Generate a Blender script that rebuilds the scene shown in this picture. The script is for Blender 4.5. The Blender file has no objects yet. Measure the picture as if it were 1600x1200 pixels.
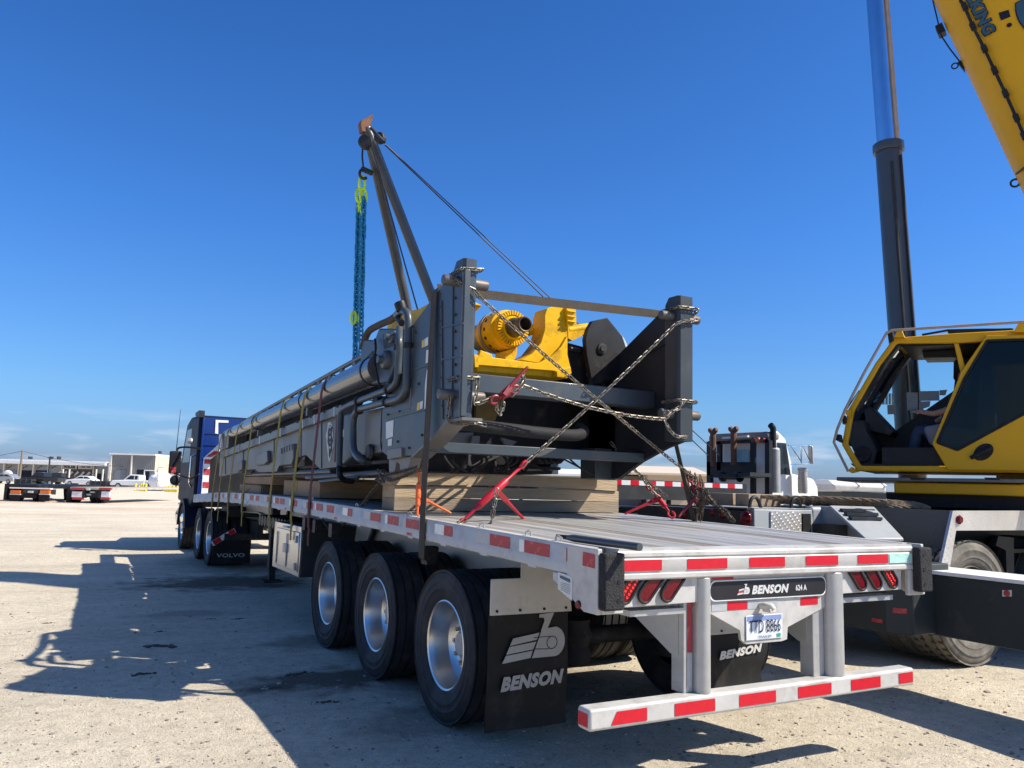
import bpy, bmesh, math, random
from math import pi, sin, cos, radians, sqrt, atan2, tan
from mathutils import Vector, Matrix, noise
random.seed(7)
S = bpy.context.scene
COL = S.collection

# ------------------------------------------------------------------ camera
CAM = Vector((-2.3942, -3.3818, 1.5959)); YAW, PITCH, ROLL, FPX = 0.5059, 0.1264, 0.0279, 1262.54
FW = Vector((sin(YAW)*cos(PITCH), cos(YAW)*cos(PITCH), sin(PITCH)))
_R0 = Vector((cos(YAW), -sin(YAW), 0)); _U0 = _R0.cross(FW)
RT = _R0*cos(ROLL) + _U0*sin(ROLL); UP = -_R0*sin(ROLL) + _U0*cos(ROLL)
cam = bpy.data.objects.new('camera', bpy.data.cameras.new('camera')); COL.objects.link(cam)
cam.matrix_world = Matrix(((RT.x, UP.x, -FW.x, CAM.x), (RT.y, UP.y, -FW.y, CAM.y), (RT.z, UP.z, -FW.z, CAM.z), (0, 0, 0, 1)))
cam.data.sensor_width = 36; cam.data.lens = FPX/1600*36; cam.data.clip_end = 9000; cam.data.clip_start = .05
S.camera = cam

# ------------------------------------------------------------------ light
SUND = Vector((-.82, .645, -1)).normalized()           # the way the sunlight travels
sun = bpy.data.objects.new('sun', bpy.data.lights.new('sun', 'SUN')); COL.objects.link(sun)
sun.data.energy = 4.8; sun.data.angle = radians(.53); sun.data.color = (1, .92, .78)
sun.rotation_euler = SUND.to_track_quat('-Z', 'Y').to_euler()
W = bpy.data.worlds.new('World'); S.world = W; W.use_nodes = True
nt = W.node_tree; nt.nodes.clear()
def wn(t, **k):
    n = nt.nodes.new(t)
    for a, b in k.items(): setattr(n, a, b)
    return n
sky = wn('ShaderNodeTexSky', sky_type='NISHITA', sun_disc=False, sun_elevation=math.asin(-SUND.z), sun_rotation=atan2(-SUND.x, -SUND.y),
         altitude=400, air_density=1.0, dust_density=1.3, ozone_density=4.0)
tz = wn('ShaderNodeTexCoord'); sz = wn('ShaderNodeSeparateXYZ'); nt.links.new(tz.outputs['Generated'], sz.inputs[0])
tr_ = wn('ShaderNodeValToRGB'); te = tr_.color_ramp.elements          # tint by height, matched by eye; paler overhead, out of view, to warm shadows
te[0].position = 0; te[0].color = (.37, .47, .76, 1); te[1].position = .58; te[1].color = (.17, .44, .78, 1)
k_ = te.new(.1); k_.color = (.345, .54, .755, 1); k_ = te.new(.3); k_.color = (.235, .52, .87, 1); k_ = te.new(.85); k_.color = (.62, .68, .8, 1)
nt.links.new(sz.outputs['Z'], tr_.inputs[0])
hs = wn('ShaderNodeMixRGB', blend_type='MULTIPLY'); hs.inputs[0].default_value = 1
nt.links.new(sky.outputs[0], hs.inputs[1]); nt.links.new(tr_.outputs[0], hs.inputs[2])
# thin low clouds near the horizon
tc = wn('ShaderNodeTexCoord'); sx = wn('ShaderNodeSeparateXYZ'); nt.links.new(tc.outputs['Generated'], sx.inputs[0])
mp = wn('ShaderNodeMapping'); mp.inputs['Scale'].default_value = (9, 9, 46); nt.links.new(tc.outputs['Generated'], mp.inputs[0])
cn = wn('ShaderNodeTexNoise'); cn.inputs['Scale'].default_value = 1.3; cn.inputs['Detail'].default_value = 6; nt.links.new(mp.outputs[0], cn.inputs['Vector'])
cr = wn('ShaderNodeValToRGB'); cr.color_ramp.elements[0].position = .5; cr.color_ramp.elements[1].position = .78
nt.links.new(cn.outputs[0], cr.inputs[0])
em = wn('ShaderNodeValToRGB')
e = em.color_ramp.elements; e[0].position = 0; e[0].color = (.5, .5, .5, 1); e[1].position = .085; e[1].color = (0, 0, 0, 1)
q = e.new(.045); q.color = (.85, .85, .85, 1)
nt.links.new(sx.outputs['Z'], em.inputs[0])
mu = wn('ShaderNodeMath', operation='MULTIPLY'); nt.links.new(cr.outputs[0], mu.inputs[0]); nt.links.new(em.outputs[0], mu.inputs[1])
mx = wn('ShaderNodeMixRGB'); mx.inputs[2].default_value = (3.4, 3.8, 4.5, 1)
nt.links.new(mu.outputs[0], mx.inputs[0]); nt.links.new(hs.outputs[0], mx.inputs[1])
bg = wn('ShaderNodeBackground'); bg.inputs[1].default_value = .132; nt.links.new(mx.outputs[0], bg.inputs[0])
nt.links.new(bg.outputs[0], wn('ShaderNodeOutputWorld').inputs[0])
S.view_settings.view_transform = 'Standard'; S.view_settings.look = 'None'; S.view_settings.exposure = .68; S.view_settings.gamma = 1

# ------------------------------------------------------------------ photograph pixel -> point on a real plane
def ray(u, v): return FW + RT*((u-800)/FPX) - UP*((v-600)/FPX)
def onp(u, v, ax, c):
    d = ray(u, v); return CAM + d*((c-CAM[ax])/d[ax])
def PX(u, v, c): return onp(u, v, 0, c)
def PY(u, v, c): return onp(u, v, 1, c)
def PZ(u, v, c=0): return onp(u, v, 2, c)
def PD(u, v, d): return CAM + ray(u, v)*d
def zf(y): return 1.2958 + .0226*y - .0004*y*y - .0001*y**3 if y > -.5 else 1.2958
def PDK(u, v, lift=.01):
    z = 1.3
    for i in range(30):
        P = PZ(u, v, z); z = .5*z + .5*(zf(max(0, min(14, P.y)))+lift)
    return P

# ------------------------------------------------------------------ mesh helpers
class MB:
    def __init__(s): s.v = []; s.f = []; s.m = []; s.sm = []
    def add(s, vs, fs, mi=0, sm=True):
        b = len(s.v); s.v += [Vector(p) for p in vs]
        s.f += [tuple(i+b for i in f) for f in fs]; s.m += [mi]*len(fs); s.sm += [sm]*len(fs); return s
    def box(s, x0, x1, y0, y1, z0, z1, mi=0):
        return s.prism([(x0, y0, z0), (x1, y0, z0), (x1, y1, z0), (x0, y1, z0)], (0, 0, z1-z0), mi)
    def obox(s, c, a, b, d, mi=0):        # centre and three half-axis vectors
        c, a, b, d = Vector(c), Vector(a), Vector(b), Vector(d)
        return s.prism([c-a-b-d, c+a-b-d, c+a+b-d, c-a+b-d], d*2, mi)
    def beam(s, p0, p1, w, h, up=(0, 0, 1), mi=0):
        p0, p1 = Vector(p0), Vector(p1); t = (p1-p0); u = Vector(up); r = t.cross(u).normalized(); u = r.cross(t).normalized()
        return s.obox((p0+p1)/2, t/2, r*w/2, u*h/2, mi)
    def prism(s, pts, vec, mi=0):
        n = len(pts); P = [Vector(p) for p in pts]; V = Vector(vec)
        nr = Vector((0, 0, 0))
        for i in range(n): nr += P[i].cross(P[(i+1) % n])
        if nr.dot(V) < 0: P.reverse()
        fs = [tuple(range(n-1, -1, -1)), tuple(range(n, 2*n))] + [(i, (i+1) % n, n+(i+1) % n, n+i) for i in range(n)]
        return s.add(P+[p+V for p in P], fs, mi, False)
    def ring(s, outer, inner, vec, mi=0):  # frame between two loops of equal count, extruded
        n = len(outer); O = [Vector(p) for p in outer]; I = [Vector(p) for p in inner]; V = Vector(vec)
        nr = Vector((0, 0, 0))
        for i in range(n): nr += O[i].cross(O[(i+1) % n])
        if nr.dot(V) < 0: O.reverse(); I.reverse()
        fs = []
        for i in range(n):
            j = (i+1) % n
            fs += [(j, i, n+i, n+j), (2*n+i, 2*n+j, 3*n+j, 3*n+i), (i, j, 2*n+j, 2*n+i), (n+j, n+i, 3*n+i, 3*n+j)]
        return s.add(O+I+[p+V for p in O]+[p+V for p in I], fs, mi, False)
    def tube(s, pts, r, n=10, mi=0, caps=True):
        P = [Vector(p) for p in pts]; R = r if isinstance(r, (list, tuple)) else [r]*len(P)
        t = (P[1]-P[0]).normalized(); a = Vector((0, 0, 1)) if abs(t.z) < .9 else Vector((1, 0, 0))
        u = t.cross(a).normalized(); vs = []
        for i, p in enumerate(P):
            if i == 0: tt = t
            elif i == len(P)-1: tt = (P[i]-P[i-1]).normalized()
            else:
                tt = ((P[i+1]-P[i]).normalized()+(P[i]-P[i-1]).normalized())
                tt = tt.normalized() if tt.length > 1e-6 else t
            u = (u - tt*u.dot(tt)).normalized(); w = tt.cross(u)
            vs += [p+(u*cos(2*pi*k/n)+w*sin(2*pi*k/n))*R[i] for k in range(n)]
        fs = [(i*n+k, i*n+(k+1) % n, (i+1)*n+(k+1) % n, (i+1)*n+k) for i in range(len(P)-1) for k in range(n)]
        b = len(s.v); s.add(vs, fs, mi)
        if caps:
            s.f += [tuple(b+k for k in range(n-1, -1, -1)), tuple(b+(len(P)-1)*n+k for k in range(n))]; s.m += [mi]*2; s.sm += [False]*2
        return s
    def cyl(s, p0, p1, r, n=16, mi=0, r1=None):
        return s.tube([p0, p1], [r, r if r1 is None else r1], n, mi)
    def lathe(s, prof, o, ax, n=24, mi=0):      # prof: (radius, distance along axis)
        o, ax = Vector(o), Vector(ax).normalized(); a = Vector((0, 0, 1)) if abs(ax.z) < .9 else Vector((1, 0, 0))
        u = ax.cross(a).normalized(); w = ax.cross(u)
        vs = [o+ax*h+(u*cos(2*pi*k/n)+w*sin(2*pi*k/n))*r for r, h in prof for k in range(n)]
        fs = [(i*n+k, i*n+(k+1) % n, (i+1)*n+(k+1) % n, (i+1)*n+k) for i in range(len(prof)-1) for k in range(n)]
        return s.add(vs, fs, mi)
    def sheet(s, P, mi=0):
        return s.add(P, [tuple(range(len(P)))], mi, False)
    def grid(s, rows, mi=0, sm=True):
        n = len(rows[0]); vs = [p for r in rows for p in r]
        return s.add(vs, [(i*n+k, i*n+k+1, (i+1)*n+k+1, (i+1)*n+k) for i in range(len(rows)-1) for k in range(n-1)], mi, sm)
    def xf(s, M):
        s.v = [M @ p for p in s.v]; return s

WL = {}
def tag(o, label, cat, group=None, kind=None):
    if label: o['label'] = label
    if cat: o['category'] = cat
    if group: o['group'] = group
    if kind: o['kind'] = kind
    return o
def thing(name, label, cat, loc=(0, 0, 0), group=None):
    o = bpy.data.objects.new(name, None); COL.objects.link(o); o.location = loc; o.empty_display_size = .2
    WL[o.name] = Vector(loc); return tag(o, label, cat, group)
SPLIT = {'chain_leg_', 'strap_tail_', 'reflective_tape', 'pillar_lining', 'yellow_shaft', 'sling_fitting', 'yellow_base', 'belly_tray', 'hoses', 'tail_frame', 'frame_piece', 'data_mark', 'guard_rim', 'air_spring', 'gusset', 'window_sticker', 'sticker', 'bolt', 'bolt_hole', 'chord_clip', 'web_box', 'web_rib', 'web_opening', 'rib', 'clamp_band', 'saddle',
         'step_rung', 'rail_bracket', 'work_lamp', 'hand_hold', 'yellow_lug', 'tie_ring', 'air_tank', 'led_dot', 'red_stripe', 'tail_plate', 'awning_stripe', 'cladding_seam', 'red_marker', 'worn_band', 'latch', 'sheave', 'block_recess', 'hydraulic_motor', 'wheels', 'cover_hoop', 'cable', 'oil_pipe', 'fender_bracket', 'bed_rack', 'step', 'mud_flap_pair', 'lamp_head', 'winch_line', 'crossmember', 'superstructure_part', 'corner_tape'}
def islands(mb):
    p = list(range(len(mb.v)))
    def fd(i):
        while p[i] != i: p[i] = p[p[i]]; i = p[i]
        return i
    for f in mb.f:
        a = fd(f[0])
        for k in f[1:]: p[fd(k)] = a
    out = {}
    for i, f in enumerate(mb.f): out.setdefault(fd(f[0]), []).append(i)
    return list(out.values())
def build(mb, name, mats, parent=None, bevel=0, ang=35, label=None, seg=2):
    if parent is not None and name in SPLIT:
        isl = islands(mb)
        if 1 < len(isl) <= 100:
            first = None
            for fl in isl:
                s = MB(); mp_ = {}
                for i in fl:
                    for k in mb.f[i]:
                        if k not in mp_: mp_[k] = len(s.v); s.v.append(mb.v[k])
                    s.f.append(tuple(mp_[k] for k in mb.f[i])); s.m.append(mb.m[i]); s.sm.append(mb.sm[i])
                ml = mats if isinstance(mats, (list, tuple)) else [mats]
                used = sorted(set(s.m)); s.m = [used.index(q) for q in s.m]
                o = build_one(s, name, [ml[q] for q in used], parent, bevel, ang, label, seg); first = first or o
            return first
    return build_one(mb, name, mats, parent, bevel, ang, label, seg)
def build_one(mb, name, mats, parent=None, bevel=0, ang=35, label=None, seg=2):
    if not isinstance(mats, (list, tuple)): mats = [mats]
    lo = Vector([min(p[i] for p in mb.v) for i in range(3)]); hi = Vector([max(p[i] for p in mb.v) for i in range(3)])
    c = (lo+hi)/2
    me = bpy.data.meshes.new(name); me.from_pydata([p-c for p in mb.v], [], mb.f)
    for m in mats: me.materials.append(m)
    me.polygons.foreach_set('material_index', mb.m)
    me.polygons.foreach_set('use_smooth', [True]*len(mb.f))
    me.update(); me.set_sharp_from_angle(angle=radians(ang))
    o = bpy.data.objects.new(name, me); COL.objects.link(o)
    if parent: o.parent = parent; o.location = c - WL[parent.name]
    else: o.location = c
    WL[o.name] = c
    if bevel:
        b = o.modifiers.new('bevel', 'BEVEL'); b.width = bevel; b.segments = seg; b.limit_method = 'ANGLE'; b.angle_limit = radians(40); b.harden_normals = False
    if label: o['label'] = label
    return o
def copy_tree(o, parent=None, label=None):
    c = o.copy(); COL.objects.link(c)
    if parent: c.parent = parent
    if label: c['label'] = label
    for ch in list(o.children): copy_tree(ch, c)
    return c

_tc = {}
def text_geo(t, shear, weight):
    k = (t, shear, weight)
    if k in _tc: return _tc[k]
    cu = bpy.data.curves.new('lettering', 'FONT'); cu.body = t; cu.size = 1; cu.shear = shear; cu.offset = weight; cu.resolution_u = 3
    cu.space_character = 1+weight*1.6
    o = bpy.data.objects.new('lettering', cu); COL.objects.link(o); bpy.context.view_layer.update()
    dg = bpy.context.evaluated_depsgraph_get(); me = bpy.data.meshes.new_from_object(o.evaluated_get(dg))
    vs = [v.co.copy() for v in me.vertices]; fs = [tuple(p.vertices) for p in me.polygons]
    bpy.data.objects.remove(o); bpy.data.curves.remove(cu); bpy.data.meshes.remove(me)
    _tc[k] = (vs, fs); return vs, fs
def letters(mb, t, bl, br, height, up, mi=0, shear=0, weight=.02, lift=None, ls=.0025):
    """flat lettering whose baseline runs bl -> br; lift = outward normal"""
    vs, fs = text_geo(t, shear, weight); bl, br, up = Vector(bl), Vector(br), Vector(up).normalized()
    x0 = min(v.x for v in vs); x1 = max(v.x for v in vs); y0 = min(v.y for v in vs); y1 = max(v.y for v in vs)
    n = (br-bl).cross(up).normalized() if lift is None else Vector(lift).normalized()
    P = [bl+(br-bl)*((v.x-x0)/(x1-x0))+up*height*((v.y-y0)/(y1-y0))+n*ls for v in vs]
    mb.add(P, fs, mi, False)

# ------------------------------------------------------------------ materials
def mat(name, col, rough=.55, metal=0, var=.12, vs=6, bump=0, bs=60, dirt=None, dirt_amt=.0, ds=3, coat=0, rv=.12, stretch=None, spec=None, scuff=None):
    if spec is None: spec = .28 if max(col) < .06 else .45
    m = bpy.data.materials.new(name); m.use_nodes = True; t = m.node_tree; N = t.nodes; L = t.links.new
    b = N['Principled BSDF']; b.inputs['Metallic'].default_value = metal; b.inputs['Roughness'].default_value = rough
    b.inputs['Coat Weight'].default_value = coat; b.inputs['Coat Roughness'].default_value = .08; b.inputs['Specular IOR Level'].default_value = spec
    tc = N.new('ShaderNodeTexCoord'); src = tc.outputs['Object']
    if stretch:
        mp = N.new('ShaderNodeMapping'); mp.inputs['Scale'].default_value = stretch; L(src, mp.inputs[0]); src = mp.outputs[0]
    n1 = N.new('ShaderNodeTexNoise'); n1.inputs['Scale'].default_value = vs; n1.inputs['Detail'].default_value = 7; n1.inputs['Roughness'].default_value = .62; L(src, n1.inputs['Vector'])
    r = N.new('ShaderNodeValToRGB'); e = r.color_ramp.elements; e[0].position = .3; e[1].position = .7
    e[0].color = tuple(c*(1-var) for c in col)+(1,); e[1].color = tuple(min(1, c*(1+var)) for c in col)+(1,)
    L(n1.outputs[0], r.inputs[0]); out = r.outputs[0]
    if dirt:
        n2 = N.new('ShaderNodeTexNoise'); n2.inputs['Scale'].default_value = ds; n2.inputs['Detail'].default_value = 9; n2.inputs['Roughness'].default_value = .68; L(src, n2.inputs['Vector'])
        r2 = N.new('ShaderNodeValToRGB'); r2.color_ramp.elements[0].position = .62-dirt_amt*.35; r2.color_ramp.elements[1].position = .8-dirt_amt*.2
        r2.color_ramp.elements[1].color = (.85, .85, .85, 1); L(n2.outputs[0], r2.inputs[0])
        mx = N.new('ShaderNodeMixRGB'); mx.inputs[2].default_value = tuple(dirt)+(1,); L(r2.outputs[0], mx.inputs[0]); L(out, mx.inputs[1]); out = mx.outputs[0]
    if scuff:                       # small hard-edged scratches and chips
        sc_, amt, ss = scuff
        n4 = N.new('ShaderNodeTexNoise'); n4.inputs['Scale'].default_value = ss; n4.inputs['Detail'].default_value = 12; n4.inputs['Roughness'].default_value = .8; n4.inputs['Distortion'].default_value = .6; L(src, n4.inputs['Vector'])
        r4 = N.new('ShaderNodeValToRGB'); r4.color_ramp.elements[0].position = .72-amt*.2; r4.color_ramp.elements[1].position = .76-amt*.2; r4.color_ramp.elements[1].color = (.8, .8, .8, 1); L(n4.outputs[0], r4.inputs[0])
        m4 = N.new('ShaderNodeMixRGB'); m4.inputs[2].default_value = tuple(sc_)+(1,); L(r4.outputs[0], m4.inputs[0]); L(out, m4.inputs[1]); out = m4.outputs[0]
    L(out, b.inputs['Base Color'])
    mr = N.new('ShaderNodeMapRange'); mr.inputs[3].default_value = max(.02, rough-rv); mr.inputs[4].default_value = min(1, rough+rv); L(n1.outputs[0], mr.inputs[0]); L(mr.outputs[0], b.inputs['Roughness'])
    if bump:
        n3 = N.new('ShaderNodeTexNoise'); n3.inputs['Scale'].default_value = bs; n3.inputs['Detail'].default_value = 5; L(src, n3.inputs['Vector'])
        bp = N.new('ShaderNodeBump'); bp.inputs['Strength'].default_value = bump; bp.inputs['Distance'].default_value = .02; L(n3.outputs[0], bp.inputs['Height']); L(bp.outputs[0], b.inputs['Normal'])
    return m
def glass(name, tint, refl=.12, rough=.02):
    m = bpy.data.materials.new(name); m.use_nodes = True; t = m.node_tree; N = t.nodes; L = t.links.new; N.clear()
    o = N.new('ShaderNodeOutputMaterial'); tr = N.new('ShaderNodeBsdfTransparent'); tr.inputs[0].default_value = tuple(tint)+(1,)
    g = N.new('ShaderNodeBsdfGlossy'); g.inputs[1].default_value = rough; mx = N.new('ShaderNodeMixShader')
    lw = N.new('ShaderNodeLayerWeight'); lw.inputs[0].default_value = refl; L(lw.outputs['Fresnel'], mx.inputs[0]); L(tr.outputs[0], mx.inputs[1]); L(g.outputs[0], mx.inputs[2]); L(mx.outputs[0], o.inputs[0])
    return m
def plate(name, col, rough, metal, cell=.035, depth=.5):      # raised tread pattern plate
    m = mat(name, col, rough, metal, var=.1, vs=3)
    t = m.node_tree; N = t.nodes; L = t.links.new; b = N['Principled BSDF']
    tc = N.new('ShaderNodeTexCoord'); mp = N.new('ShaderNodeMapping'); mp.inputs['Scale'].default_value = (1/cell,)*3; mp.inputs['Rotation'].default_value = (.0, .78, .78)
    L(tc.outputs['Object'], mp.inputs[0]); v = N.new('ShaderNodeTexVoronoi'); v.inputs['Scale'].default_value = 1; v.inputs['Randomness'].default_value = .12
    L(mp.outputs[0], v.inputs['Vector']); r = N.new('ShaderNodeMapRange'); r.inputs[1].default_value = .2; r.inputs[2].default_value = .42; r.inputs[3].default_value = 1; r.inputs[4].default_value = 0
    L(v.outputs['Distance'], r.inputs[0]); bp = N.new('ShaderNodeBump'); bp.inputs['Strength'].default_value = depth; bp.inputs['Distance'].default_value = .006
    L(r.outputs[0], bp.inputs['Height']); L(bp.outputs[0], b.inputs['Normal']); return m
BROWN = (.16, .11, .075)
M = dict(
 alu=mat('brushed_aluminium', (.44, .435, .425), .42, .45, var=.1, vs=8, bump=.08, bs=120, dirt=(.3, .28, .25), dirt_amt=.12, ds=5, stretch=(1, .3, 1)),
 alu_white=mat('pale_aluminium', (.5, .487, .465), .5, .1, spec=.3, var=.1, vs=6, bump=.04, bs=60, dirt=(.27, .245, .21), dirt_amt=.32, ds=4, scuff=((.2, .19, .175), .3, 30)),
 alu_polish=mat('polished_aluminium', (.62, .6, .57), .3, 1, var=.04, rv=.06),
 deck=mat('worn_aluminium_deck', (.42, .415, .4), .5, .25, var=.3, vs=2.2, bump=.12, bs=40, dirt=(.19, .17, .145), dirt_amt=.62, ds=2.4, stretch=(2.6, .2, 1), scuff=((.16, .15, .135), .5, 6)),
 deckwood=mat('weathered_deck_plank', (.2, .175, .15), .8, 0, var=.35, vs=4, bump=.3, bs=50, dirt=(.1, .085, .07), dirt_amt=.35, ds=3, stretch=(5, .25, 1)),
 white=mat('white_paint', (.78, .78, .77), .42, 0, var=.05, dirt=(.5, .46, .4), dirt_amt=.18, ds=4),
 redtape=mat('red_reflective_tape', (.52, .004, .018), .35, 0, var=.1, vs=30),
 fadedred=mat('faded_red_tape', (.4, .035, .04), .5, 0, var=.2, vs=18, dirt=(.5, .4, .38), dirt_amt=.15, ds=14),
 whitetape=mat('white_reflective_tape', (.68, .7, .71), .3, .1, var=.06, vs=25),
 greytape=mat('grey_reflective_tape', (.4, .41, .42), .4, .1, var=.08, vs=25),
 rubber=mat('black_rubber', (.018, .018, .02), .75, 0, var=.3, vs=7, bump=.12, bs=90, dirt=(.09, .08, .07), dirt_amt=.12, ds=5),
 tyre=mat('tyre_rubber', (.026, .027, .03), .7, 0, var=.35, vs=7, bump=.12, bs=80, dirt=(.085, .075, .062), dirt_amt=.36, ds=4),
 dustytyre=mat('dusty_tyre_rubber', (.12, .11, .095), .85, 0, var=.3, vs=8, bump=.15, bs=60, dirt=(.26, .23, .19), dirt_amt=.4, ds=6),
 flap=mat('mudflap_rubber', (.009, .009, .01), .6, 0, var=.3, vs=5, dirt=(.045, .04, .034), dirt_amt=.25, ds=4, bump=.08, bs=20),
 black=mat('black_steel', (.014, .014, .016), .5, 0, var=.3, vs=6, bump=.05, dirt=(.07, .06, .05), dirt_amt=.15),
 shadesteel=mat('shaded_grey_machine_paint', (.036, .042, .047), .45, 0, var=.15, vs=3, spec=.35, dirt=(.08, .07, .06), dirt_amt=.15, ds=4, scuff=((.13, .1, .07), .32, 9)),  # steelgrey with the shade on the right column mixed into the colour
 shadepaint=mat('shaded_machine_paint', (.02, .023, .027), .55, 0, var=.25, vs=3, spec=.25, dirt=(.05, .045, .035), dirt_amt=.15, ds=5),  # steelgrey taken near black: painted shade on the right plate's inner face
 dark=mat('dark_chassis', (.028, .03, .033), .6, 0, var=.3, vs=5, dirt=(.12, .1, .08), dirt_amt=.2),
 pad=mat('pitted_bumper_block', (.03, .03, .032), .85, 0, var=.4, vs=40, bump=.6, bs=120),
 lens=mat('red_lamp_lens', (.12, .0015, .007), .16, 0, var=.3, vs=60, bump=.1, bs=220, coat=.15, spec=.3),
 amber=mat('amber_lens', (.7, .16, .02), .25, 0),
 steelgrey=mat('grey_machine_paint', (.05, .064, .077), .4, 0, var=.14, vs=2.2, bump=.03, bs=14, dirt=(.11, .1, .085), dirt_amt=.2, ds=2.6, coat=.06, spec=.4, scuff=((.2, .15, .11), .34, 9)),
 warmgrey=mat('dusty_grey_machine_paint', (.125, .121, .116), .38, 0, var=.14, vs=3, bump=.03, bs=14, dirt=(.2, .175, .14), dirt_amt=.3, ds=2.6, scuff=((.05, .045, .04), .4, 8)),
 shadeyellow=mat('shaded_yellow_paint', (.16, .095, .012), .6, 0, var=.3, vs=5),  # yellow paint browned to stand for the shade inside the mast
 yellow=mat('yellow_machine_paint', (.72, .41, .002), .48, 0, var=.1, vs=5, bump=.03, bs=14, dirt=(.1, .05, .012), dirt_amt=.26, ds=5, spec=.2, scuff=((.06, .04, .02), .4, 14)),
 craneyellow=mat('yellow_crane_paint', (.68, .355, .008), .42, 0, var=.05, vs=1.5, spec=.25, dirt=(.5, .3, .06), dirt_amt=.08, ds=2),
 cranegrey=mat('grey_crane_paint', (.034, .042, .044), .5, 0, var=.12, vs=2, dirt=(.1, .09, .08), dirt_amt=.12, ds=3, spec=.25),
 cranelight=mat('pale_grey_crane_paint', (.34, .36, .37), .45, 0, var=.1, vs=2, dirt=(.24, .21, .18), dirt_amt=.15, ds=3),
 craneblue=mat('slate_blue_cylinder_paint', (.045, .055, .068), .35, 0, var=.12, vs=3, coat=.2),
 chromerod=mat('chrome_rod', (.55, .62, .72), .16, 1, var=.04, rv=.04),
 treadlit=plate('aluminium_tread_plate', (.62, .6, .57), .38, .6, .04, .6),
 treadshade=plate('shaded_tread_plate', (.11, .115, .12), .5, .3, .04, .4),  # shaded copy of the tread plate, darkness held in the base colour
 brownwood=mat('brown_timber', (.42, .27, .15), .8, 0, var=.28, vs=3, bump=.35, bs=26, dirt=(.16, .1, .06), dirt_amt=.35, ds=3, stretch=(.5, 4, 5)),
 cylgrey=mat('glossy_grey_cylinder', (.1, .1, .1), .24, .15, var=.12, vs=3, coat=.3, dirt=(.2, .18, .15), dirt_amt=.12, ds=3, stretch=(3, .5, 3)),
 wood=mat('raw_timber', (.45, .335, .215), .8, 0, var=.28, vs=3, bump=.4, bs=26, dirt=(.17, .125, .085), dirt_amt=.5, ds=3, stretch=(.5, 4, 5)),
 woodold=mat('weathered_timber', (.3, .235, .165), .85, 0, var=.3, vs=3, bump=.4, bs=26, dirt=(.11, .085, .06), dirt_amt=.55, ds=3, stretch=(.5, 4, 5)),
 chain=mat('worn_steel_chain', (.21, .19, .155), .45, .7, var=.35, vs=20, dirt=(.14, .08, .045), dirt_amt=.35, ds=18),
 darkchain=mat('rusty_dark_chain', (.1, .08, .06), .6, .5, var=.35, vs=20, dirt=(.13, .06, .03), dirt_amt=.3, ds=18),
 bluechain=mat('blue_alloy_chain', (.015, .2, .36), .35, .15, var=.2, vs=15),
 limegreen=mat('lime_sling_fitting', (.6, .85, .04), .4, 0),
 redlever=mat('red_binder_paint', (.42, .008, .022), .4, 0, var=.15, vs=12, dirt=(.15, .06, .05), dirt_amt=.15, ds=14),
 orangelever=mat('orange_binder_paint', (.75, .13, .02), .45, 0, var=.15, vs=12, dirt=(.2, .08, .04), dirt_amt=.2, ds=14),
 darklever=mat('maroon_binder_paint', (.2, .012, .02), .45, 0, var=.2, vs=12),
 strap_y=mat('yellow_webbing', (.3, .22, .035), .85, 0, var=.2, vs=14, bump=.3, bs=200, dirt=(.1, .085, .05), dirt_amt=.3, ds=8),
 strap_r=mat('maroon_webbing', (.12, .03, .03), .85, 0, var=.2, vs=14, bump=.3, bs=200),
 strap_g=mat('dirty_grey_webbing', (.062, .05, .036), .9, 0, var=.25, vs=10, bump=.35, bs=160, dirt=(.08, .065, .045), dirt_amt=.35, ds=6),
 cable=mat('dark_wire_rope', (.05, .045, .045), .5, .3, var=.3, vs=50),
 polegrey=mat('grey_pole_paint', (.06, .062, .062), .4, 0, var=.2, vs=4, dirt=(.16, .08, .04), dirt_amt=.12, ds=5, coat=.15),
 rust=mat('rusty_steel', (.17, .075, .04), .8, 0, var=.35, vs=10, bump=.2, bs=60),
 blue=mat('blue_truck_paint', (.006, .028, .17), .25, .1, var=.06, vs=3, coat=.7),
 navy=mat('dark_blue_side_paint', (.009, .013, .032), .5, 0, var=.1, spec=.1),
 chrome=mat('chrome', (.8, .8, .82), .09, 1, var=.03, rv=.03),
 truckwhite=mat('white_truck_paint', (.76, .77, .77), .3, 0, var=.04, coat=.3, dirt=(.5, .46, .4), dirt_amt=.1),
 plateblue=mat('number_plate_white', (.62, .66, .72), .3, 0, var=.03),
 ink=mat('dark_blue_ink', (.015, .02, .05), .5, 0),
 sticker=mat('white_sticker', (.62, .62, .6), .45, 0, var=.1, vs=40),
 stickery=mat('yellow_sticker', (.62, .42, .03), .45, 0),
 letter=mat('silver_lettering', (.6, .6, .6), .4, .2, var=.06),
 lettergrey=mat('grey_lettering', (.34, .34, .33), .5, .1, var=.1),
 tealtext=mat('slate_blue_lettering', (.035, .09, .13), .4, 0),
 skin=mat('skin', (.42, .24, .16), .55, 0),
 denim=mat('dark_denim', (.03, .045, .085), .85, 0, var=.2, vs=20),
 shirt=mat('black_shirt', (.02, .02, .024), .85, 0),
 seat=mat('grey_seat_fabric', (.22, .22, .23), .9, 0),
 clearglass=glass('clear_cab_glass', (.8, .9, .9), .2),
 tintglass=glass('dark_tinted_glass', (.05, .085, .11), .3),
 bluepane=mat('reflective_dark_glass', (.02, .03, .04), .05, 0, var=.1),
 bar=mat('tan_guard_rail', (.42, .32, .24), .5, .2),
 rope=mat('brown_wire_sling', (.2, .145, .095), .75, .1, var=.35, vs=30, bump=.6, bs=90, stretch=(1, 1, 1)),
)
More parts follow.
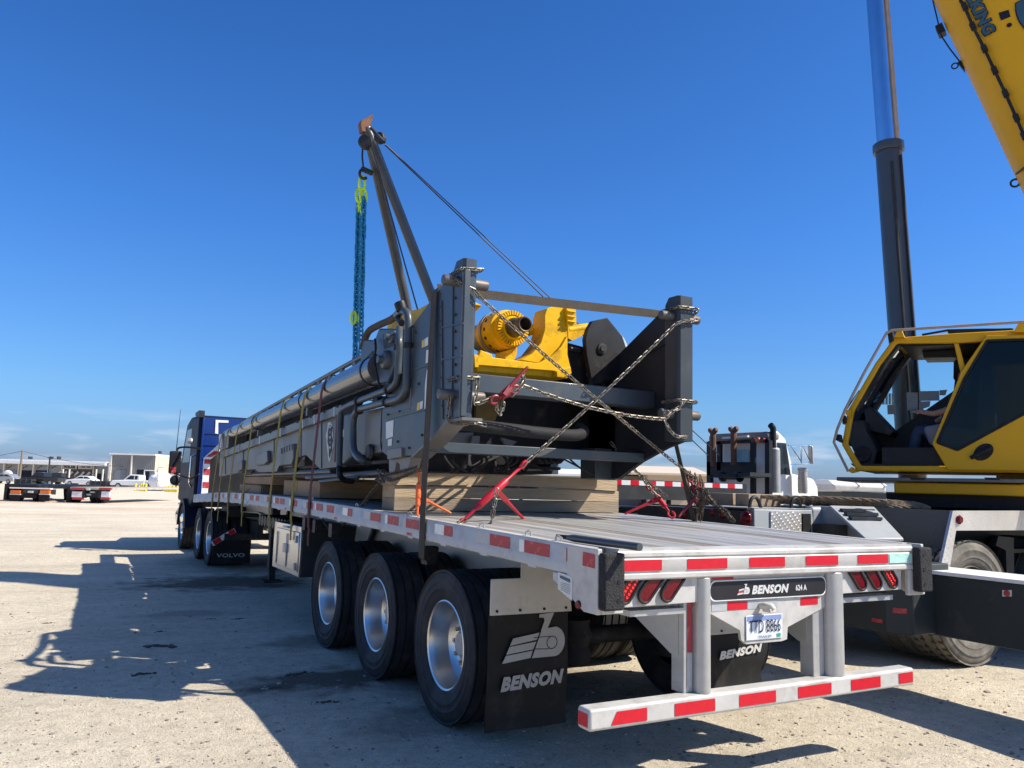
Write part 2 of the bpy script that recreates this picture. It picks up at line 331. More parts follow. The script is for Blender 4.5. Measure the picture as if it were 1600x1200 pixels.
# ------------------------------------------------------------------ ground
def ground_mat():
    m = bpy.data.materials.new('pale_gravel_yard'); m.use_nodes = True; t = m.node_tree; N = t.nodes; L = t.links.new; b = N['Principled BSDF']
    b.inputs['Roughness'].default_value = .95; b.inputs['Specular IOR Level'].default_value = .15
    geo = N.new('ShaderNodeNewGeometry'); P = geo.outputs['Position']
    def noise_(sc, det=6, ro=.6, vec=P):
        n = N.new('ShaderNodeTexNoise'); n.inputs['Scale'].default_value = sc; n.inputs['Detail'].default_value = det; n.inputs['Roughness'].default_value = ro; L(vec, n.inputs['Vector']); return n.outputs[0]
    def ramp(src, *st):
        r = N.new('ShaderNodeValToRGB'); e = r.color_ramp.elements
        while len(e) < len(st): e.new(.5)
        for k, (p, c) in enumerate(st): e[k].position = p; e[k].color = (c if isinstance(c, tuple) else (c, c, c))+(1,)
        L(src, r.inputs[0]); return r.outputs[0]
    def mix(f, a, c, bt='MIX'):
        x = N.new('ShaderNodeMixRGB'); x.blend_type = bt
        if isinstance(f, (int, float)): x.inputs[0].default_value = f
        else: L(f, x.inputs[0])
        for i, s in ((1, a), (2, c)):
            if isinstance(s, tuple): x.inputs[i].default_value = s+(1,)
            else: L(s, x.inputs[i])
        return x.outputs[0]
    base = ramp(noise_(.35, 8, .62), (.3, (.56, .49, .385)), (.55, (.66, .585, .46)), (.75, (.72, .65, .525)))
    fine = ramp(noise_(9, 8, .7), (.28, .74), (.5, 1.), (.72, 1.16))
    c = mix(1, base, fine, 'MULTIPLY')
    gr = ramp(noise_(55, 5, .7), (.3, .72), (.5, 1.), (.7, 1.2))
    c = mix(1, c, gr, 'MULTIPLY')
    def tracks(rot, sc, lo, hi, c):
        mp = N.new('ShaderNodeMapping'); mp.inputs['Rotation'].default_value = (0, 0, rot); mp.inputs['Scale'].default_value = sc; L(P, mp.inputs[0])
        return mix(1, c, ramp(noise_(1, 5, .6, mp.outputs[0]), (.36, lo), (.5, 1.), (.64, hi)), 'MULTIPLY')
    c = tracks(.25, (.06, 1.3, 1), .93, 1.03, c); c = tracks(1.35, (.08, 1.9, 1), .95, 1.03, c)
    v = N.new('ShaderNodeTexVoronoi'); v.inputs['Scale'].default_value = 16; L(P, v.inputs['Vector'])
    sp = ramp(v.outputs['Distance'], (.04, .8), (.11, 0.)); pick = N.new('ShaderNodeSeparateColor'); L(v.outputs['Color'], pick.inputs[0])
    sel = ramp(pick.outputs[0], (.9, 0.), (.92, 1.)); mm = N.new('ShaderNodeMath'); mm.operation = 'MULTIPLY'; L(sp, mm.inputs[0]); L(sel, mm.inputs[1])
    c = mix(mm.outputs[0], c, (.16, .14, .12))
    # damp and oily stains, long streaks of orange soil
    def spot(x, y, rx, ry, amt, col, c):
        mp = N.new('ShaderNodeMapping'); mp.vector_type = 'TEXTURE'; mp.inputs['Location'].default_value = (x, y, 0); mp.inputs['Scale'].default_value = (rx, ry, 1e5); L(P, mp.inputs[0])
        dist = N.new('ShaderNodeVectorMath'); dist.operation = 'LENGTH'; L(mp.outputs[0], dist.inputs[0])
        nn = noise_(2.6, 8, .7); ad = N.new('ShaderNodeMath'); ad.operation = 'MULTIPLY_ADD'; ad.inputs[1].default_value = 1.9; ad.inputs[2].default_value = -.95; L(nn, ad.inputs[0])
        s = N.new('ShaderNodeMath'); s.operation = 'ADD'; L(dist.outputs['Value'], s.inputs[0]); L(ad.outputs[0], s.inputs[1])
        return mix(ramp(s.outputs[0], (.45, amt), (1.0, 0.)), c, col)
    for x, y, rx, ry, amt in [(.1, 10, 1.7, 1.2, .9), (-.3, 3.3, 1.0, .5, .9), (.05, 4.9, .7, .5, .6), (-.9, 7, .8, .35, .4), (.9, 3, 1.4, 1.4, .5), (-.1, 1.9, .6, .4, .45), (1, 13, 1.6, 2.5, .5)]:
        c = spot(x, y, rx, ry, amt, (.12, .095, .075), c)
    for x, y, rx, ry, amt in [(-4, 52, 9, 5, .55), (2, 40, 5, 2.6, .3), (-6, 34, 6, 1.6, .3), (-18, 60, 14, 5, .5)]:
        c = spot(x, y, rx, ry, amt, (.5, .26, .15), c)
    L(c, b.inputs['Base Color'])
    h1 = noise_(24, 6, .7); h2 = noise_(90, 4, .7)
    hh = N.new('ShaderNodeMath'); hh.operation = 'ADD'; L(h1, hh.inputs[0]); L(h2, hh.inputs[1])
    bp = N.new('ShaderNodeBump'); bp.inputs['Strength'].default_value = .75; bp.inputs['Distance'].default_value = .03; L(hh.outputs[0], bp.inputs['Height']); L(bp.outputs[0], b.inputs['Normal'])
    return m
GM = ground_mat()
def gh(x, y):
    f = max(0, 1-max(abs(x-1), abs(y-4))/14)
    return min(1, f*3)*(.018*noise.noise((x*.55, y*.55, 2))+.012*noise.noise((x*1.7, y*1.7, 5))+.006*noise.noise((x*5, y*5, 1)))-.004
def axis_steps(c, near, step):
    a = [i*step for i in range(int(near/step)+1)]; d = step
    while a[-1] < 4500: d *= 1.35; a.append(a[-1]+d)
    return [c-q for q in reversed(a[1:])]+[c+q for q in a]
xs = axis_steps(1, 8, .085); ys = axis_steps(4, 8.5, .085)
g = MB(); g.grid([[(x, y, gh(x, y)) for x in xs] for y in ys])
o = build(g, 'ground', GM); o['kind'] = 'structure'
for p in o.data.polygons: p.use_smooth = True
# pebbles
def ico(r):
    bm = bmesh.new(); bmesh.ops.create_icosphere(bm, subdivisions=1, radius=r); v = [q.co.copy() for q in bm.verts]; f = [[q.index for q in k.verts] for k in bm.faces]; bm.free(); return v, f
iv, jf = ico(1)
g = MB(); rnd = random.Random(3)
for k in range(9000):
    u = rnd.uniform(-40, 1640); vv = 790+450*rnd.random()**.8
    P = PZ(u, vv)
    if P.y > 22 or P.y < -2.6: continue
    r = .0035+.013*rnd.random()**6
    if rnd.random() < .006: r *= 2.0
    R = Matrix.Rotation(rnd.random()*6.3, 3, 'Z'); sc = Vector((r*rnd.uniform(.8, 1.5), r*rnd.uniform(.7, 1.2), r*rnd.uniform(.4, .8)))
    z = gh(P.x, P.y)+sc.z*.25
    g.add([Vector((P.x, P.y, z))+R@Vector((q.x*sc.x*rnd.uniform(.8, 1.2), q.y*sc.y, q.z*sc.z)) for q in iv], jf, 0 if rnd.random() < .6 else 1, False)
tag(build(g, 'gravel', [mat('pale_stone', (.4, .345, .275), .9, var=.35, vs=4), mat('dark_stone', (.2, .175, .15), .9, var=.4, vs=4)]), 'loose pale pebbles scattered over the yard', 'gravel', kind='stuff')
clodm = mat('dark_soil_clod', (.085, .07, .055), .95, 0, var=.4, vs=12, bump=.6, bs=40)
for k, (u, v, w) in enumerate([(222, 1052, 34), (255, 1009, 46), (75, 972, 13), (330, 968, 14), (515, 1097, 34), (372, 968, 16), (465, 1052, 40), (250, 988, 14), (430, 1075, 20), (63, 1081, 9), (283, 1114, 9)]):
    P = PZ(u, v); d = (P-CAM).dot(FW); s = w*d/FPX/2
    g = MB(); rnd = random.Random(k)
    tl_ = rnd.uniform(-.5, .3)
    for q in range(34):
        a_ = rnd.gauss(0, .55)*s; c_ = rnd.gauss(0, .16)*s
        c = Vector((P.x+a_*cos(tl_)-c_*sin(tl_), P.y+a_*sin(tl_)+c_*cos(tl_), gh(P.x, P.y)+.006*rnd.random())); r = s*rnd.uniform(.06, .26)
        rot = Matrix.Rotation(rnd.random()*6, 3, 'Z'); ex_ = rnd.uniform(.5, 1.6)
        vsx = [c+rot@Vector((p.x*r*ex_*rnd.uniform(.7, 1.2), p.y*r*rnd.uniform(.6, 1.1), p.z*min(r, .05)*rnd.uniform(.25, .5))) for p in iv]
        g.add(vsx, jf)
    tag(build(g, 'soil_clod', clodm), 'dark flattened clod of soil lying on the pale gravel left of the trailer', 'soil clod', 'dark clods of soil on the gravel')

# ------------------------------------------------------------------ flatbed trailer
TW = 2.59; TL = 13.9
trailer = thing('flatbed_trailer', 'long silver aluminium flatbed trailer with arched deck and red and white striped rear end', 'trailer', (1.295, 6, 0))
YS = [0, .3]+[.3+.4*k for k in range(1, 34)]+[TL]
def along(mb, prof, y0=0, y1=TL, mi=0, off=lambda y: 0):
    """extrude an (x, dz) loop along the arched deck line"""
    yy = [y0]+[y for y in YS if y0+.02 < y < y1-.02]+[y1]; n = len(prof)
    vs = [(x, y, zf(y)+dz+off(y)) for y in yy for x, dz in prof]
    fs = [(i*n+k, i*n+(k+1) % n, (i+1)*n+(k+1) % n, (i+1)*n+k) for i in range(len(yy)-1) for k in range(n)]
    fs += [tuple(range(n-1, -1, -1)), tuple((len(yy)-1)*n+k for k in range(n))]
    # orientation: make the loop run so that normals point outward
    a = sum(prof[i][0]*prof[(i+1) % n][1]-prof[(i+1) % n][0]*prof[i][1] for i in range(n))
    if a > 0: fs = [tuple(reversed(f)) for f in fs]
    mb.add(vs, fs, mi, False)
g = MB(); x = .075; k = 0
while x < TW-.09:
    wood = k in (4, 10); w = .135 if wood else .178
    w = min(w, TW-.078-x)
    along(g, [(x, -.035), (x+w-.005, -.035), (x+w-.005, -.003 if wood else -.002), (x, -.003 if wood else -.002)], .1, TL, 1 if wood else 0)
    for rr in ():
        if not wood: along(g, [(x+w*rr-.004, -.002), (x+w*rr+.004, -.002), (x+w*rr+.003, .0025), (x+w*rr-.003, .0025)], .1, TL, 0)
    x += w; k += 1
along(g, [(.07, -.05), (TW-.07, -.05), (TW-.07, -.04), (.07, -.04)], .1, TL, 2)
build(g, 'deck', [M['deck'], M['deckwood'], M['dark']], trailer)
redY = [(887, 914), (821, 860), (767, 798), (695, 708), (635, 655), (606, 623), (579, 595), (543, 550), (510, 521), (493, 503), (478, 488), (455, 463), (436, 443), (428, 434), (415, 421), (397, 403), (388, 393), (374, 378), (364, 368), (352, 355), (345, 347), (333, 336)]
redY = [(PX(b, 812, 0).y, PX(a, 812, 0).y) for a, b in redY]
for side in (0, 1):
    f = (lambda xx: xx) if side == 0 else (lambda xx: TW-xx)
    g = MB()
    prof = [(0, -.096), (0, -.012), (.006, 0), (.075, 0), (.075, -.012), (.05, -.04), (.02, -.06), (.014, -.085), (.02, -.142), (.03, -.153), (.0, -.153), (-.004, -.104)]
    along(g, [(f(px), dz) for px, dz in prof], .1, TL)
    # stake pockets and winch track lip
    y = .6
    while y < TL-.3:
        g.box(min(f(-.002), f(.03)), max(f(-.002), f(.03)), y, y+.09, zf(y)-.163, zf(y)-.1); y += .61
    rail = build(g, 'side_rail', M['alu_white'], trailer)
    g = MB(); xx = f(-.0025)
    def tp(ya, yb, dz0, dz1, mi):
        n = max(1, int((yb-ya)/.3)); ylist = [ya+(yb-ya)*i/n for i in range(n+1)]
        for i in range(n):
            a, b2 = ylist[i], ylist[i+1]
            q = [(xx, a, zf(a)+dz0), (xx, a, zf(a)+dz1), (xx, b2, zf(b2)+dz1), (xx, b2, zf(b2)+dz0)]
            g.sheet(q if side == 0 else q[::-1], mi)
    for a, b2 in redY: tp(a, b2, -.09, -.02, 0)
    for i in range(len(redY)-1):
        a = redY[i][1]; b2 = redY[i+1][0]
        if b2-a < .9: tp(a+.004, a+(b2-a)*.35, -.09, -.02, 1 if i % 2 else 2)
    for yy in (2.45, 4.35, 6.35, 8.6): tp(yy, yy+.1, -.144, -.112, 3)
    build(g, 'reflective_tape', [M['redtape'] if side else M['fadedred'], M['whitetape'], M['greytape'], M['fadedred']], rail)
# rub rail hardware, chain tie rings along the left rail
g = MB()
for yy in (.42, .75, 1.35, 2.6, 3.9, 5.4):
    zz = zf(yy)
    g.tube([(.05, yy, zz), (.05, yy, zz+.02), (.05, yy+.03, zz+.03), (.05, yy+.06, zz+.02), (.05, yy+.06, zz)], .006, 6)
build(g, 'tie_ring', M['alu'], trailer)
# rear end --------------------------------------------------------
def R3(u, v, dy=0): return PY(u, v, dy)
def rsheet(mb, px, dy, mi=0, th=0):
    P = [R3(u, v, dy) for u, v in px]
    return mb.prism(P, (0, th if th else .02, 0), mi)
g = MB()
zt = 1.296
# ribbed top rail
prof = [(.0, zt), (.0, zt-.012), (-.006, zt-.02), (-.006, zt-.038), (.0, zt-.043), (.0, zt-.05), (-.004, zt-.055), (-.004, zt-.112), (.0, zt-.118), (.0, zt-.125), (-.006, zt-.13), (-.006, zt-.15), (0, zt-.158), (.1, zt-.158), (.1, zt)]
g.prism([(.12, y, z) for y, z in prof], (TW-.24, 0, 0))
rear = build(g, 'rear_beam', M['alu_white'], trailer)
g = MB()
for a, b2 in [((968, 866, 882), (1033, 866, 882)), ((1073, 865, 879), (1135, 864, 878)), ((1170, 863, 877), (1225, 862, 876)), ((1258, 861, 875), (1308, 860, 874)), ((1339, 859, 872), (1386, 858, 871))]:
    xa, xb = R3(a[0], 870).x, R3(b2[0], 870).x
    g.sheet([(xa, -.0075, zt-.112), (xb, -.0075, zt-.112), (xb, -.0075, zt-.056), (xa, -.0075, zt-.056)], 0)
xa, xb = R3(1388, 865).x, TW-.13
g.sheet([(xa, -.0075, zt-.112), (xb, -.0075, zt-.112), (xb, -.0075, zt-.056), (xa, -.0075, zt-.056)], 1)
build(g, 'reflective_tape', [M['redtape'], mat('iridescent_tape', (.45, .75, .68), .2, .3, var=.3, vs=14)], rear)
# corner end posts
for side in (0, 1):
    g = MB(); f = (lambda xx: xx) if side == 0 else (lambda xx: TW-xx)
    q = [(0, .0, zt+.002), (0, .0, .975), (0, .12, .975), (0, .3, 1.06), (0, .42, 1.1), (0, .42, zt-.15), (0, .28, zt-.15), (0, .28, zt+.004)]
    g.prism([(f(-.004), b2, c) for a, b2, c in q], (.03 if side == 0 else -.03, 0, 0))
    g.box(min(f(.026), f(.16)), max(f(.026), f(.16)), .0, .03, .975, zt-.16)
    p = build(g, 'corner_post', M['alu_white'], trailer, bevel=.006)
    if side == 0:
        t = MB(); t.sheet([(-.006, .22, 1.015), (-.006, .22, 1.135), (-.006, .36, 1.15), (-.006, .36, 1.06)], 0)
        t.sheet([(-.0075, .24, 1.105), (-.0075, .24, 1.125), (-.0075, .34, 1.135), (-.0075, .34, 1.12)], 1)
        for i in range(5): t.sheet([(-.0075, .24, 1.09-i*.011), (-.0075, .24, 1.095-i*.011), (-.0075, .33, 1.1-i*.009), (-.0075, .33, 1.096-i*.009)], 2)
        build(t, 'data_sticker', [M['sticker'], M['tealtext'], M['lettergrey']], p)
        t = MB(); t.sheet([(-.006, .02, 1.2), (-.006, .02, 1.27), (-.006, .13, 1.275), (-.006, .13, 1.205)], 0); build(t, 'red_tape', M['fadedred'], p)
        t = MB(); t.lathe([(0, 0), (.018, .002), (.022, .01), (.022, .016)], (-.018, .16, 1.005), (1, 0, 0), 12); build(t, 'marker_lamp', M['lens'], p)
    # rubber dock bumper
    g = MB(); px0 = .02; a, b2 = f(-.002), f(.125)
    g.box(min(a, b2), max(a, b2), -.06, -.002, 1.0 if side == 0 else 1.0, zt-.015)
    bmp = build(g, 'dock_bumper', M['pad'], trailer, bevel=.012)
    t = MB()
    for zz in (1.05, 1.14, 1.235): t.cyl((f(.085), -.0625, zz), (f(.085), -.058, zz), .011, 10)
    build(t, 'bolt_hole', M['black'], bmp)
# light boxes
def lamp_panel(px, lamps, hot):
    g = MB(); rsheet(g, px, .03, 0, .05)
    pn = build(g, 'lamp_panel', M['alu_white'], trailer, bevel=.003)
    for i, (ua, va, ub, vb) in enumerate(lamps):
        A, B = R3(ua, va, .024), R3(ub, vb, .024); d = (B-A).normalized(); n = Vector((-d.z, 0, d.x)); r = .036
        def stad(r): return [A+(n*cos(t)-d*sin(t))*r for t in [pi*k/8 for k in range(9)]]+[B+(-n*cos(t)+d*sin(t))*r for t in [pi*k/8 for k in range(9)]]
        g = MB(); g.ring(stad(r+.009), stad(r-.004), (0, -.016, 0)); lamp = build(g, 'tail_lamp', M['black'], trailer, bevel=.003)
        g = MB(); g.prism([p+Vector((0, -.009, 0)) for p in stad(r-.004)], (0, .006, 0)); build(g, 'lens', M['lens'], lamp)
        if i == hot:
            g = MB()
            for k in range(7):
                for s in (-1, 1):
                    c = A+(B-A)*(k/6)+n*s*.014; g.cyl(c+Vector((0, -.012, 0)), c+Vector((0, -.009, 0)), .0075, 8)
            build(g, 'led_dot', mat('bright_red_led', (.9, .03, .03), .2, 0), lamp)
lamp_panel([(970, 885), (1090, 882), (1090, 941), (970, 950)], [(993, 900, 975, 931), (1026, 901, 1006, 930), (1060, 899, 1041, 928)], 0)
lamp_panel([(1300, 878), (1408, 875), (1408, 921), (1300, 929)], [(1330, 887, 1345, 912), (1355, 886, 1369, 911), (1380, 885, 1394, 909)], 2)
# cross plate, name board, licence plate
g = MB(); rsheet(g, [(1088, 883), (1310, 878), (1310, 920), (1296, 945), (1231, 980), (1230, 999), (1222, 1002), (1166, 1007), (1158, 1000), (1156, 985), (1103, 955), (1088, 955)], .05, 0, .02)
cross = build(g, 'cross_plate', M['alu_white'], trailer, bevel=.002)
g = MB()
for q, mi in [([(1112, 894), (1146, 893), (1146, 905), (1112, 906)], 0), ([(1137, 940), (1167, 939), (1167, 952), (1137, 954)], 0), ([(1251, 934), (1278, 932), (1278, 944), (1251, 946)], 0), ([(1257, 888), (1290, 887), (1290, 899), (1257, 901)], 1), ([(1168, 939), (1215, 936), (1215, 949), (1168, 952)], 1), ([(1112, 942), (1136, 941), (1136, 954), (1112, 956)], 1)]:
    g.sheet([R3(u, v, .0475) for u, v in q][::-1], mi)
build(g, 'reflective_tape', [M['redtape'], M['greytape']], cross)
for u, v in ((1174, 896.5), (1204, 895.5), (1233, 894.5)):
    g = MB(); c = R3(u, v, .046); g.lathe([(0, -.006), (.009, -.004), (.012, .0), (.012, .006)], c, (0, 1, 0), 12); build(g, 'marker_lamp', mat('dark_red_lens', (.16, .005, .01), .2, 0), cross)
def rr(u0, v0, u1, v1, y, r=.04, slope=0):
    a = R3(u0, v0, y); b2 = R3(u1, v1, y); x0, x1, z1, z0 = a.x, b2.x, a.z, b2.z
    z1 = R3((u0+u1)/2, v0, y).z; z0 = R3((u0+u1)/2, v1, y).z; o = []
    for cx, cz, t0 in ((x1-r, z1-r, 0), (x0+r, z1-r, pi/2), (x0+r, z0+r, pi), (x1-r, z0+r, 1.5*pi)):
        o += [(cx+r*cos(t0+pi/2*k/5), y, cz+r*sin(t0+pi/2*k/5)) for k in range(6)]
    return o, x0, x1, z0, z1
out, x0, x1, z0, z1 = rr(1109, 904, 1291, 935, .035)
g = MB(); g.prism([(1295.0 and px, py, pz) for px, py, pz in out], (0, .01, 0), 1)
o2 = [(px+(.006 if px < (x0+x1)/2 else -.006), .0335, pz+(.006 if pz < (z0+z1)/2 else -.006)) for px, py, pz in out]
g.prism(o2, (0, .004, 0), 0)
board = build(g, 'name_board', [mat('black_name_board', (.02, .02, .023), .4, 0, var=.1), M['white']], cross)
zc = (z0+z1)/2; wbd = x1-x0
g = MB(); letters(g, 'BENSON', (x0+wbd*.335, .033, zc-.028), (x0+wbd*.655, .033, zc-.028), .05, (0, 0, 1), 0, shear=.25, weight=.055, lift=(0, -1, 0))
letters(g, '624 A', (x0+wbd*.715, .033, zc-.02), (x0+wbd*.815, .033, zc-.02), .034, (0, 0, 1), 0, weight=.04, lift=(0, -1, 0))
def blogo(mb, ox, oz, y, s, mats=(0, 0, 1)):
    """slanted bars with the letter b; unit square placed at ox, oz with height s"""
    P = lambda a: [(ox+x*s, y-.0022, oz+z*s) for x, z in a]
    def q(a, mi, l=0): mb.add([(x, yy-l, z) for x, yy, z in P(a)], [tuple(range(len(a)))], mi, False)
    q([(.24, .48), (.86, .56), (.80, .42), (.17, .34)], mats[0])
    q([(.16, .32), (.79, .385), (.72, .235), (.09, .17)], mats[1])
    q([(.08, .15), (.71, .21), (.66, .07), (0, .0)], mats[0])
    b_ = [(.85, .93), (1.21, .95), (1.06, .64), (1.28, .66)]+[(1.23+.26*cos(t), .36+.3*sin(t)) for t in [1.35-k*.28 for k in range(11)]]+[(.69, .06), (.9, .6), (.98, .8), (.95, .86), (.85, .86)]
    q(b_, mats[0])
    c = [(1.17+.135*cos(t), .345+.135*sin(t)) for t in [2*pi*k/20 for k in range(20)]]
    c2 = [(1.17+.115*cos(t), .345+.115*sin(t)) for t in [2*pi*k/20 for k in range(20)]]
    for k in range(20): q([c[k], c[(k+1) % 20], c2[(k+1) % 20], c2[k]], mats[2], .0008)
    for a, d in (((.72, .47), (1.12, .47)), ((.74, .24), (1.1, .22)), ((.69, .07), (.9, .6))):
        dx, dz = d[0]-a[0], d[1]-a[1]; ln = sqrt(dx*dx+dz*dz); nx, nz = -dz/ln*.008, dx/ln*.008
        q([(a[0]-nx, a[1]-nz), (d[0]-nx, d[1]-nz), (d[0]+nx, d[1]+nz), (a[0]+nx, a[1]+nz)], mats[2], .0008)
blogo(g, x0+wbd*.215, zc-.028, .033, .064, (0, 1, 2))
build(g, 'lettering', [M['letter'], M['fadedred'], M['black']], board)
# licence plate
pa, pb, pc, pd = R3(1167, 965, .04), R3(1223, 957, .04), R3(1223, 996, .04), R3(1166, 1001, .04)
x0, x1 = (pa.x+pd.x)/2, (pb.x+pc.x)/2; zm = (pa.z+pb.z+pc.z+pd.z)/4; hh = .0762*1.0
g = MB(); hh = max(.068, (pa.z-pd.z+pb.z-pc.z)/4)
g.box(x0, x1, .042, .047, zm-hh, zm+hh)
lp = build(g, 'number_plate', M['plateblue'], cross, bevel=.006)
ww = x1-x0
g = MB(); g.sheet([(x0+.008, .0405, zm+hh*.55), (x1-.008, .0405, zm+hh*.55), (x1-.008, .0405, zm+hh*.94), (x0+.008, .0405, zm+hh*.94)], 1)
letters(g, 'TTD 8866', (x0+ww*.07, .04, zm-hh*.42), (x0+ww*.93, .04, zm-hh*.42), hh*1.02, (0, 0, 1), 0, weight=.0, lift=(0, -1, 0))
letters(g, 'TRAILER', (x0+ww*.3, .04, zm-hh*.86), (x0+ww*.68, .04, zm-hh*.86), hh*.2, (0, 0, 1), 0, weight=.0, lift=(0, -1, 0))
g.sheet([(x1-ww*.17, .04, zm-hh*.88), (x1-ww*.06, .04, zm-hh*.88), (x1-ww*.06, .04, zm-hh*.6), (x1-ww*.17, .04, zm-hh*.6)], 2)
build(g, 'lettering', [M['ink'], mat('pale_blue_band', (.2, .27, .5), .4, 0), mat('green_sticker', (.02, .35, .16), .4, 0)], lp)
c = R3(1201, 948, 0)
g = MB(); g.tube([(c.x-.02, .05, c.z), (c.x-.012, .02, c.z+.005), (c.x+.004, -.015, c.z), (c.x+.012, -.03, c.z-.014)], [.015, .02, .022, .015], 12)
g.box(c.x-.02, c.x+.026, -.03, .03, c.z-.03, c.z-.008)
build(g, 'plate_lamp', mat('cream_plastic', (.55, .53, .46), .45, 0), cross, bevel=.004)
# underride guard
for u0, u1, va, vb in ((1074, 1109, 886, 1090), (1276, 1317, 880, 1062)):
    xa, xb = R3(u0, 960, .03).x, R3(u1, 960, .03).x
    g = MB(); m_ = xa+(xb-xa)*.42
    def half(x0, x1, n=8): return [((x0+x1)/2+(x1-x0)/2*cos(t), .045-.05*sin(t)) for t in [pi*k/n for k in range(n+1)]]
    pr = half(m_, xb)+[(m_, .12), (xb, .12)][::-1]
    pr = [(xb, .12), (xb, .045)]+half(m_, xb)[1:-1]+[(m_, .045), (m_, .12)]
    z0_, z1_ = .53, 1.136
    g.prism([(x, y, z0_) for x, y in pr], (0, 0, z1_-z0_))
    g.box(xa, m_-.002, .06, .16, z0_, z1_)
    up = build(g, 'guard_upright', M['alu'], trailer, bevel=.004)
    if u0 < 1200:
        g = MB(); g.sheet([(xa+.022, .0575, .74), (m_-.008, .0575, .74), (m_-.008, .0575, 1.02), (xa+.022, .0575, 1.02)], 0)
        g.sheet([(xa+.022, .0575, .56), (m_-.008, .0575, .56), (m_-.008, .0575, .735), (xa+.022, .0575, .735)], 1); build(g, 'reflective_tape', [M['fadedred'], M['greytape']], up)
    xq = (xa-.005) if u0 < 1200 else xa-.01
    g = MB(); g.prism([(xq, .1, 1.0), (xq, .75, 1.06), (xq, .75, 1.0), (xq, .16, .72), (xq, .1, .72)], (.012, 0, 0)); build(g, 'guard_brace', M['alu'], trailer)
xa, xb = -.045, 2.44
g = MB(); g.box(xa, xb, -.01, .1, .425, .531); bar_ = build(g, 'underride_bar', M['alu_white'], trailer, bevel=.016, seg=3)
g = MB()
for u0, u1 in ((953, 1009), (1052, 1115), (1153, 1210), (1245, 1297), (1328, 1374), (1403, 1425)):
    a, b2 = R3(u0, 1100, -.0).x, R3(u1, 1090, 0).x; k = .035 if u0 == 953 else 0
    g.sheet([(a, -.0125, .445), (b2, -.0125, .445), (b2, -.0125, .508), (a+k, -.0125, .508)], 0)
g.sheet([(xa-.0025, .085, .445), (xa-.0025, .005, .445), (xa-.0025, .005, .508), (xa-.0025, .085, .508)], 0)
build(g, 'reflective_tape', [M['redtape']], bar_)
g = MB(); g.box(.25, 2.35, .06, .16, .945, .975); build(g, 'rear_crossmember', M['alu'], trailer)
# mud flaps
def flap(u0, v0, u1, v1, u2, v2, u3, v3, yy, top, big):
    A, B, C, D = PY(u0, v0, yy), PY(u1, v1, yy), PY(u2, v2, yy), PY(u3, v3, yy)      # tl tr br bl
    xa, xb = (A.x+D.x)/2, (B.x+C.x)/2; zt_, zb_ = (A.z+B.z)/2, (C.z+D.z)/2
    g = MB(); n = 6
    g.grid([[(xa+(xb-xa)*i/n, yy+.012*sin(j*1.1)*(1-j/8)+.006*sin(i*1.3), zb_+(zt_-zb_)*j/8) for i in range(n+1)] for j in range(9)])
    g.grid([[(xa+(xb-xa)*(n-i)/n, yy+.008+.012*sin(j*1.1)*(1-j/8)+.006*sin((n-i)*1.3), zb_+(zt_-zb_)*j/8) for i in range(n+1)] for j in range(9)])
    fl = build(g, 'mud_flap', M['flap'], trailer)
    w = xb-xa; g = MB()
    if big:
        letters(g, 'BENSON', (xa+w*.15, yy-.008, zb_+(zt_-zb_)*.33), (xa+w*.93, yy-.008, zb_+(zt_-zb_)*.355), .088, (0, 0, 1), 0, shear=.25, weight=.06, lift=(0, -1, 0), ls=.012)
        blogo(g, xa+w*.16, zb_+(zt_-zb_)*.565, yy-.018, w*.52, (0, 0, 1))
    else:
        letters(g, 'BENSON', (xa+w*.33, yy-.008, zb_+(zt_-zb_)*.5), (xa+w*.97, yy-.008, zb_+(zt_-zb_)*.58), .06, (0, 0, 1), 0, shear=.25, weight=.06, lift=(0, -1, 0), ls=.012)
    build(g, 'lettering', [M['lettergrey'] if big else M['letter'], M['black']], fl)
    g = MB(); xq = xa+w*.38
    g.prism([(xa-.0, yy-.02, zt_-.02), (xa, yy-.02, zt_+.2), (xa+w*.36, yy-.02, zt_+.2), (xa+w*.36, yy-.02, zt_+.32), (xb, yy-.02, zt_+.32), (xb+.0, yy-.02, zt_+.08), (xb+.012, yy-.02, zt_-.02)], (0, .008, 0))
    br = build(g, 'flap_bracket', M['alu'], trailer, bevel=.003)
    g = MB()
    for t in (.08, .36, .66, .94): g.cyl((xa+w*t, yy-.026, zt_+.005), (xa+w*t, yy-.018, zt_+.005), .009, 8)
    build(g, 'bolt', M['black'], br)
flap(766, 960, 888, 946, 886, 1131, 755, 1145, 1.12, 0, True)
flap(1085, 992, 1192, 978, 1190, 1068, 1085, 1080, 1.12, 0, False)
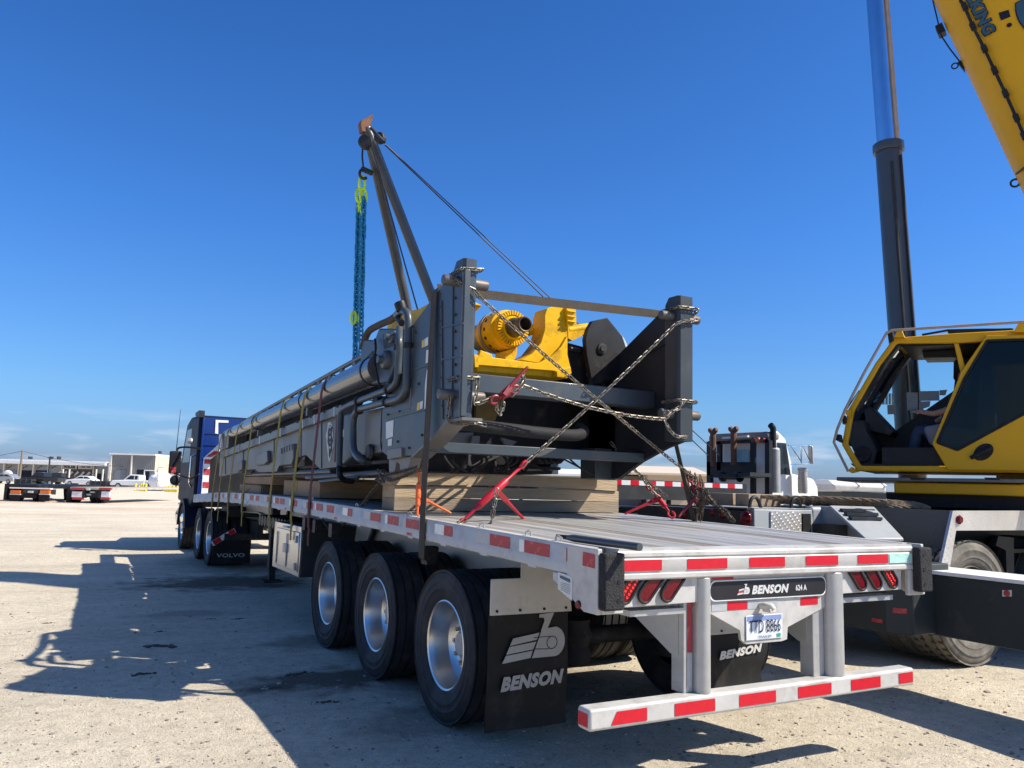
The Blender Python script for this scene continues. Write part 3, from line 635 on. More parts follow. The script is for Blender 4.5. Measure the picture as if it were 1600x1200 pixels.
# wheels -----------------------------------------------------------
def tyre_prof(r, w, ri):
    h = w/2; p = [(ri, -h*.72), (ri+.012, -h*.86), (ri+.05, -h*.985), (ri+.085, -h*1.02), (ri+.088, -h*1.05), (ri+.1, -h*1.05), (ri+.103, -h*1.03), (ri+(r-ri)*.6, -h*1.035), (ri+(r-ri)*.62, -h*1.055), (ri+(r-ri)*.66, -h*1.05), (ri+(r-ri)*.68, -h*1.02), (r-.06, -h*1.0), (r-.028, -h*.96), (r-.012, -h*.84)]
    for gx in (-.5, -.17, .17, .5):
        p += [(r-.002, (gx-.075)*w/1.15), (r-.002, (gx-.042)*w/1.15), (r-.018, (gx-.034)*w/1.15), (r-.018, (gx+.034)*w/1.15), (r-.002, (gx+.042)*w/1.15), (r-.002, (gx+.075)*w/1.15)]
    return p+[(r-.012, h*.84), (r-.028, h*.96), (r-.06, h*1.0), (ri+(r-ri)*.68, h*1.02), (ri+(r-ri)*.66, h*1.05), (ri+(r-ri)*.62, h*1.055), (ri+(r-ri)*.6, h*1.035), (ri+.103, h*1.03), (ri+.1, h*1.05), (ri+.088, h*1.05), (ri+.085, h*1.02), (ri+.05, h*.985), (ri+.012, h*.86), (ri, h*.72)]
def wheel(parent, xo, y, z, out, r=.51, w=.27, ri=.29, dish=True, tm='tyre', rm='alu_polish', ax=(1, 0, 0), nseg=44):
    """xo = outer sidewall plane centre; out = +1/-1 along axis pointing outward"""
    A = Vector(ax)*out; o = Vector((xo, y, z))-A*(w/2)
    hub = MB(); hub.lathe([(0, .0), (.075, 0), (.085, -.01), (.085, -.06), (.16, -.065), (.165, -.085)], o+A*(w*.02), A, 20)
    for k in range(10):
        t = 2*pi*k/10; u = Vector((0, cos(t), sin(t))) if abs(A.x) > .5 else Vector((cos(t), 0, sin(t)))
        c = o+u*.143; hub.cyl(c-A*.07, c-A*.015, .017, 6)
    wh = build(hub, 'wheel', M['alu'] if rm == 'alu_polish' else M['dark'], parent)
    t = MB(); t.lathe(tyre_prof(r, w, ri), o, A, nseg); build(t, 'tyre', M[tm], wh, ang=50)
    f = MB(); h = w/2
    if dish: f.lathe([(ri+.014, h*.8), (ri+.014, h*.86), (ri+.004, h*.89), (ri-.008, h*.84), (ri-.012, h*.74), (ri-.022, h*.5), (ri-.03, h*.1), (ri-.04, -h*.2), (ri-.075, -h*.46), (.17, -h*.56), (.1, -h*.58), (.0, -h*.58)], o, A, 40)
    else: f.lathe([(ri+.012, h*.8), (ri+.012, h*.86), (ri, h*.88), (ri-.02, h*.7), (ri-.04, h*.62), (ri-.09, h*.66), (.13, h*.74), (.09, h*.8), (.085, h*.92), (.0, h*.93)], o, A, 40)
    build(f, 'rim', M[rm], wh, ang=30)
    return wh
AX = [1.823+1.3875*i for i in range(3)]
for y in AX:
    wheel(trailer, .0, y, .505, -1); wheel(trailer, .335, y, .505, -1, rm='dark')
    wheel(trailer, TW, y, .505, 1); wheel(trailer, TW-.335, y, .505, 1, rm='dark')
    g = MB(); g.cyl((.3, y, .5), (TW-.3, y, .5), .065, 14); build(g, 'axle', M['dark'], trailer)
    g = MB()
    for xx in (.86, TW-.86): g.lathe([(.0, -.17), (.11, -.17), (.13, -.1), (.11, -.04), (.135, .03), (.11, .09), (.12, .14), (0, .14)], (xx, y-.32, .55), (0, 0, 1), 16)
    build(g, 'air_spring', M['rubber'], trailer)
for xx in (.72, TW-.72):
    g = MB(); yy = [.35, 1.0, 1.6, 3, 5, 7, 9, 11, 12.6]
    for i in range(len(yy)-1):
        a, b2 = yy[i], yy[i+1]; d = lambda y: .26 if y < 1.01 else (.52 if y < 9.5 else .32)
        g.prism([(xx-.006, a, zf(a)-.06), (xx-.006, b2, zf(b2)-.06), (xx-.006, b2, zf(b2)-d(b2)), (xx-.006, a, zf(a)-d(a))], (.012, 0, 0))
        g.prism([(xx-.07, a, zf(a)-d(a)), (xx-.07, b2, zf(b2)-d(b2)), (xx-.07, b2, zf(b2)-d(b2)-.02), (xx-.07, a, zf(a)-d(a)-.02)], (.14, 0, 0))
    build(g, 'frame_beam', M['alu'], trailer)
g = MB(); y = 1.0
while y < 13.2:
    g.box(.08, TW-.08, y, y+.05, zf(y)-.15, zf(y)-.052); y += .45
build(g, 'crossmember', M['alu'], trailer)
# black pneumatic gear under the deck, landing legs, tool box
g = MB()
for xx in (.95, TW-.95): g.cyl((xx, 6.6, .85), (xx, 8.0, .85), .13, 16)
build(g, 'air_tank', M['black'], trailer)
for xx in (.55, TW-.55):
    g = MB(); g.box(xx-.06, xx+.06, 9.2, 9.32, .25, 1.2); g.box(xx-.045, xx+.045, 9.215, 9.305, .1, .3); g.box(xx-.14, xx+.14, 9.13, 9.39, .07, .1)
    g.beam((xx, 9.2, .5), (xx, 8.4, 1.15), .06, .06); build(g, 'landing_leg', M['alu'] if xx > 1 else M['dark'], trailer)
g = MB()
for i in range(11): g.cyl((.16, 6.9+i*.16, 1.03), (.55, 6.9+i*.16, 1.03), .075, 12)
build(g, 'winch_drum', M['black'], trailer)
# load winches under the left rail, hoses hanging
for yy in (2.22, 4.6, 5.2, 5.6):
    g = MB(); g.box(.01, .1, yy-.055, yy+.055, zf(yy)-.33, zf(yy)-.2); g.cyl((.05, yy-.07, zf(yy)-.28), (.05, yy+.07, zf(yy)-.28), .03, 12); build(g, 'strap_winch', M['black'], trailer)
g = MB(); g.tube([(.06, 5.05, 1.2), (.1, 4.9, 1.1), (.12, 4.7, 1.12), (.1, 4.4, 1.2)], .012, 8); build(g, 'air_hose', M['rubber'], trailer)
ya, yb = 5.78, 7.05
g = MB(); g.box(.06, .75, ya, yb, .53, 1.085); tb = build(g, 'tool_box', M['cranegrey'], trailer, bevel=.006)
g = MB(); g.box(.035, .058, ya, yb, .53, 1.085); g.box(.02, .035, ya+.04, yb-.2, .58, 1.02); dr = build(g, 'door', M['alu_polish'], tb, bevel=.006)
g = MB()
for yy in (6.3, 6.78): g.tube([(.014, yy, .6), (.01, yy, .98)], .008, 8)
g.box(-.004, .02, 6.28, 6.42, .76, .86); g.box(-.004, .02, ya+.06, ya+.11, .6, .68); g.box(-.004, .02, ya+.06, ya+.11, .9, .98); g.box(0.0, .035, 6.25, 6.5, 1.04, 1.06)
build(g, 'latch', M['alu'], dr, bevel=.004)
# pale skirt strut in front of the wheels
g = MB(); g.prism([(.62, 5.1, 1.12), (.62, 5.6, 1.12), (.62, 5.75, .6), (.62, 5.6, .55)], (.02, 0, 0)); build(g, 'strut_plate', M['alu'], trailer)
# front bulkhead with chevron tape
g = MB(); y0 = TL-.16
hx = [(.12, zf(TL)), (.12, 2.0), (.4, 2.3), (TW-.4, 2.3), (TW-.12, 2.0), (TW-.12, zf(TL))]; hi_ = [(.24, zf(TL)+.03), (.24, 1.96), (.46, 2.2), (TW-.46, 2.2), (TW-.24, 1.96), (TW-.24, zf(TL)+.03)]
g.ring([(x, y0, z) for x, z in hx], [(x, y0, z) for x, z in hi_], (0, .05, 0)); hb = build(g, 'bulkhead', M['white'], trailer)
g = MB(); g.prism([(x, y0+.06, z) for x, z in hx], (0, .02, 0)); build(g, 'bulkhead_panel', M['black'], trailer)
g = MB()
for a, b2 in (((.13, 1.4), (.13, 1.52)), ((.13, 1.66), (.13, 1.78)), ((.15, 2.02), (.3, 2.14)), ((.13, 1.88), (.13, 1.97))):
    g.sheet([(a[0], y0-.004, a[1]), (a[0]+.12, y0-.004, a[1]), (b2[0]+.12, y0-.004, b2[1]), (b2[0], y0-.004, b2[1])][::1])
build(g, 'reflective_tape', M['fadedred'], hb)
# ------------------------------------------------------------------ curve helpers, chains, straps, binders
def smooth_path(P, k=6):
    P = [Vector(p) for p in P]; o = []
    for i in range(len(P)-1):
        a = P[max(i-1, 0)]; b = P[i]; c = P[i+1]; d = P[min(i+2, len(P)-1)]
        for j in range(k):
            t = j/k; o.append(.5*((2*b)+(c-a)*t+(2*a-5*b+4*c-d)*t*t+(3*b-a-3*c+d)*t**3))
    return o+[P[-1]]
def resample(P, step):
    P = [Vector(p) for p in P]; L_ = [0]
    for a, b in zip(P, P[1:]): L_.append(L_[-1]+(b-a).length)
    n = max(1, round(L_[-1]/step)); out = []; i = 0
    for k in range(n+1):
        s = L_[-1]*k/n
        while i < len(P)-2 and L_[i+1] < s: i += 1
        t = (s-L_[i])/max(1e-9, L_[i+1]-L_[i]); out.append(P[i].lerp(P[i+1], t))
    return out
def link_geo(pitch, wire, n=10, m=6):
    hl = pitch/2+wire*.35; hw = wire*1.5; vs = []
    C = [(cos(t)*hw*1.0, (hl-hw*.2)+sin(t)*hw) if 0 <= t <= pi else (cos(t)*hw, -(hl-hw*.2)+sin(t)*hw) for t in [2*pi*k/n for k in range(n)]]
    for k in range(n):
        a = Vector((0, *C[k])); pv = Vector((0, *C[k-1])); nx = Vector((0, *C[(k+1) % n])); t = (nx-pv).normalized(); u = Vector((1, 0, 0)); w = t.cross(u)
        vs += [a+(u*cos(2*pi*j/m)+w*sin(2*pi*j/m))*wire*.5 for j in range(m)]
    fs = [(i*m+j, i*m+(j+1) % m, ((i+1) % n)*m+(j+1) % m, ((i+1) % n)*m+j) for i in range(n) for j in range(m)]
    return vs, fs
def chain_into(g, path, pitch=.039, wire=.0092, mi=0, seed=0):
    vs, fs = link_geo(pitch, wire); P = resample(path, pitch); rnd = random.Random(seed)
    tw = .4
    for i in range(len(P)-1):
        a, b = P[i], P[i+1]; t = (b-a).normalized(); up = Vector((0, 0, 1)) if abs(t.z) < .92 else Vector((1, 0, 0))
        x = t.cross(up).normalized(); y = x.cross(t); ang = tw+(pi/2 if i % 2 else 0)+rnd.uniform(-.2, .2)
        X_ = x*cos(ang)+y*sin(ang); Y_ = t.cross(X_); c = (a+b)/2; q = (b-a).length/pitch
        g.add([c+X_*v.x+Y_*v.y+t*v.z*q for v in vs], fs, mi)
def sagged(a, b, sag, n=16):
    a, b = Vector(a), Vector(b); return [a.lerp(b, i/n)-Vector((0, 0, sag*4*(i/n)*(1-i/n))) for i in range(n+1)]
def chain(paths, label, group=None, pitch=.039, wire=.0092, m='chain', cat='chain', name='chain'):
    g = MB()
    for k, p in enumerate(paths): chain_into(g, p, pitch, wire, 0, k)
    return tag(build(g, name, M[m]), label, cat, group)
def loop_around(x0, x1, y0, y1, z, dz=0):
    return [(x0, y0, z), (x1, y0, z+dz), (x1, y1, z+dz), (x0, y1, z), (x0, y0, z)]
def ribbon(g, pts, width, wdir, th=.004, mi=0):
    P = [Vector(p) for p in pts]; w = Vector(wdir).normalized()*width/2; rows = []
    for i, p in enumerate(P):
        t = (P[min(i+1, len(P)-1)]-P[max(i-1, 0)]).normalized(); n = t.cross(w).normalized()*th/2
        rows.append([p-w-n, p+w-n, p+w+n, p-w+n, p-w-n])
    g.grid(rows, mi, False)
def binder(label, hook, head, pivot, tip, matname, r=.02, group='chain binders tightening the load chains'):
    hook, head, pivot, tip = map(Vector, (hook, head, pivot, tip)); d = (head-hook).normalized()
    t = thing('chain_binder', label, 'chain binder', pivot, group)
    g = MB(); L_ = (head-hook).length
    g.lathe([(0, 0), (r*.55, .01), (r*.6, L_*.2), (r*1.25, L_*.24), (r*1.3, L_*.72), (r*.6, L_*.76), (r*.55, L_), (0, L_)], hook, d, 12)
    build(g, 'barrel', M[matname], t)
    g = MB(); a = (tip-pivot).normalized(); s = a.cross(d).normalized(); L2 = (tip-pivot).length
    for k in (-1, 1): g.beam(pivot+s*k*r*1.1, pivot+a*L2*.3+s*k*r*.4, .012, r*1.7, up=d)
    g.tube([pivot+a*L2*.22, pivot+a*L2*.6, pivot+a*L2*.93, tip], [r*.85, r*.62, r*.58, r*.45], 8)
    build(g, 'lever', M[matname], t, bevel=.003)
    for c, sg in ((hook, -1), (head, 1)):
        g = MB(); u = d.cross(s).normalized()
        ring = [c+d*sg*.03+(d*cos(q)*.036+u*sin(q)*.027) for q in [2*pi*k/14*.86 for k in range(15)]]
        g.tube(ring, [r*.5]*15, 8); build(g, 'hook', M[matname], t)
    return t

# ------------------------------------------------------------------ grey drilling-mast section lying on the trailer
XO, XI = .05, 2.28          # outer side planes
YC = 1.83
mast = thing('mast_section', 'long grey steel mast section with yellow rotary head lying on the trailer', 'machine section', (1.15, 6, 1.7))
def PXL(px, c): return [PX(u, v, c) for u, v in px]
def PYL(px, c): return [PY(u, v, c) for u, v in px]
# side plates
plate_px = [(727, 420), (712, 418), (687, 451), (643, 510), (640, 560), (600, 636), (597, 640), (597, 706), (607, 714), (643, 712), (672, 685), (697, 657), (720, 650)]
PL = PXL(plate_px, XO)
g = MB(); g.prism(PL, (.045, 0, 0))
pl = build(g, 'side_plate', M['steelgrey'], mast, bevel=.004)
g = MB(); q = PXL([(643, 712), (672, 685), (697, 657), (722, 652)], XO)
for a, b in zip(q, q[1:]): g.beam(a+Vector((.08, 0, -.008)), b+Vector((.08, 0, -.008)), .16, .02, up=(0, 0, 1))
build(g, 'edge_flange', M['warmgrey'], pl)
g = MB()          # raised ribs and pressed panel lines
for a, b in (((690, 470), (692, 655)), ((708, 430), (706, 652))): g.beam(PX(*a, XO-.004), PX(*b, XO-.004), .012, .012, up=(1, 0, 0))
for a, b in (((690, 512), (724, 505)), ((690, 562), (722, 556)), ((645, 578), (672, 570)), ((605, 655), (665, 640))): g.beam(PX(*a, XO-.003), PX(*b, XO-.003), .01, .014, up=(1, 0, 0))
build(g, 'rib', M['steelgrey'], pl)
g = MB(); tk = XO-.003
for px, mi in [([(659, 533), (669, 526), (669, 539), (659, 544)], 0), ([(659, 533), (663, 530), (663, 541.5), (659, 544)], 1), ([(666, 547), (673, 546), (672, 565), (665, 568)], 0), ([(667, 578), (672, 576), (671, 636), (663, 640), (664, 600)], 0), ([(652, 630), (661, 626), (660, 638), (651, 642)], 0), ([(652, 630), (656, 628), (655.5, 640), (651, 642)], 1), ([(603, 660), (615, 656), (614, 682), (603, 686)], 0), ([(606, 687), (612.5, 685), (612, 696), (606, 697)], 0)]:
    g.sheet([p for p in PXL(px, tk-.002*mi)], mi)
for k in range(6): g.sheet(PXL([(668, 582+k*6), (671, 581+k*6), (671, 583+k*6), (668, 584+k*6)], tk-.002), 2)
g.sheet(PXL([(666.5, 622), (670, 621), (669.5, 632), (666, 634)], tk-.002), 3)
build(g, 'sticker', [M['sticker'], M['stickery'], M['lettergrey'], M['fadedred']], pl)
PR = [Vector((XI-.0, p.y, p.z)) for p in PXL([(1062, 475), (1045, 478), (1030, 490), (985, 535), (930, 590), (920, 600), (920, 700), (930, 748), (965, 748), (1000, 722), (1040, 700), (1065, 690)], XI-.05)]
g = MB(); g.prism(PR, (-.05, 0, 0)); pr = build(g, 'side_plate', M['shadepaint'], mast, bevel=.004)
g = MB(); g.beam(PX(1050, 520, XI-.055), PX(1058, 688, XI-.055), .02, .02, up=(1, 0, 0)); g.beam(PX(1000, 560, XI-.055), PX(1050, 530, XI-.055), .015, .02, up=(1, 0, 0))
build(g, 'rib', M['shadepaint'], pr)
# end columns
def col(x0, x1, zt, zb, nm='end_column', m='steelgrey'):
    g = MB(); c = .022
    z = [(zb, 1), (zt-.06, 1), (zt, .72)]
    P = lambda s, zz: [(x0+c, YC, zz), (x1-c, YC, zz), (x1, YC+c, zz), (x1, YC+.16*s+.02, zz), (x0, YC+.16*s+.02, zz), (x0, YC+c, zz)]
    g.grid([P(s, zz)+[P(s, zz)[0]] for zz, s in z], 0, False); g.sheet(P(.72, zt)); g.sheet(P(1, zb)[::-1])
    return build(g, nm, M[m], mast, bevel=.006)
a = PY(729, 403, YC); b = PY(744, 405, YC); c = PY(737, 655, YC); ZT, ZB = a.z, c.z
CL = (a.x-.02, b.x+.02)
d = PY(1062, 463, YC); e = PY(1085, 690, YC); CR = (d.x-.01, e.x)
cl = col(CL[0], CL[1], ZT, ZB); cr_ = col(CR[0], CR[1], PY(1078, 464, YC).z, PY(1085, 690, YC).z, m='shadesteel')
pinm = mat('worn_grey_pin', (.11, .105, .1), .5, .3, var=.3, vs=12, dirt=(.2, .13, .08), dirt_amt=.25, ds=10)
for c0, c1 in (CL, CR):
    for u, v in ((700, 433), (697, 612)):
        z = PY(u, v+4, YC+.08).z
        g = MB(); g.lathe([(0, 0), (.036, .004), (.04, .012), (.04, c1-c0+.24), (.036, c1-c0+.248), (0, c1-c0+.25)], (c0-.125, YC+.09, z), (1, 0, 0), 18)
        build(g, 'lock_pin', pinm, mast)
# cross beams between the plates
YB = 2.3
z1, z0 = PY(742, 583, YB).z, PY(740, 612, YB).z
g = MB(); g.box(XO+.047, XI-.052, YB, YB+.18, z0, z1); build(g, 'cross_beam', M['steelgrey'], mast, bevel=.008)
YB2 = 2.45
z1, z0 = PY(675, 692, YB2).z, PY(675, 702, YB2).z
z1b = PY(955, 703, YB2).z
g = MB(); g.box(XO+.047, XI-.052, YB2, YB2+.16, z0-.02, (z1+z1b)/2); build(g, 'cross_beam', M['steelgrey'], mast, bevel=.006)
g = MB(); P = PYL([(690, 676), (740, 676), (735, 692), (688, 692)], 2.75); g.prism(P, (0, .03, 0)); P = PYL([(738, 681), (750, 681), (749, 694), (736, 693)], 2.7); g.prism(P, (0, .03, 0)); P = PYL([(784, 684), (808, 690), (800, 697), (790, 696)], 2.7); g.prism(P, (0, .03, 0))
build(g, 'gusset', M['warmgrey'], mast)
g = MB(); g.tube(smooth_path([PY(690, 664, 2.35), PY(720, 663, 2.3), PY(770, 668, 2.25), PY(850, 677, 2.25), PY(900, 680, 2.3), PY(912, 674, 2.5), PY(905, 668, 2.9)], 6), .05, 12); build(g, 'big_hose', M['rubber'], mast)
# dark belly and hoses under the cross beam
g = MB(); g.box(.35, XI-.3, 3.9, 7, 1.78, 2.3); g.box(.3, 1.25, 3.5, 3.8, 1.72, 1.95); g.box(.1, XI-.052, 3.4, 3.45, 1.95, 2.5); g.box(XI-.05, XI-.0, 2.9, 4.8, 1.9, 2.62)
build(g, 'belly_tray', M['black'], mast)
g = MB(); rnd = random.Random(5)
for k in range(12):
    u = 690+k*13+rnd.uniform(-5, 5); y = rnd.uniform(2.75, 3.3)
    g.tube(smooth_path([PY(u, 706, y), PY(u+rnd.uniform(-8, 12), 722, y-.05), PY(u+rnd.uniform(-30, 30), 738, y+.1), PY(u+rnd.uniform(-40, 60), 712, y+.3)], 5), .013, 8)
for k in range(4): g.tube(smooth_path([PY(835+k*10, 708, 3), PY(845+k*9, 722, 2.9), PY(860+k*8, 712, 3.1)], 5), .022, 8)
build(g, 'hoses', M['rubber'], mast)
g = MB(); g.tube(smooth_path([PY(878, 706, 2.7), PY(905, 730, 2.8), PY(925, 741, 3)], 4), .008, 6); g.tube([PY(878, 716, 2.7), PY(928, 742, 2.9)], .008, 6); build(g, 'cable', M['rubber'], mast)
# yellow braces inside
g = MB()
g.prism(PYL([(744, 618), (790, 622), (768, 668), (744, 664)], 3.1), (0, .04, 0)); build(g, 'yellow_brace', M['shadeyellow'], mast)
# feet
g = MB(); P = PXL([(607, 714), (643, 713), (636, 740), (626, 740), (624, 725), (619, 722), (616, 740), (608, 740)], XO+.03); g.prism(P, (.16, 0, 0))
g.prism(PXL([(605, 703), (627, 699), (627, 714), (605, 718)], XO-.02), (.05, 0, 0))
build(g, 'foot', M['warmgrey'], mast, bevel=.004)
g = MB(); P = PYL([(930, 700), (968, 702), (967, 751), (930, 748)], 2.95); g.prism(P, (0, .25, 0)); build(g, 'foot', M['steelgrey'], mast, bevel=.004)

# yellow rotary head ------------------------------------------------
def ZM(x, y): return 720+x*.1875, 460+y*.1875
def zy(px, y): return [PY(*ZM(a, b), y) for a, b in px]
g = MB()
g.prism(zy([(700, 170), (720, 115), (790, 92), (880, 95), (890, 350), (860, 430), (750, 560), (640, 575), (500, 545), (600, 490), (670, 400), (700, 290)], 2.9), (0, .22, 0))
yk = build(g, 'yellow_yoke', M['yellow'], mast, bevel=.006)
g = MB(); g.prism(zy([(880, 97), (960, 107), (965, 250), (890, 268)], 2.86), (0, .3, 0))
for k in range(3): g.prism(zy([(890, 130+k*42), (958, 140+k*42), (958, 152+k*42), (890, 142+k*42)], 2.84), (0, .03, 0))
build(g, 'ribbed_post', M['yellow'], mast, bevel=.005)
g = MB(); g.prism(zy([(140, 545), (165, 462), (260, 500), (265, 525), (440, 548), (655, 575), (760, 515), (840, 430), (890, 345), (890, 500), (910, 590), (925, 650), (870, 700), (790, 640), (140, 590)], 2.74), (0, .05, 0))
g.prism(zy([(110, 560), (880, 640), (890, 700), (140, 640)], 2.78), (0, .5, 0))
build(g, 'yellow_base', M['yellow'], mast, bevel=.006)
g = MB(); g.prism(zy([(110, 500), (150, 505), (150, 610), (115, 610)], 2.72), (0, .2, 0)); g.prism(zy([(370, 470), (470, 440), (470, 500), (440, 560), (370, 545)], 3.05), (0, .2, 0)); g.prism(zy([(800, 640), (915, 600), (925, 660), (850, 700), (800, 690)], 2.7), (0, .08, 0))
build(g, 'yellow_lug', M['yellow'], mast, bevel=.006)
g = MB(); A, B = PY(*ZM(560, 310), 3.15), PY(*ZM(1075, 268), 3.15)
g.cyl(A, PY(*ZM(720, 235), 3.15), .045, 14); g.cyl(PY(*ZM(890, 300), 3.1), PY(*ZM(1075, 275), 3.1), .045, 14); g.prism(zy([(895, 235), (965, 250), (1030, 260), (1045, 310), (1000, 350), (930, 385), (895, 365)], 3.06), (0, .1, 0))
build(g, 'yellow_shaft', M['yellow'], mast)
DC = PY(*ZM(430, 282), 3.0)
g = MB(); g.lathe([(0, .42), (.15, .42), (.16, .4), (.185, .38), (.19, .12), (.185, .08), (.16, .075), (.16, .03), (.165, 0), (.12, -.005), (.1, -.03), (.0, -.03)], DC, (0, 1, 0), 36)
dr = build(g, 'rotary_drum', M['yellow'], mast)
g = MB()
for k in range(34):
    t = 2*pi*k/34; u = Vector((cos(t), 0, sin(t))); g.obox(DC+u*.142+Vector((0, -.012, 0)), u*.02, Vector((-sin(t), 0, cos(t)))*.0075, Vector((0, .012, 0)))
build(g, 'gear_teeth', M['yellow'], dr)
g = MB()
for k in range(14):
    t = 2*pi*k/14; u = Vector((cos(t), 0, sin(t))); g.cyl(DC+u*.188+Vector((0, .2, 0)), DC+u*.193+Vector((0, .2, 0)), .017, 8)
    g.obox(DC+u*.118+Vector((0, -.008, 0)), u*.014, Vector((-sin(t), 0, cos(t)))*.004, Vector((0, .003, 0)))
build(g, 'dirt_slots', M['black'], dr)
g = MB(); g.lathe([(.09, .02), (.092, -.02), (.085, -.1), (.072, -.11), (.072, -.235), (.066, -.24), (.058, -.238), (.056, -.1), (0, -.1)], DC+Vector((.0, 0, .0)), (0, 1, 0), 28)
build(g, 'spindle_pipe', mat('bare_dark_steel', (.09, .075, .06), .42, .6, var=.3, vs=8, dirt=(.3, .17, .03), dirt_amt=.2), dr)
g = MB(); g.lathe([(0, .62), (.14, .62), (.15, .42), (0, .42)], DC, (0, 1, 0), 24); g.lathe([(.2, .30), (.205, .3), (.205, .26), (.2, .26)], DC, (0, 1, 0), 36); build(g, 'motor_housing', mat('bare_grey_casting', (.3, .27, .24), .5, .3, var=.2), dr)
# dark sheave guard at the right
g = MB(); face = [(1040, 370), (1060, 290), (1100, 220), (1215, 195), (1340, 350), (1420, 560), (1440, 640), (1100, 760), (1050, 500)]
g.prism(zy(face, 2.85), (0, .06, 0))
sg = build(g, 'sheave_guard', M['black'], mast, bevel=.004)
g = MB(); f0 = zy([(1218, 193), (1300, 190)], 2.86); f1 = zy([(1345, 348), (1432, 345)], 2.86); f2 = zy([(1440, 640), (1570, 630)], 2.86)
for q in ([f0[0], f0[1], f1[1], f1[0]], [f1[0], f1[1], f2[1], f2[0]]):
    q = [q[0], q[1]+Vector((0, .14, 0)), q[2]+Vector((0, .14, 0)), q[3]]; g.prism(q, (0, .02, -.02))
build(g, 'guard_rim', M['cranelight'], sg)  # pale colour paints sunlight onto this facet of the dark guard
g = MB(); c = PY(*ZM(1185, 450), 2.83); g.lathe([(0, -.01), (.03, -.01), (.03, .0), (.05, .002), (.055, .02)], c, (0, 1, 0), 20); build(g, 'hub_cap', M['dark'], sg)
g = MB(); c = PY(*ZM(1360, 800), 2.9); g.lathe([(0, 0), (.12, 0), (.2, .02), (.2, .3), (.16, .32), (.16, .5), (0, .5)], (c.x+.12, c.y+.25, c.z), (-1, 0, 0), 28); build(g, 'winch_drum', M['black'], mast)
g = MB(); g.prism(zy([(890, 400), (1040, 440), (1060, 760), (900, 700)], 3.0), (0, .4, 0)); g.cyl(PY(*ZM(905, 450), 2.95), PY(*ZM(985, 470), 2.95), .022, 10); build(g, 'motor_block', M['black'], mast, bevel=.01)

# left flank ---------------------------------------------------------
g = MB(); g.prism(PXL([(556, 646), (597, 636), (597, 706), (566, 711), (557, 703)], XO+.05), (.1, 0, 0)); build(g, 'side_panel', M['warmgrey'], mast, bevel=.012)
g = MB(); g.prism(PXL([(537, 647), (554, 643), (548, 716), (534, 727)], XO+.04), (.15, 0, 0)); build(g, 'side_post', M['steelgrey'], mast, bevel=.02)
g = MB(); ch = PXL([(344, 706), (533, 632), (533, 646), (344, 716)], XO+.03); g.prism(ch, (.14, 0, 0)); chd = build(g, 'top_chord', M['warmgrey'], mast, bevel=.005)
g = MB()
for u in (372, 405, 437, 472, 490, 521):
    v0 = 706-(u-344)*.3915; v1 = 716-(u-344)*.3704
    g.prism(PXL([(u, v0-.5), (u+1.5, v0-1), (u+1.5, v1+.5), (u, v1+1)], XO+.027), (.01, 0, 0))
build(g, 'chord_clip', M['alu'], chd)
XW = XO+.08
g = MB(); g.prism(PXL([(344, 714), (533, 644), (533, 729), (500, 733), (478, 711), (466, 714), (457, 727), (436, 728), (432, 737), (405, 738), (398, 733), (386, 734), (370, 739), (342, 744)], XW), (.06, 0, 0)); web = build(g, 'side_web', M['warmgrey'], mast, bevel=.004)
g = MB()
for px in ([(398, 712), (417, 704), (418, 721), (412, 726), (399, 727)], [(437, 701), (458, 693), (458, 716), (455, 726), (437, 727)], [(370, 722), (378, 719), (378, 733), (370, 737)]): g.prism(PXL(px, XW-.05), (.05, 0, 0))
build(g, 'web_box', M['warmgrey'], web, bevel=.01)
g = MB()
for u, v0, v1 in ((380, 703, 737), (428, 684, 728), (470, 668, 714), (502, 657, 731), (352, 714, 741)): g.beam(PX(u, v0, XW-.004), PX(u, v1, XW-.004), .02, .012, up=(1, 0, 0))
for k in range(5): g.beam(PX(440+k*4, 700-k*1.5, XW-.054), PX(440+k*4, 709-k*1.5, XW-.054), .01, .01, up=(1, 0, 0))
build(g, 'web_rib', M['warmgrey'], web)
g = MB()
for px in ([(378, 736), (392, 735), (392, 742), (380, 744)], [(398, 733), (417, 732), (415, 738), (400, 738)], [(437, 732), (462, 731), (464, 738), (440, 738)]): g.prism(PXL(px, XW+.08), (.05, 0, 0))
build(g, 'web_opening', M['black'], web)
# torn dark decal with white edge, red stripe
XD = XW-.004; cxy = [(516, 659), (512, 661), (511, 672), (509, 680), (510, 690), (511, 700), (513, 716), (514, 722), (517, 716), (519, 706), (521, 696), (521, 688), (520, 678), (519, 664)]
g = MB(); g.sheet([PX(u, v, XD) for u, v in cxy], 1)
ins = [(516+(u-516)*.68+(1 if i % 2 else -.4), 690+(v-690)*.86) for i, (u, v) in enumerate(cxy)]; g.sheet([PX(u, v, XD-.002) for u, v in ins], 0)
for k in range(5): g.sheet([PX(u, v, XD-.004) for u, v in ((514+k % 2, 667+k*8), (517-k % 2, 665+k*8), (516, 670+k*8))], 1)
g.sheet([PX(u, v, XD) for u, v in ((525, 654), (527, 653), (524, 722), (522, 723))], 2)
build(g, 'decal', [M['black'], M['sticker'], M['strap_r']], web)
def bolts(parent, pts, axis, r=.012, m='dark'):
    g = MB(); A_ = Vector(axis)
    for p in pts: g.lathe([(0, .012), (r*.8, .012), (r, .009), (r, -.004)], Vector(p), A_, 6)
    build(g, 'bolt', M[m], parent)
bolts(pl, [PX(690+k*.3, 480+k*22, XO) for k in range(8)]+[PX(712, 440+k*26, XO) for k in range(8)]+[PX(u, v, XO) for u, v in ((650, 520), (655, 600), (622, 690), (640, 700), (660, 680), (607, 648), (625, 643))], (-1, 0, 0))
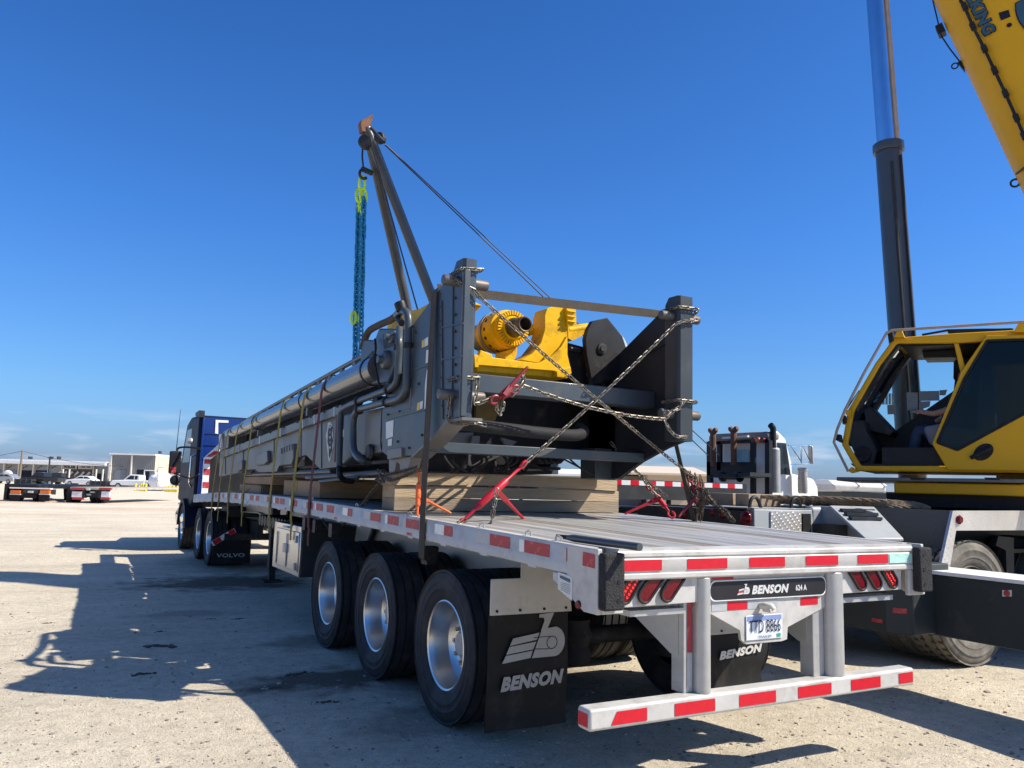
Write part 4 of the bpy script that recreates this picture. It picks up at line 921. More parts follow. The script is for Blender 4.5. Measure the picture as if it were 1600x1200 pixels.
bolts(chd, [PX(360+k*21, 706-(360+k*21-344)*.385, XO+.03) for k in range(9)], (-1, 0, 0), .016)
g = MB()
for a, b in (((645, 512), (641, 636)), ((641, 640), (600, 652)), ((724, 425), (718, 652))): g.tube(smooth_path([PX(a[0]+(b[0]-a[0])*t/8+random.uniform(-.4, .4), a[1]+(b[1]-a[1])*t/8, XO-.001) for t in range(9)], 2), .007, 6)
build(g, 'weld_seam', M['warmgrey'], pl)
# mirrored right flank, top and bottom trays
yA = PX(533, 700, XO).y; yE = PX(344, 716, XO).y
for zz0, zz1 in ((2.36, 1.99),):
    g = MB(); g.prism([(XI-.14, yA-.6, 1.74), (XI-.14, yA-.6, 2.5), (XI-.14, yE, 2.1), (XI-.14, yE, 1.65)], (.1, 0, 0)); build(g, 'side_web', M['steelgrey'], mast)
g = MB()
for k in range(7):
    t_ = k/6; y_ = yA-.6+(yE-yA+.5)*t_; g.box(XO+.14, XI-.14, y_, y_+.14, 2.36-.38*t_, 2.42-.38*t_)
build(g, 'cross_rung', M['dark'], mast)
g = MB(); g.prism([(XO+.2, yA-.8, 1.78), (XI-.14, yA-.8, 1.78), (XI-.14, yE, 1.69), (XO+.2, yE, 1.69)], (0, 0, .03)); build(g, 'deck_tray', M['dark'], mast)
for a, b, r in (((383, 742), (520, 736), .035), ((480, 746), (600, 738), .03), ((500, 752), (560, 746), .02)):
    g = MB(); g.cyl(PX(*a, XO+.2), PX(*b, XO+.2), r, 10); build(g, 'lower_pipe', M['steelgrey'], mast)
# hydraulic cylinder along the top
XC = XO+.15
cp = [(360, 679.5, .108), (405, 660, .112), (446, 642, .116), (482, 627, .122), (512, 613, .128), (545, 598, .134), (596, 575, .14)]
g = MB(); g.tube([PX(u, v, XC) for u, v, r in cp], [r for u, v, r in cp], 24); cyl = build(g, 'hydraulic_cylinder', M['cylgrey'], mast)
g = MB(); g.prism([PX(344, 690, XC+.2), PX(344, 708, XC+.2), PX(560, 626, XC+.2), PX(600, 610, XC+.2), PX(600, 575, XC+.2)], (.06, 0, 0)); build(g, 'dark_backing', M['black'], mast)  # black backing plate added so the gap below the cylinder reads dark
g = MB()
for u, v, r in ((405, 660, .118), (482, 627, .128), (584, 580, .146), (366, 677, .114)):
    P = PX(u, v, XC); ax_ = (PX(592, 575, XC)-PX(362, 682, XC)).normalized(); g.cyl(P-ax_*.014, P+ax_*.014, r, 24)
build(g, 'clamp_band', M['black'], cyl)
g = MB()
for u, v in ((405, 672), (482, 637)): P = PX(u, v, XC-.04); g.box(P.x-.02, P.x+.05, P.y-.03, P.y+.03, P.z-.1, P.z+.0)
build(g, 'saddle', M['warmgrey'], cyl)
g = MB(); g.sheet(PXL([(552, 583), (558, 578), (558, 587), (552, 590)], XO+.02)); g.sheet(PXL([(552, 583), (555, 580.5), (555, 588.5), (552, 590)], XO+.018), 1); build(g, 'sticker', [M['sticker'], M['stickery']], cyl)
g = MB(); A, B = PX(386, 656, XC+.06), PX(566, 557, XC+.06); g.cyl(A, B, .026, 10)
for k in range(13): P = A.lerp(B, (k+.5)/13); g.box(P.x-.015, P.x+.015, P.y-.05, P.y+.05, P.z-.12, P.z-.01)
build(g, 'guide_rail', M['steelgrey'], mast)
g = MB(); P0 = PX(345, 690, XO+.1); g.prism(PXL([(343, 678), (358, 676), (356, 700), (343, 704)], XO+.05), (.5, 0, 0)); build(g, 'end_block', M['warmgrey'], mast, bevel=.01)
g = MB(); g.prism(PXL([(342, 679), (347, 678), (347, 698), (342, 700)], XO+.03), (.02, 0, 0)); build(g, 'end_cover', M['sticker'], mast)
# pump block and motors
g = MB(); g.prism(PXL([(563, 548), (566, 530), (582, 531), (586, 528), (589, 520), (592, 513), (618, 513), (618, 562), (606, 598), (580, 600), (563, 575)], XO+.1), (.5, 0, 0)); build(g, 'valve_block', M['steelgrey'], mast, bevel=.015)
g = MB(); g.prism(PXL([(565, 566), (582, 548), (583, 558), (566, 569)], XO+.095), (.02, 0, 0)); g.prism(PXL([(598, 523), (612, 517), (616, 540), (600, 545)], XO+.095), (.02, 0, 0)); build(g, 'block_recess', M['black'], mast)
g = MB()
c = PX(606, 563, XO+.1); g.lathe([(0, -.1), (.035, -.1), (.04, -.06), (.075, -.05), (.09, -.03), (.095, .03)], c, (1, 0, 0), 20)
c = PX(613, 527, XO+.1); g.lathe([(0, -.07), (.03, -.07), (.035, -.03), (.055, -.02), (.06, .03)], c, (1, 0, 0), 16)
g.prism(PXL([(608, 520), (616, 516), (617, 520), (609, 524)], XO+.02), (.1, 0, 0))
build(g, 'hydraulic_motor', M['steelgrey'], mast)
g = MB(); g.tube(smooth_path([PX(586, 530, XO+.07), PX(587, 545, XO+.05), PX(585, 562, XO+.05), PX(589, 585, XO+.03), PX(594, 607, XO+.03)], 5), .011, 8); g.tube(smooth_path([PX(598, 640, XO+.02), PX(597, 660, XO+.02), PX(596, 695, XO+.02), PX(600, 708, XO+.02)], 5), .012, 8); build(g, 'cable', M['rubber'], mast)
def pipe(px, x, r, nm, m='steelgrey', k=6):
    g = MB(); P = smooth_path([PX(u, v, x+dx) for u, v, dx in [(q+(0,))[:3] for q in px]], k); g.tube(P, r, 14); return build(g, nm, M[m], mast)
pipe([(566, 545, .12), (571, 529, .12), (577, 517, .12), (592, 508, .12), (610, 500, .1), (624, 490, .05)], XO, .034, 'bent_hose', 'strap_g')
p1 = pipe([(620, 492, .06), (627, 486, .03), (634, 487), (638, 497), (638, 520), (637, 560), (636, 600), (633, 613), (625, 622), (614, 626), (600, 629), (575, 636), (561, 640), (554.5, 648), (552, 660), (551.5, 690), (555, 708), (564, 718), (576, 722, .1)], XO-.03, .033, 'bent_pipe')
p2 = pipe([(624, 513, .08), (624, 530), (623, 560), (621, 590), (617, 601), (608, 608), (590, 615), (560, 627), (544, 634), (535, 640), (531.5, 650), (531, 680), (530, 718), (530, 728)], XO-.03, .03, 'bent_pipe')
for pp, lst in ((p1, [(638, 540), (604, 628), (561, 640)]), (p2, [(623, 543), (607, 608), (560, 627)])):
    for u, v in lst:
        g = MB(); P = PX(u, v, XO-.03); d = Vector((0, 0, 1)) if u > 615 else Vector((0, 1, .22)).normalized(); g.cyl(P-d*.02, P+d*.02, .045, 14); build(g, 'pipe_clamp', M['black'], pp)
g = MB(); g.lathe([(0, 0), (.045, 0), (.05, .03), (.05, .07), (0, .08)], PX(628, 485, XO-.02), (-.2, .3, .9), 14); g.cyl(PX(622, 497, XO), PX(628, 505, XO), .03, 10); build(g, 'pipe_fitting', M['black'], mast)
g = MB(); P = PX(529, 738, XO); g.tube(smooth_path([PX(530, 730, XO), PX(531, 742, XO), PX(538, 750, XO+.1), PX(550, 752, XO+.3)], 5), .03, 12); build(g, 'lower_elbow', M['black'], mast)
g = MB(); g.prism(PXL([(603, 516), (606, 507), (638, 486), (655, 482), (690, 462), (705, 470), (650, 530), (610, 530)], XO+.35), (.3, 0, 0)); build(g, 'yellow_boom', M['yellow'], mast, bevel=.01)
g = MB(); c = PX(574, 705, XO+.0); g.lathe([(0, 0), (.06, .0), (.07, .03), (.045, .05), (.045, .12)], c, (1, 0, 0), 14); build(g, 'drain_flange', M['dark'], mast)

# ------------------------------------------------------------------ timber cribbing on the deck
yT = 3.25; zt0 = zf(yT)
rnd = random.Random(2)
for k, (lab, nm) in enumerate((('lowest of three stacked timber beams carrying the rear of the mast section', 'a'), ('middle timber beam of the stack of three under the rear of the mast section', 'b'), ('topmost slightly bowed timber beam of the stack under the rear of the mast section', 'c'))):
    g = MB(); hgt = .104; z = zt0+.006+k*(hgt+.003); off = rnd.uniform(-.02, .02); n = 14; xa, xb = .14+off, 2.53+off
    rows = []
    for i in range(n+1):
        x = xa+(xb-xa)*i/n; bow = (.02 if k == 2 else .006)*sin(pi*i/n)*(1 if k else 0); y0 = yT+off*.6
        rows.append([(x, y0, z+bow), (x, y0, z+hgt+bow), (x, y0+.3, z+hgt+bow), (x, y0+.3, z+bow), (x, y0, z+bow)])
    g.grid(rows, 0, False); g.sheet(rows[0][:4][::-1]); g.sheet(rows[-1][:4])
    tag(build(g, 'timber_beam', M['wood'] if k != 0 else M['woodold'], None, bevel=.006), lab, 'timber beam', 'timber beams stacked under the mast section')
for k, (ya, yb, h0, h1, lab) in enumerate(((9.0, 10.6, .0, .13, 'lower front timber block on the deck between the yellow straps'), (8.3, 10.2, .135, .25, 'upper sunlit timber block on the deck between the yellow straps'), (5.9, 7.6, .0, .2, 'dark timber block in the shade under the mast beside the maroon strap'))):
    g = MB(); g.box(.25, 2.2, ya, yb, zf((ya+yb)/2)+.005+h0, zf((ya+yb)/2)+h1)
    tag(build(g, 'timber_block', M['brownwood'], None, bevel=.008), lab, 'timber block', 'timber blocks under the long mast')

# ------------------------------------------------------------------ webbing straps over the load
def over(Y, zc, x0=-.012, top=None):
    z0 = zf(Y)-.27; zr = zf(Y)
    return [(x0+.02, Y, z0-.05), (x0, Y, z0), (x0-.004, Y, zr-.1), (x0, Y, zr+.05), (.05, Y, zc-.06), (.068, Y, zc+.03), (.1, Y, zc+.1), (.17, Y, zc+.145), (.24, Y, zc+.14), (.4, Y, zc+.06), (1.2, Y, zc-.02), (2.2, Y, zc-.1), (2.3, Y, zc-.2), (2.62, Y, zr), (2.62, Y, zr-.25)]
cy_at = lambda Y: PX(592, 575, XC).z+(PX(362, 682, XC).z-PX(592, 575, XC).z)*(Y-PX(592, 575, XC).y)/(PX(362, 682, XC).y-PX(592, 575, XC).y)
sl = [(331, 788, 'y', 'yellow webbing strap over the mast closest to the striped front bulkhead'), (341, 787, 'y', 'second yellow strap from the blue truck, crossing the pale end cover of the mast'), (356, 790, 'y', 'third yellow strap from the blue truck, short gap before the timber blocks'), (378, 795, 'y', 'fourth yellow strap from the blue truck, beside a looped yellow tail end'), (421, 800, 'y', 'fifth yellow strap from the blue truck, over the middle of the mast'), (455, 809, 'y', 'yellow webbing strap right beside the maroon one, over the tool box end'), (482, 815, 'r', 'single maroon webbing strap over the mast above the tool box')]
for u, v, c, lab in sl:
    Y = PX(u, v, -.01).y; g = MB(); wv = .09 if c == 'y' else .085
    ribbon(g, over(Y, cy_at(min(Y, 11.6))), wv, (0, 1, 0)); z0 = zf(Y)-.32
    ribbon(g, [(-.0, Y, z0+.06), (-.005, Y, z0-.05), (.0, Y+.01, z0-.16)], wv*.8, (0, 1, 0))
    tag(build(g, 'cargo_strap', M['strap_y' if c == 'y' else 'strap_r']), lab, 'strap', 'webbing straps over the mast')
g = MB(); Y = 2.22; zs = PY(760, 459, Y).z
ribbon(g, [(.03, Y, 1.02), (-.012, Y, 1.06), (-.014, Y, 1.33), (.0, Y+.02, 1.9), (.03, Y+.06, zs-.05), (.06, Y+.07, zs+.0)], .1, (0, 1, 0))
zr_ = PY(1030, 488, Y).z
ribbon(g, [(.06, Y+.07, zs), (.15, Y+.07, zs-.0), (1.0, Y+.07, (zs+zr_)/2-.01), (2.2, Y+.07, zr_), (2.29, Y+.07, zr_)], .075, (0, .02, 1))
ribbon(g, [(2.29, Y+.07, zr_), (2.31, Y, 2.6), (2.36, Y-.05, 2.0), (2.5, Y-.1, 1.4), (2.6, Y-.1, 1.1)], .11, (.4, .9, 0))
tag(build(g, 'cargo_strap', M['strap_g']), 'dirty grey-brown webbing strap stretched between the tops of the two end plates', 'strap', 'webbing straps over the mast')
# loose yellow strap tail
g = MB(); ribbon(g, smooth_path([PX(384, 770, .04), PX(392, 762, .06), PX(402, 758, .1), PX(410, 761, .12), PX(412, 768, .12)], 5), .05, (.5, .8, .2))
tag(build(g, 'strap_tail', M['strap_y']), 'loose looped yellow strap tail lying along the rail by the timber blocks', 'strap tail')
g = MB(); ribbon(g, smooth_path([PX(457, 745, .0), PX(464, 752, -.01), PX(463, 765, -.01), PX(458, 772, 0)], 5), .05, (0, 1, 0))
tag(build(g, 'strap_tail', M['strap_y']), 'small yellow strap end hanging beside the yellow strap next to the maroon one', 'strap tail')

# ------------------------------------------------------------------ load chains
yf = YC-.03
A0 = PY(747, 462, yf); A1 = PX(1083, 745, 2.52)
B0 = PY(1056, 506, yf); Bm = PX(725, 812, .12)
Bh = Bm.lerp(B0, .235)
zu = PY(700, 430, YC).z; zl = PY(748, 606, YC).z
chain([loop_around(CL[0]-.02, CL[1]+.02, YC-.02, YC+.2, zu+.06, .02)+[], [(CL[0]-.05, YC+.08, zu+.02), (CL[0]-.03, YC-.02, zu-.05), (CL[1]-.03, YC-.03, zu-.09), tuple(A0)]+sagged(A0, A1, .03)[1:]+[tuple(A1+Vector((.02, .01, -.12)))]],
      'long chain crossing diagonally from the strapped end column down to the tangled bundle', 'load chains')
chain([loop_around(CR[0]-.02, CR[1]+.02, YC-.02, YC+.2, zu+.05, .01), [(CR[1]+.02, YC-.02, zu+.05), (CR[1]+.03, YC+.04, zu+.02), (CR[1]+.02, YC+.1, zu-.02), (CR[1]+.02, YC-.02, zu-.04), (CR[0]+.03, YC-.03, zu-.07), tuple(B0)]+sagged(B0, Bh, .02)[1:]],
      'long chain crossing diagonally up from the large red binder to the far end column', 'load chains')
C0 = PY(742, 632, yf); C1 = PY(775, 620, yf); C2 = PY(812, 600, yf); C3 = PY(1038, 655, yf)
chain([loop_around(CL[0]-.02, CL[1]+.02, YC-.02, YC+.2, zl+.06, .01), [(CL[1]+.02, YC-.02, zl+.07), C0, C1], [PY(818, 583, yf), PY(818, 600, yf-.02), PY(800, 618, yf-.02)], sagged(C2, C3, .05),
       [PY(775, 622, yf), PY(776, 640, yf), PY(782, 647, yf), PY(786, 636, yf), PY(786, 622, yf)],
       loop_around(CR[0]-.02, CR[1]+.02, YC-.02, YC+.2, zl+.05, .0), [C3, PY(1050, 643, yf), PY(1062, 637, yf), (CR[0]+.03, YC-.03, zl+.05)]],
      'slack chain hanging level between the lower pins of the two end columns', 'load chains')
chain([[PY(703, 622, YC+.05), PX(701, 640, CL[0]-.03), PX(699, 652, CL[0]-.03), PX(702, 660, CL[0]-.02)]+[PY(u, v, YC+.02) for u, v in ((722, 663), (742, 660), (758, 664))],],
      'short chain end looped under the end column with the stickers and strap beside it', 'load chains')
chain([[PY(1039, 658, yf), PY(1046, 672, yf), PY(1056, 682, yf), PY(1070, 683, yf), PY(1078, 680, YC+.1)]], 'short chain end looped under the end column nearest the white truck', 'load chains')
D0 = PX(955, 692, 2.2); D1 = PX(1003, 745, 2.4); D2 = PX(1040, 775, 2.48)
chain([sagged(D0, D1, .01)+sagged(D1, D2, .0)[1:], [PX(1003, 744, 2.4), PX(1012, 758, 2.36), PX(1022, 772, 2.4), PX(1030, 776, 2.44)]], 'short chain from the dark foot of the mast to the red binder before the crane', 'load chains')
bun = []
for k in range(4):
    u0 = 1070+k*8; bun.append(smooth_path([PX(u0, 735+k*3, 2.5), PX(u0+4, 752+k*4, 2.52), PX(u0+8+k, 770, 2.5), PX(1086+k*2, 785+k*4, 2.5)], 4))
bun += [[PX(1089, 760, 2.52), PX(1090, 790, 2.52), PX(1089, 812, 2.52)], [PX(1097, 760, 2.52), PX(1098, 790, 2.52), PX(1095, 812, 2.52)], [PX(1100, 780, 2.54), PX(1120, 790, 2.56), PX(1135, 798, 2.57), PX(1146, 814, 2.58)], [PX(1104, 770, 2.54), PX(1118, 788, 2.56), PX(1132, 802, 2.57), PX(1143, 813, 2.58)]]
chain(bun, 'tangled bundle of dark chain gathered on the deck edge in front of the white truck', 'load chains', m='darkchain')
chain([[PX(600, 742, .1), PX(596, 752, .08), PX(580, 770, .07), PX(564, 792, .06)], smooth_path([PX(590, 735, .05), PX(600, 752, .04), PX(588, 748, .06), PX(604, 742, .05), PX(630, 736, .04), PX(650, 730, .04)], 4), smooth_path([PX(596, 745, .05), PX(612, 750, .03), PX(632, 744, .03), PX(652, 735, .04)], 4)],
      'dark chain hanging from the grey foot of the mast to the striped deck rail', 'load chains', m='darkchain')
O0, O1 = PX(655, 738, .09), PX(652, 806, .06)
chain([[PX(664, 700, .06), PX(661, 718, .07), PX(657, 735, .09)], [PX(653, 812, .06), PX(650, 822, .03)]], 'short dark chain above the orange binder beside the timber stack', 'load chains', m='darkchain')
binder('large red lever binder on the long diagonal chain in front of the timber stack', Bm, Bh, Bm.lerp(Bh, .55), PX(822, 815, .95), 'redlever', .021)
chain([[Bm+Vector((-.02, -.01, -.02)), PX(732, 822, .14)+Vector((0, 0, -.01)), PX(742, 826, .22), PX(760, 828, .3), PX(768, 815, .3), PX(772, 790, .3), PX(776, 765, .32)], [Bm, PX(716, 818, .05), PX(712, 824, .02)]], 'slack tail of chain dangling under the large red binder in front of the timber stack', 'load chains')
binder('dark red lever binder slanting upward on the slack chain between the end columns', PY(778, 622, yf-.02), PY(800, 611, yf-.02), PY(785, 617, yf-.03), PY(825, 573, yf-.05), 'darklever', .022)
binder('red lever binder lying low on the deck in front of the white truck bed', PX(1046, 800, 2.5), PX(1018, 765, 2.44), PX(1032, 778, 2.47), PX(976, 803, 2.15), 'redlever', .02)
binder('orange lever binder hanging upright beside the end of the timber stack', O1, O0, O1.lerp(O0, .45), PX(705, 802, .32), 'orangelever', .016)
binder('dark maroon lever binder caught in the tangled dark chain bundle', PX(1088, 775, 2.52), PX(1080, 752, 2.5), PX(1086, 778, 2.5), PX(1060, 808, 2.3), 'darklever', .02)
# bar on the deck
A, B = PDK(874, 838, .022), PDK(1000, 855, .022)
t = thing('winch_bar', 'black steel winch bar lying loose on the rear corner of the deck', 'winch bar', (A+B)/2)
g = MB(); g.tube([A.lerp(B, .12), A.lerp(B, .2), B], [.014, .02, .02], 12); build(g, 'bar', M['craneblue'], t)
g = MB(); g.tube([A+Vector((-.02, 0, .006)), A.lerp(B, .06), A.lerp(B, .13)], [.006, .012, .014], 10); build(g, 'tip', M['black'], t)
# ------------------------------------------------------------------ blue tractor unit in front of the trailer
Yb = PX(308, 700, .2).y; zr = PX(308, 650, .2).z
tr = thing('semi_truck', 'dark blue tractor unit with chrome steps pulling the flatbed trailer', 'semi truck', (1.3, Yb, 0))
x0, x1 = .2, 2.4
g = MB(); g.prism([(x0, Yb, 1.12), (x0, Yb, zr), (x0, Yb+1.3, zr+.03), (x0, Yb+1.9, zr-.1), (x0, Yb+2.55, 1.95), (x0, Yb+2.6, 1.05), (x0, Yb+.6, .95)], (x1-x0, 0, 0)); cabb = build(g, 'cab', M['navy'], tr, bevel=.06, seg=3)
g = MB(); g.box(x0+.07, x1-.07, Yb-.03, Yb-.0, 1.15, zr-.04)
for k, zz in enumerate((1.6, 2.0, 2.3, 2.55)): g.box(x0+.1, x1-.1, Yb-.05, Yb-.03, zz, zz+.05)
for k in range(3): g.box(x0+.07+k*.95, x0+.11+k*.95, Yb-.05, Yb-.03, 1.2, zr-.06)
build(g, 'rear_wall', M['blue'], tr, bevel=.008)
g = MB(); yy = Yb-.052; P = lambda u, v: PY(u, v, yy)
for q in ([(337, 656), (357, 657), (357, 660.5), (337, 660)], [(337, 660), (341, 660), (341, 678), (336, 677)]): g.prism([P(*a) for a in q], (0, .02, 0))
build(g, 'window_frame', M['white'], cabb)
g = MB(); g.sheet([P(341, 660.5), P(372, 661), P(372, 680), P(341, 679)][::-1]); build(g, 'rear_window', M['blue'], cabb)
g = MB(); g.prism([(x0-.02, Yb-.05, zr-.05), (x0-.02, Yb-.02, zr+.1), (x0-.02, Yb+.5, zr+.08), (x0-.02, Yb+.5, zr)], (.12, 0, 0)); build(g, 'roof_fairing', M['black'], tr)
g = MB(); g.sheet([(x0-.004, Yb+1.0, 1.95), (x0-.004, Yb+2.2, 1.95), (x0-.004, Yb+1.75, zr-.25), (x0-.004, Yb+1.0, zr-.25)]); build(g, 'side_window', M['bluepane'], cabb)
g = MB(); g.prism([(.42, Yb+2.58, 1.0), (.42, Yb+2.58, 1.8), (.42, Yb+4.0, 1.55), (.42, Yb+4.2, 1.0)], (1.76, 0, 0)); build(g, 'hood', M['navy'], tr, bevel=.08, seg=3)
yS = PX(282, 843, .15).y+.0
for s in (0, 1):
    f = (lambda x: x) if s == 0 else (lambda x: 2.6-x)
    g = MB(); n = 10
    arc = [(yS+.68*cos(t), .5+.62*sin(t)) for t in [pi*k/n for k in range(n+1)]]; arc2 = [(yS+.56*cos(t), .5+.53*sin(t)) for t in [pi*k/n for k in range(n, -1, -1)]]
    rows = [[(f(.12), y, z) for y, z in arc], [(f(.5), y, z+.05) for y, z in arc]]
    g.grid(rows); g.grid([[(f(.12), y, z) for y, z in arc], [(f(.12), y, z) for y, z in arc2[::-1]]]); build(g, 'fender', M['navy'], tr)
    g = MB(); g.lathe([(0, 0), (.3, .01), (.31, .03), (.31, 1.35), (.3, 1.37), (0, 1.38)], (f(.45), Yb+1.0, .68), (0, 1, 0), 24); build(g, 'fuel_tank', M['chrome'], tr)
    g = MB(); g.box(min(f(.16), f(.5)), max(f(.16), f(.5)), Yb+1.0, Yb+2.3, .32, .4); g.box(min(f(.16), f(.3)), max(f(.16), f(.3)), Yb+1.1, Yb+2.2, .95, 1.0); build(g, 'step', M['chrome'], tr, bevel=.02)
    wheel(tr, f(.14), yS, .5, -1 if s == 0 else 1, r=.5, dish=False, rm='alu_polish')
    yd = [PX(322, 874, .12).y+.1, PX(322, 874, .12).y+1.4]
    for y in yd: wheel(tr, f(.14), y, .5, -1 if s == 0 else 1, r=.5); wheel(tr, f(.48), y, .5, -1 if s == 0 else 1, r=.5, rm='dark')
    fy = yd[0]-.72
    g = MB(); xa, xb = f(.12), f(.78); xa, xb = min(xa, xb), max(xa, xb); g.prism([(xa, fy, .08), (xb, fy, .08), (xb, fy, .58), (xa+.25, fy, .58), (xa, fy, .4)], (0, .012, 0)); fl = build(g, 'mud_flap', M['flap'], tr)
    g = MB(); letters(g, 'VOLVO', (xa+.07, fy, .2), (xb-.1, fy, .2), .07, (0, 0, 1), 0, weight=.03, lift=(0, -1, 0)); build(g, 'lettering', M['lettergrey'], fl)
    g = MB(); g.beam((xa-.02, fy-.02, .44), (xa+.36, fy-.02, .68), .09, .012, up=(0, 1, 0)); fb = build(g, 'flap_hanger', M['white'], tr)
    g = MB(); g.beam((xa, fy-.028, .455), (xa+.12, fy-.028, .53), .085, .006, up=(0, 1, 0)); g.beam((xa+.26, fy-.028, .62), (xa+.35, fy-.028, .675), .085, .006, up=(0, 1, 0)); build(g, 'red_stripe', M['redtape'], fb)
    # mirrors
    xm = f(-.22); ym = PX(274, 722, -.22).y; zt_, zb_ = PX(274, 705, -.22).z, PX(274, 740, -.22).z
    g = MB(); g.box(xm-.12, xm+.12, ym, ym+.1, zb_, zt_); g.lathe([(0, 0), (.09, .01), (.11, .06), (.09, .14), (0, .15)], (xm+.03, ym, zb_-.14), (0, 1, 0), 14); mi_ = build(g, 'mirror', M['black'], tr, bevel=.03, seg=3)
    g = MB(); g.tube(smooth_path([(xm+.02, ym+.05, zt_), (xm+.05, ym+.05, zt_+.07), (xm+.2, ym-.1, zt_+.09), (f(.2), ym-.5, zt_+.06)], 4), .022, 8); g.tube([(xm, ym+.05, zb_), (f(.1), ym-.2, zb_-.1), (f(.22), ym-.4, zb_)], .018, 8); build(g, 'mirror_arm', M['black'], mi_)
    if s == 0:
        g = MB(); g.sheet([(xm-.09, ym-.004, zb_+.02), (xm+.02, ym-.004, zb_+.02), (xm+.02, ym-.004, zb_+.14), (xm-.09, ym-.004, zb_+.14)]); build(g, 'red_reflection', M['fadedred'], mi_)
        A = PX(274, 703, -.22); B = PX(281, 637, -.22); g = MB(); g.tube([(xm-.0, ym, zt_), (xm+.02, ym, PX(280, 640, -.22).z)], [.01, .005], 6); build(g, 'antenna', M['dark'], tr)
    g = MB(); xh = f(.13); g.tube([(f(.2), Yb+.25, 2.1), (xh, Yb+.25, 2.06), (xh, Yb+.3, 1.5), (f(.2), Yb+.45, 1.4)], .02, 8); build(g, 'grab_handle', M['chrome'], tr)
g = MB(); g.lathe([(0, 0), (.06, .01), (.07, .04), (.05, .1), (0, .1)], PX(301, 689, .1), (-1, 0, 0), 12); build(g, 'work_lamp', M['alu'], tr)
g = MB()
for xx in (.85, 1.7): g.box(xx-.05, xx+.05, yd[0]-1.1, Yb+4, .55, .85)
g.box(.4, 2.2, yd[0]-.4, yd[0]+.3, .9, 1.08); g.box(.3, 2.3, yd[0]-.75, yd[0]-.68, .5, .62)
build(g, 'chassis', M['dark'], tr)

# ------------------------------------------------------------------ white gin-pole truck beyond the load
gt = thing('gin_pole_truck', 'white oilfield truck with black headache rack and two tall gin poles rising over the mast', 'truck', (7, 8, 0))
YT = PX(1153, 700, 8.6).y; xb0, xb1 = 3.1, 7.75
zb1 = PY(1060, 752, YT-1.05).z; ysd = YT-1.05
g = MB(); g.box(xb0, xb1, ysd, YT+1.1, zb1-.22, zb1); g.box(xb0, xb1, ysd-.002, ysd+.02, zb1-.3, zb1-.05)
bed = build(g, 'flat_bed', M['dark'], gt)
g = MB(); n = 26
for k in range(n):
    xa = xb0+.2+(xb1-xb0-.3)*k/n; xc = xa+(xb1-xb0-.3)/n
    g.sheet([(xa, ysd-.006, zb1-.085), (xc, ysd-.006, zb1-.085), (xc, ysd-.006, zb1-.012), (xa, ysd-.006, zb1-.012)], k % 2)
build(g, 'reflective_tape', [M['redtape'], M['whitetape']], bed)
g = MB()
for xx in (4.3, 4.9, 5.6, 6.1, 6.9): g.box(xx, xx+.06, ysd+.05, ysd+.1, .9, zb1-.22)
g.box(4.0, 7.4, ysd+.04, ysd+.08, 1.18, 1.24); g.box(4.0, 7.4, ysd+.04, ysd+.08, 1.02, 1.06)
build(g, 'bed_rack', M['cranegrey'], gt)
g = MB(); g.box(xb0+.2, 12, YT-.5, YT-.4, .75, 1.05); g.box(xb0+.2, 12, YT+.4, YT+.5, .75, 1.05); g.box(3.5, 7.5, YT-.4, YT+.9, .8, 1.3); build(g, 'chassis', M['dark'], gt)
for xx in (4.2, 5.5): wheel(gt, xx, YT-1.02, .5, -1, r=.5, ax=(0, 1, 0), rm='dark', dish=True) if False else None
def wheel_y(parent, x, yo, z, out, r=.5, w=.28, **k):
    A = Vector((0, 1, 0))*out
    o = Vector((x, yo, z))-A*(w/2); t = MB(); hub = MB()
    hub.lathe([(0, w*.2), (.08, w*.2), (.1, w*.05), (.17, 0), (.17, -.05)], o, A, 18); wh = build(hub, 'wheel', M['dark'], parent)
    t.lathe(tyre_prof(r, w, r*.57), o, A, 40); build(t, 'tyre', M[k.get('tm', 'tyre')], wh, ang=50)
    f = MB(); h = w/2; ri = r*.57; f.lathe([(ri+.012, h*.85), (ri, h*.9), (ri-.02, h*.7), (ri-.05, h*.1), (ri-.1, -h*.2), (0, -h*.2)], o, A, 32); build(f, 'rim', M[k.get('rm', 'alu')], wh)
    return wh
for xx in (4.3, 5.6): wheel_y(gt, xx, YT-1.0, .5, -1); wheel_y(gt, xx, YT+1.05, .5, 1)
xc0 = 8.6; zroof = PX(1150, 678, xc0).z; yR, yL = PX(1203, 700, xc0).y, PX(1106, 700, xc0).y; XF = PY(1238, 700, yR).x; XH = PY(1289, 740, yR).x
for s_ in (-1, 1): wheel_y(gt, XF+.8, YT+s_*1.0, .5, s_)
g = MB(); g.prism([(xc0, yR, 1.2), (xc0, yR, zroof), (XF-.35, yR, zroof+.04), (XF-.15, yR, zroof-.1), (XF, yR, 2.15), (XF+.03, yR, 1.1)], (0, yL-yR, 0)); cb = build(g, 'cab', M['truckwhite'], gt, bevel=.05, seg=3)
g = MB(); q = [PX(u, v, xc0-.06) for u, v in ((1143, 703), (1170, 703), (1170, 722), (1143, 722))]; g.prism(q, (.02, 0, 0)); build(g, 'rear_window', mat('pale_teal_window', (.35, .55, .55), .1, 0, var=.1), cb)
g = MB(); g.sheet([(PY(1214, 700, yR).x, yR-.006, 1.95), (XF-.06, yR-.006, 1.95), (XF-.16, yR-.006, zroof-.18), (PY(1214, 700, yR).x, yR-.006, zroof-.18)]); build(g, 'side_window', M['bluepane'], cb)
g = MB(); g.prism([(XF-.02, yR+.12, 1.05), (XF-.02, yR+.12, 2.0), (XH-.1, yR+.15, 1.9), (XH, yR+.15, 1.75), (XH+.05, yR+.15, 1.05)], (0, yL-yR-.26, 0)); build(g, 'hood', M['truckwhite'], gt, bevel=.06, seg=3)
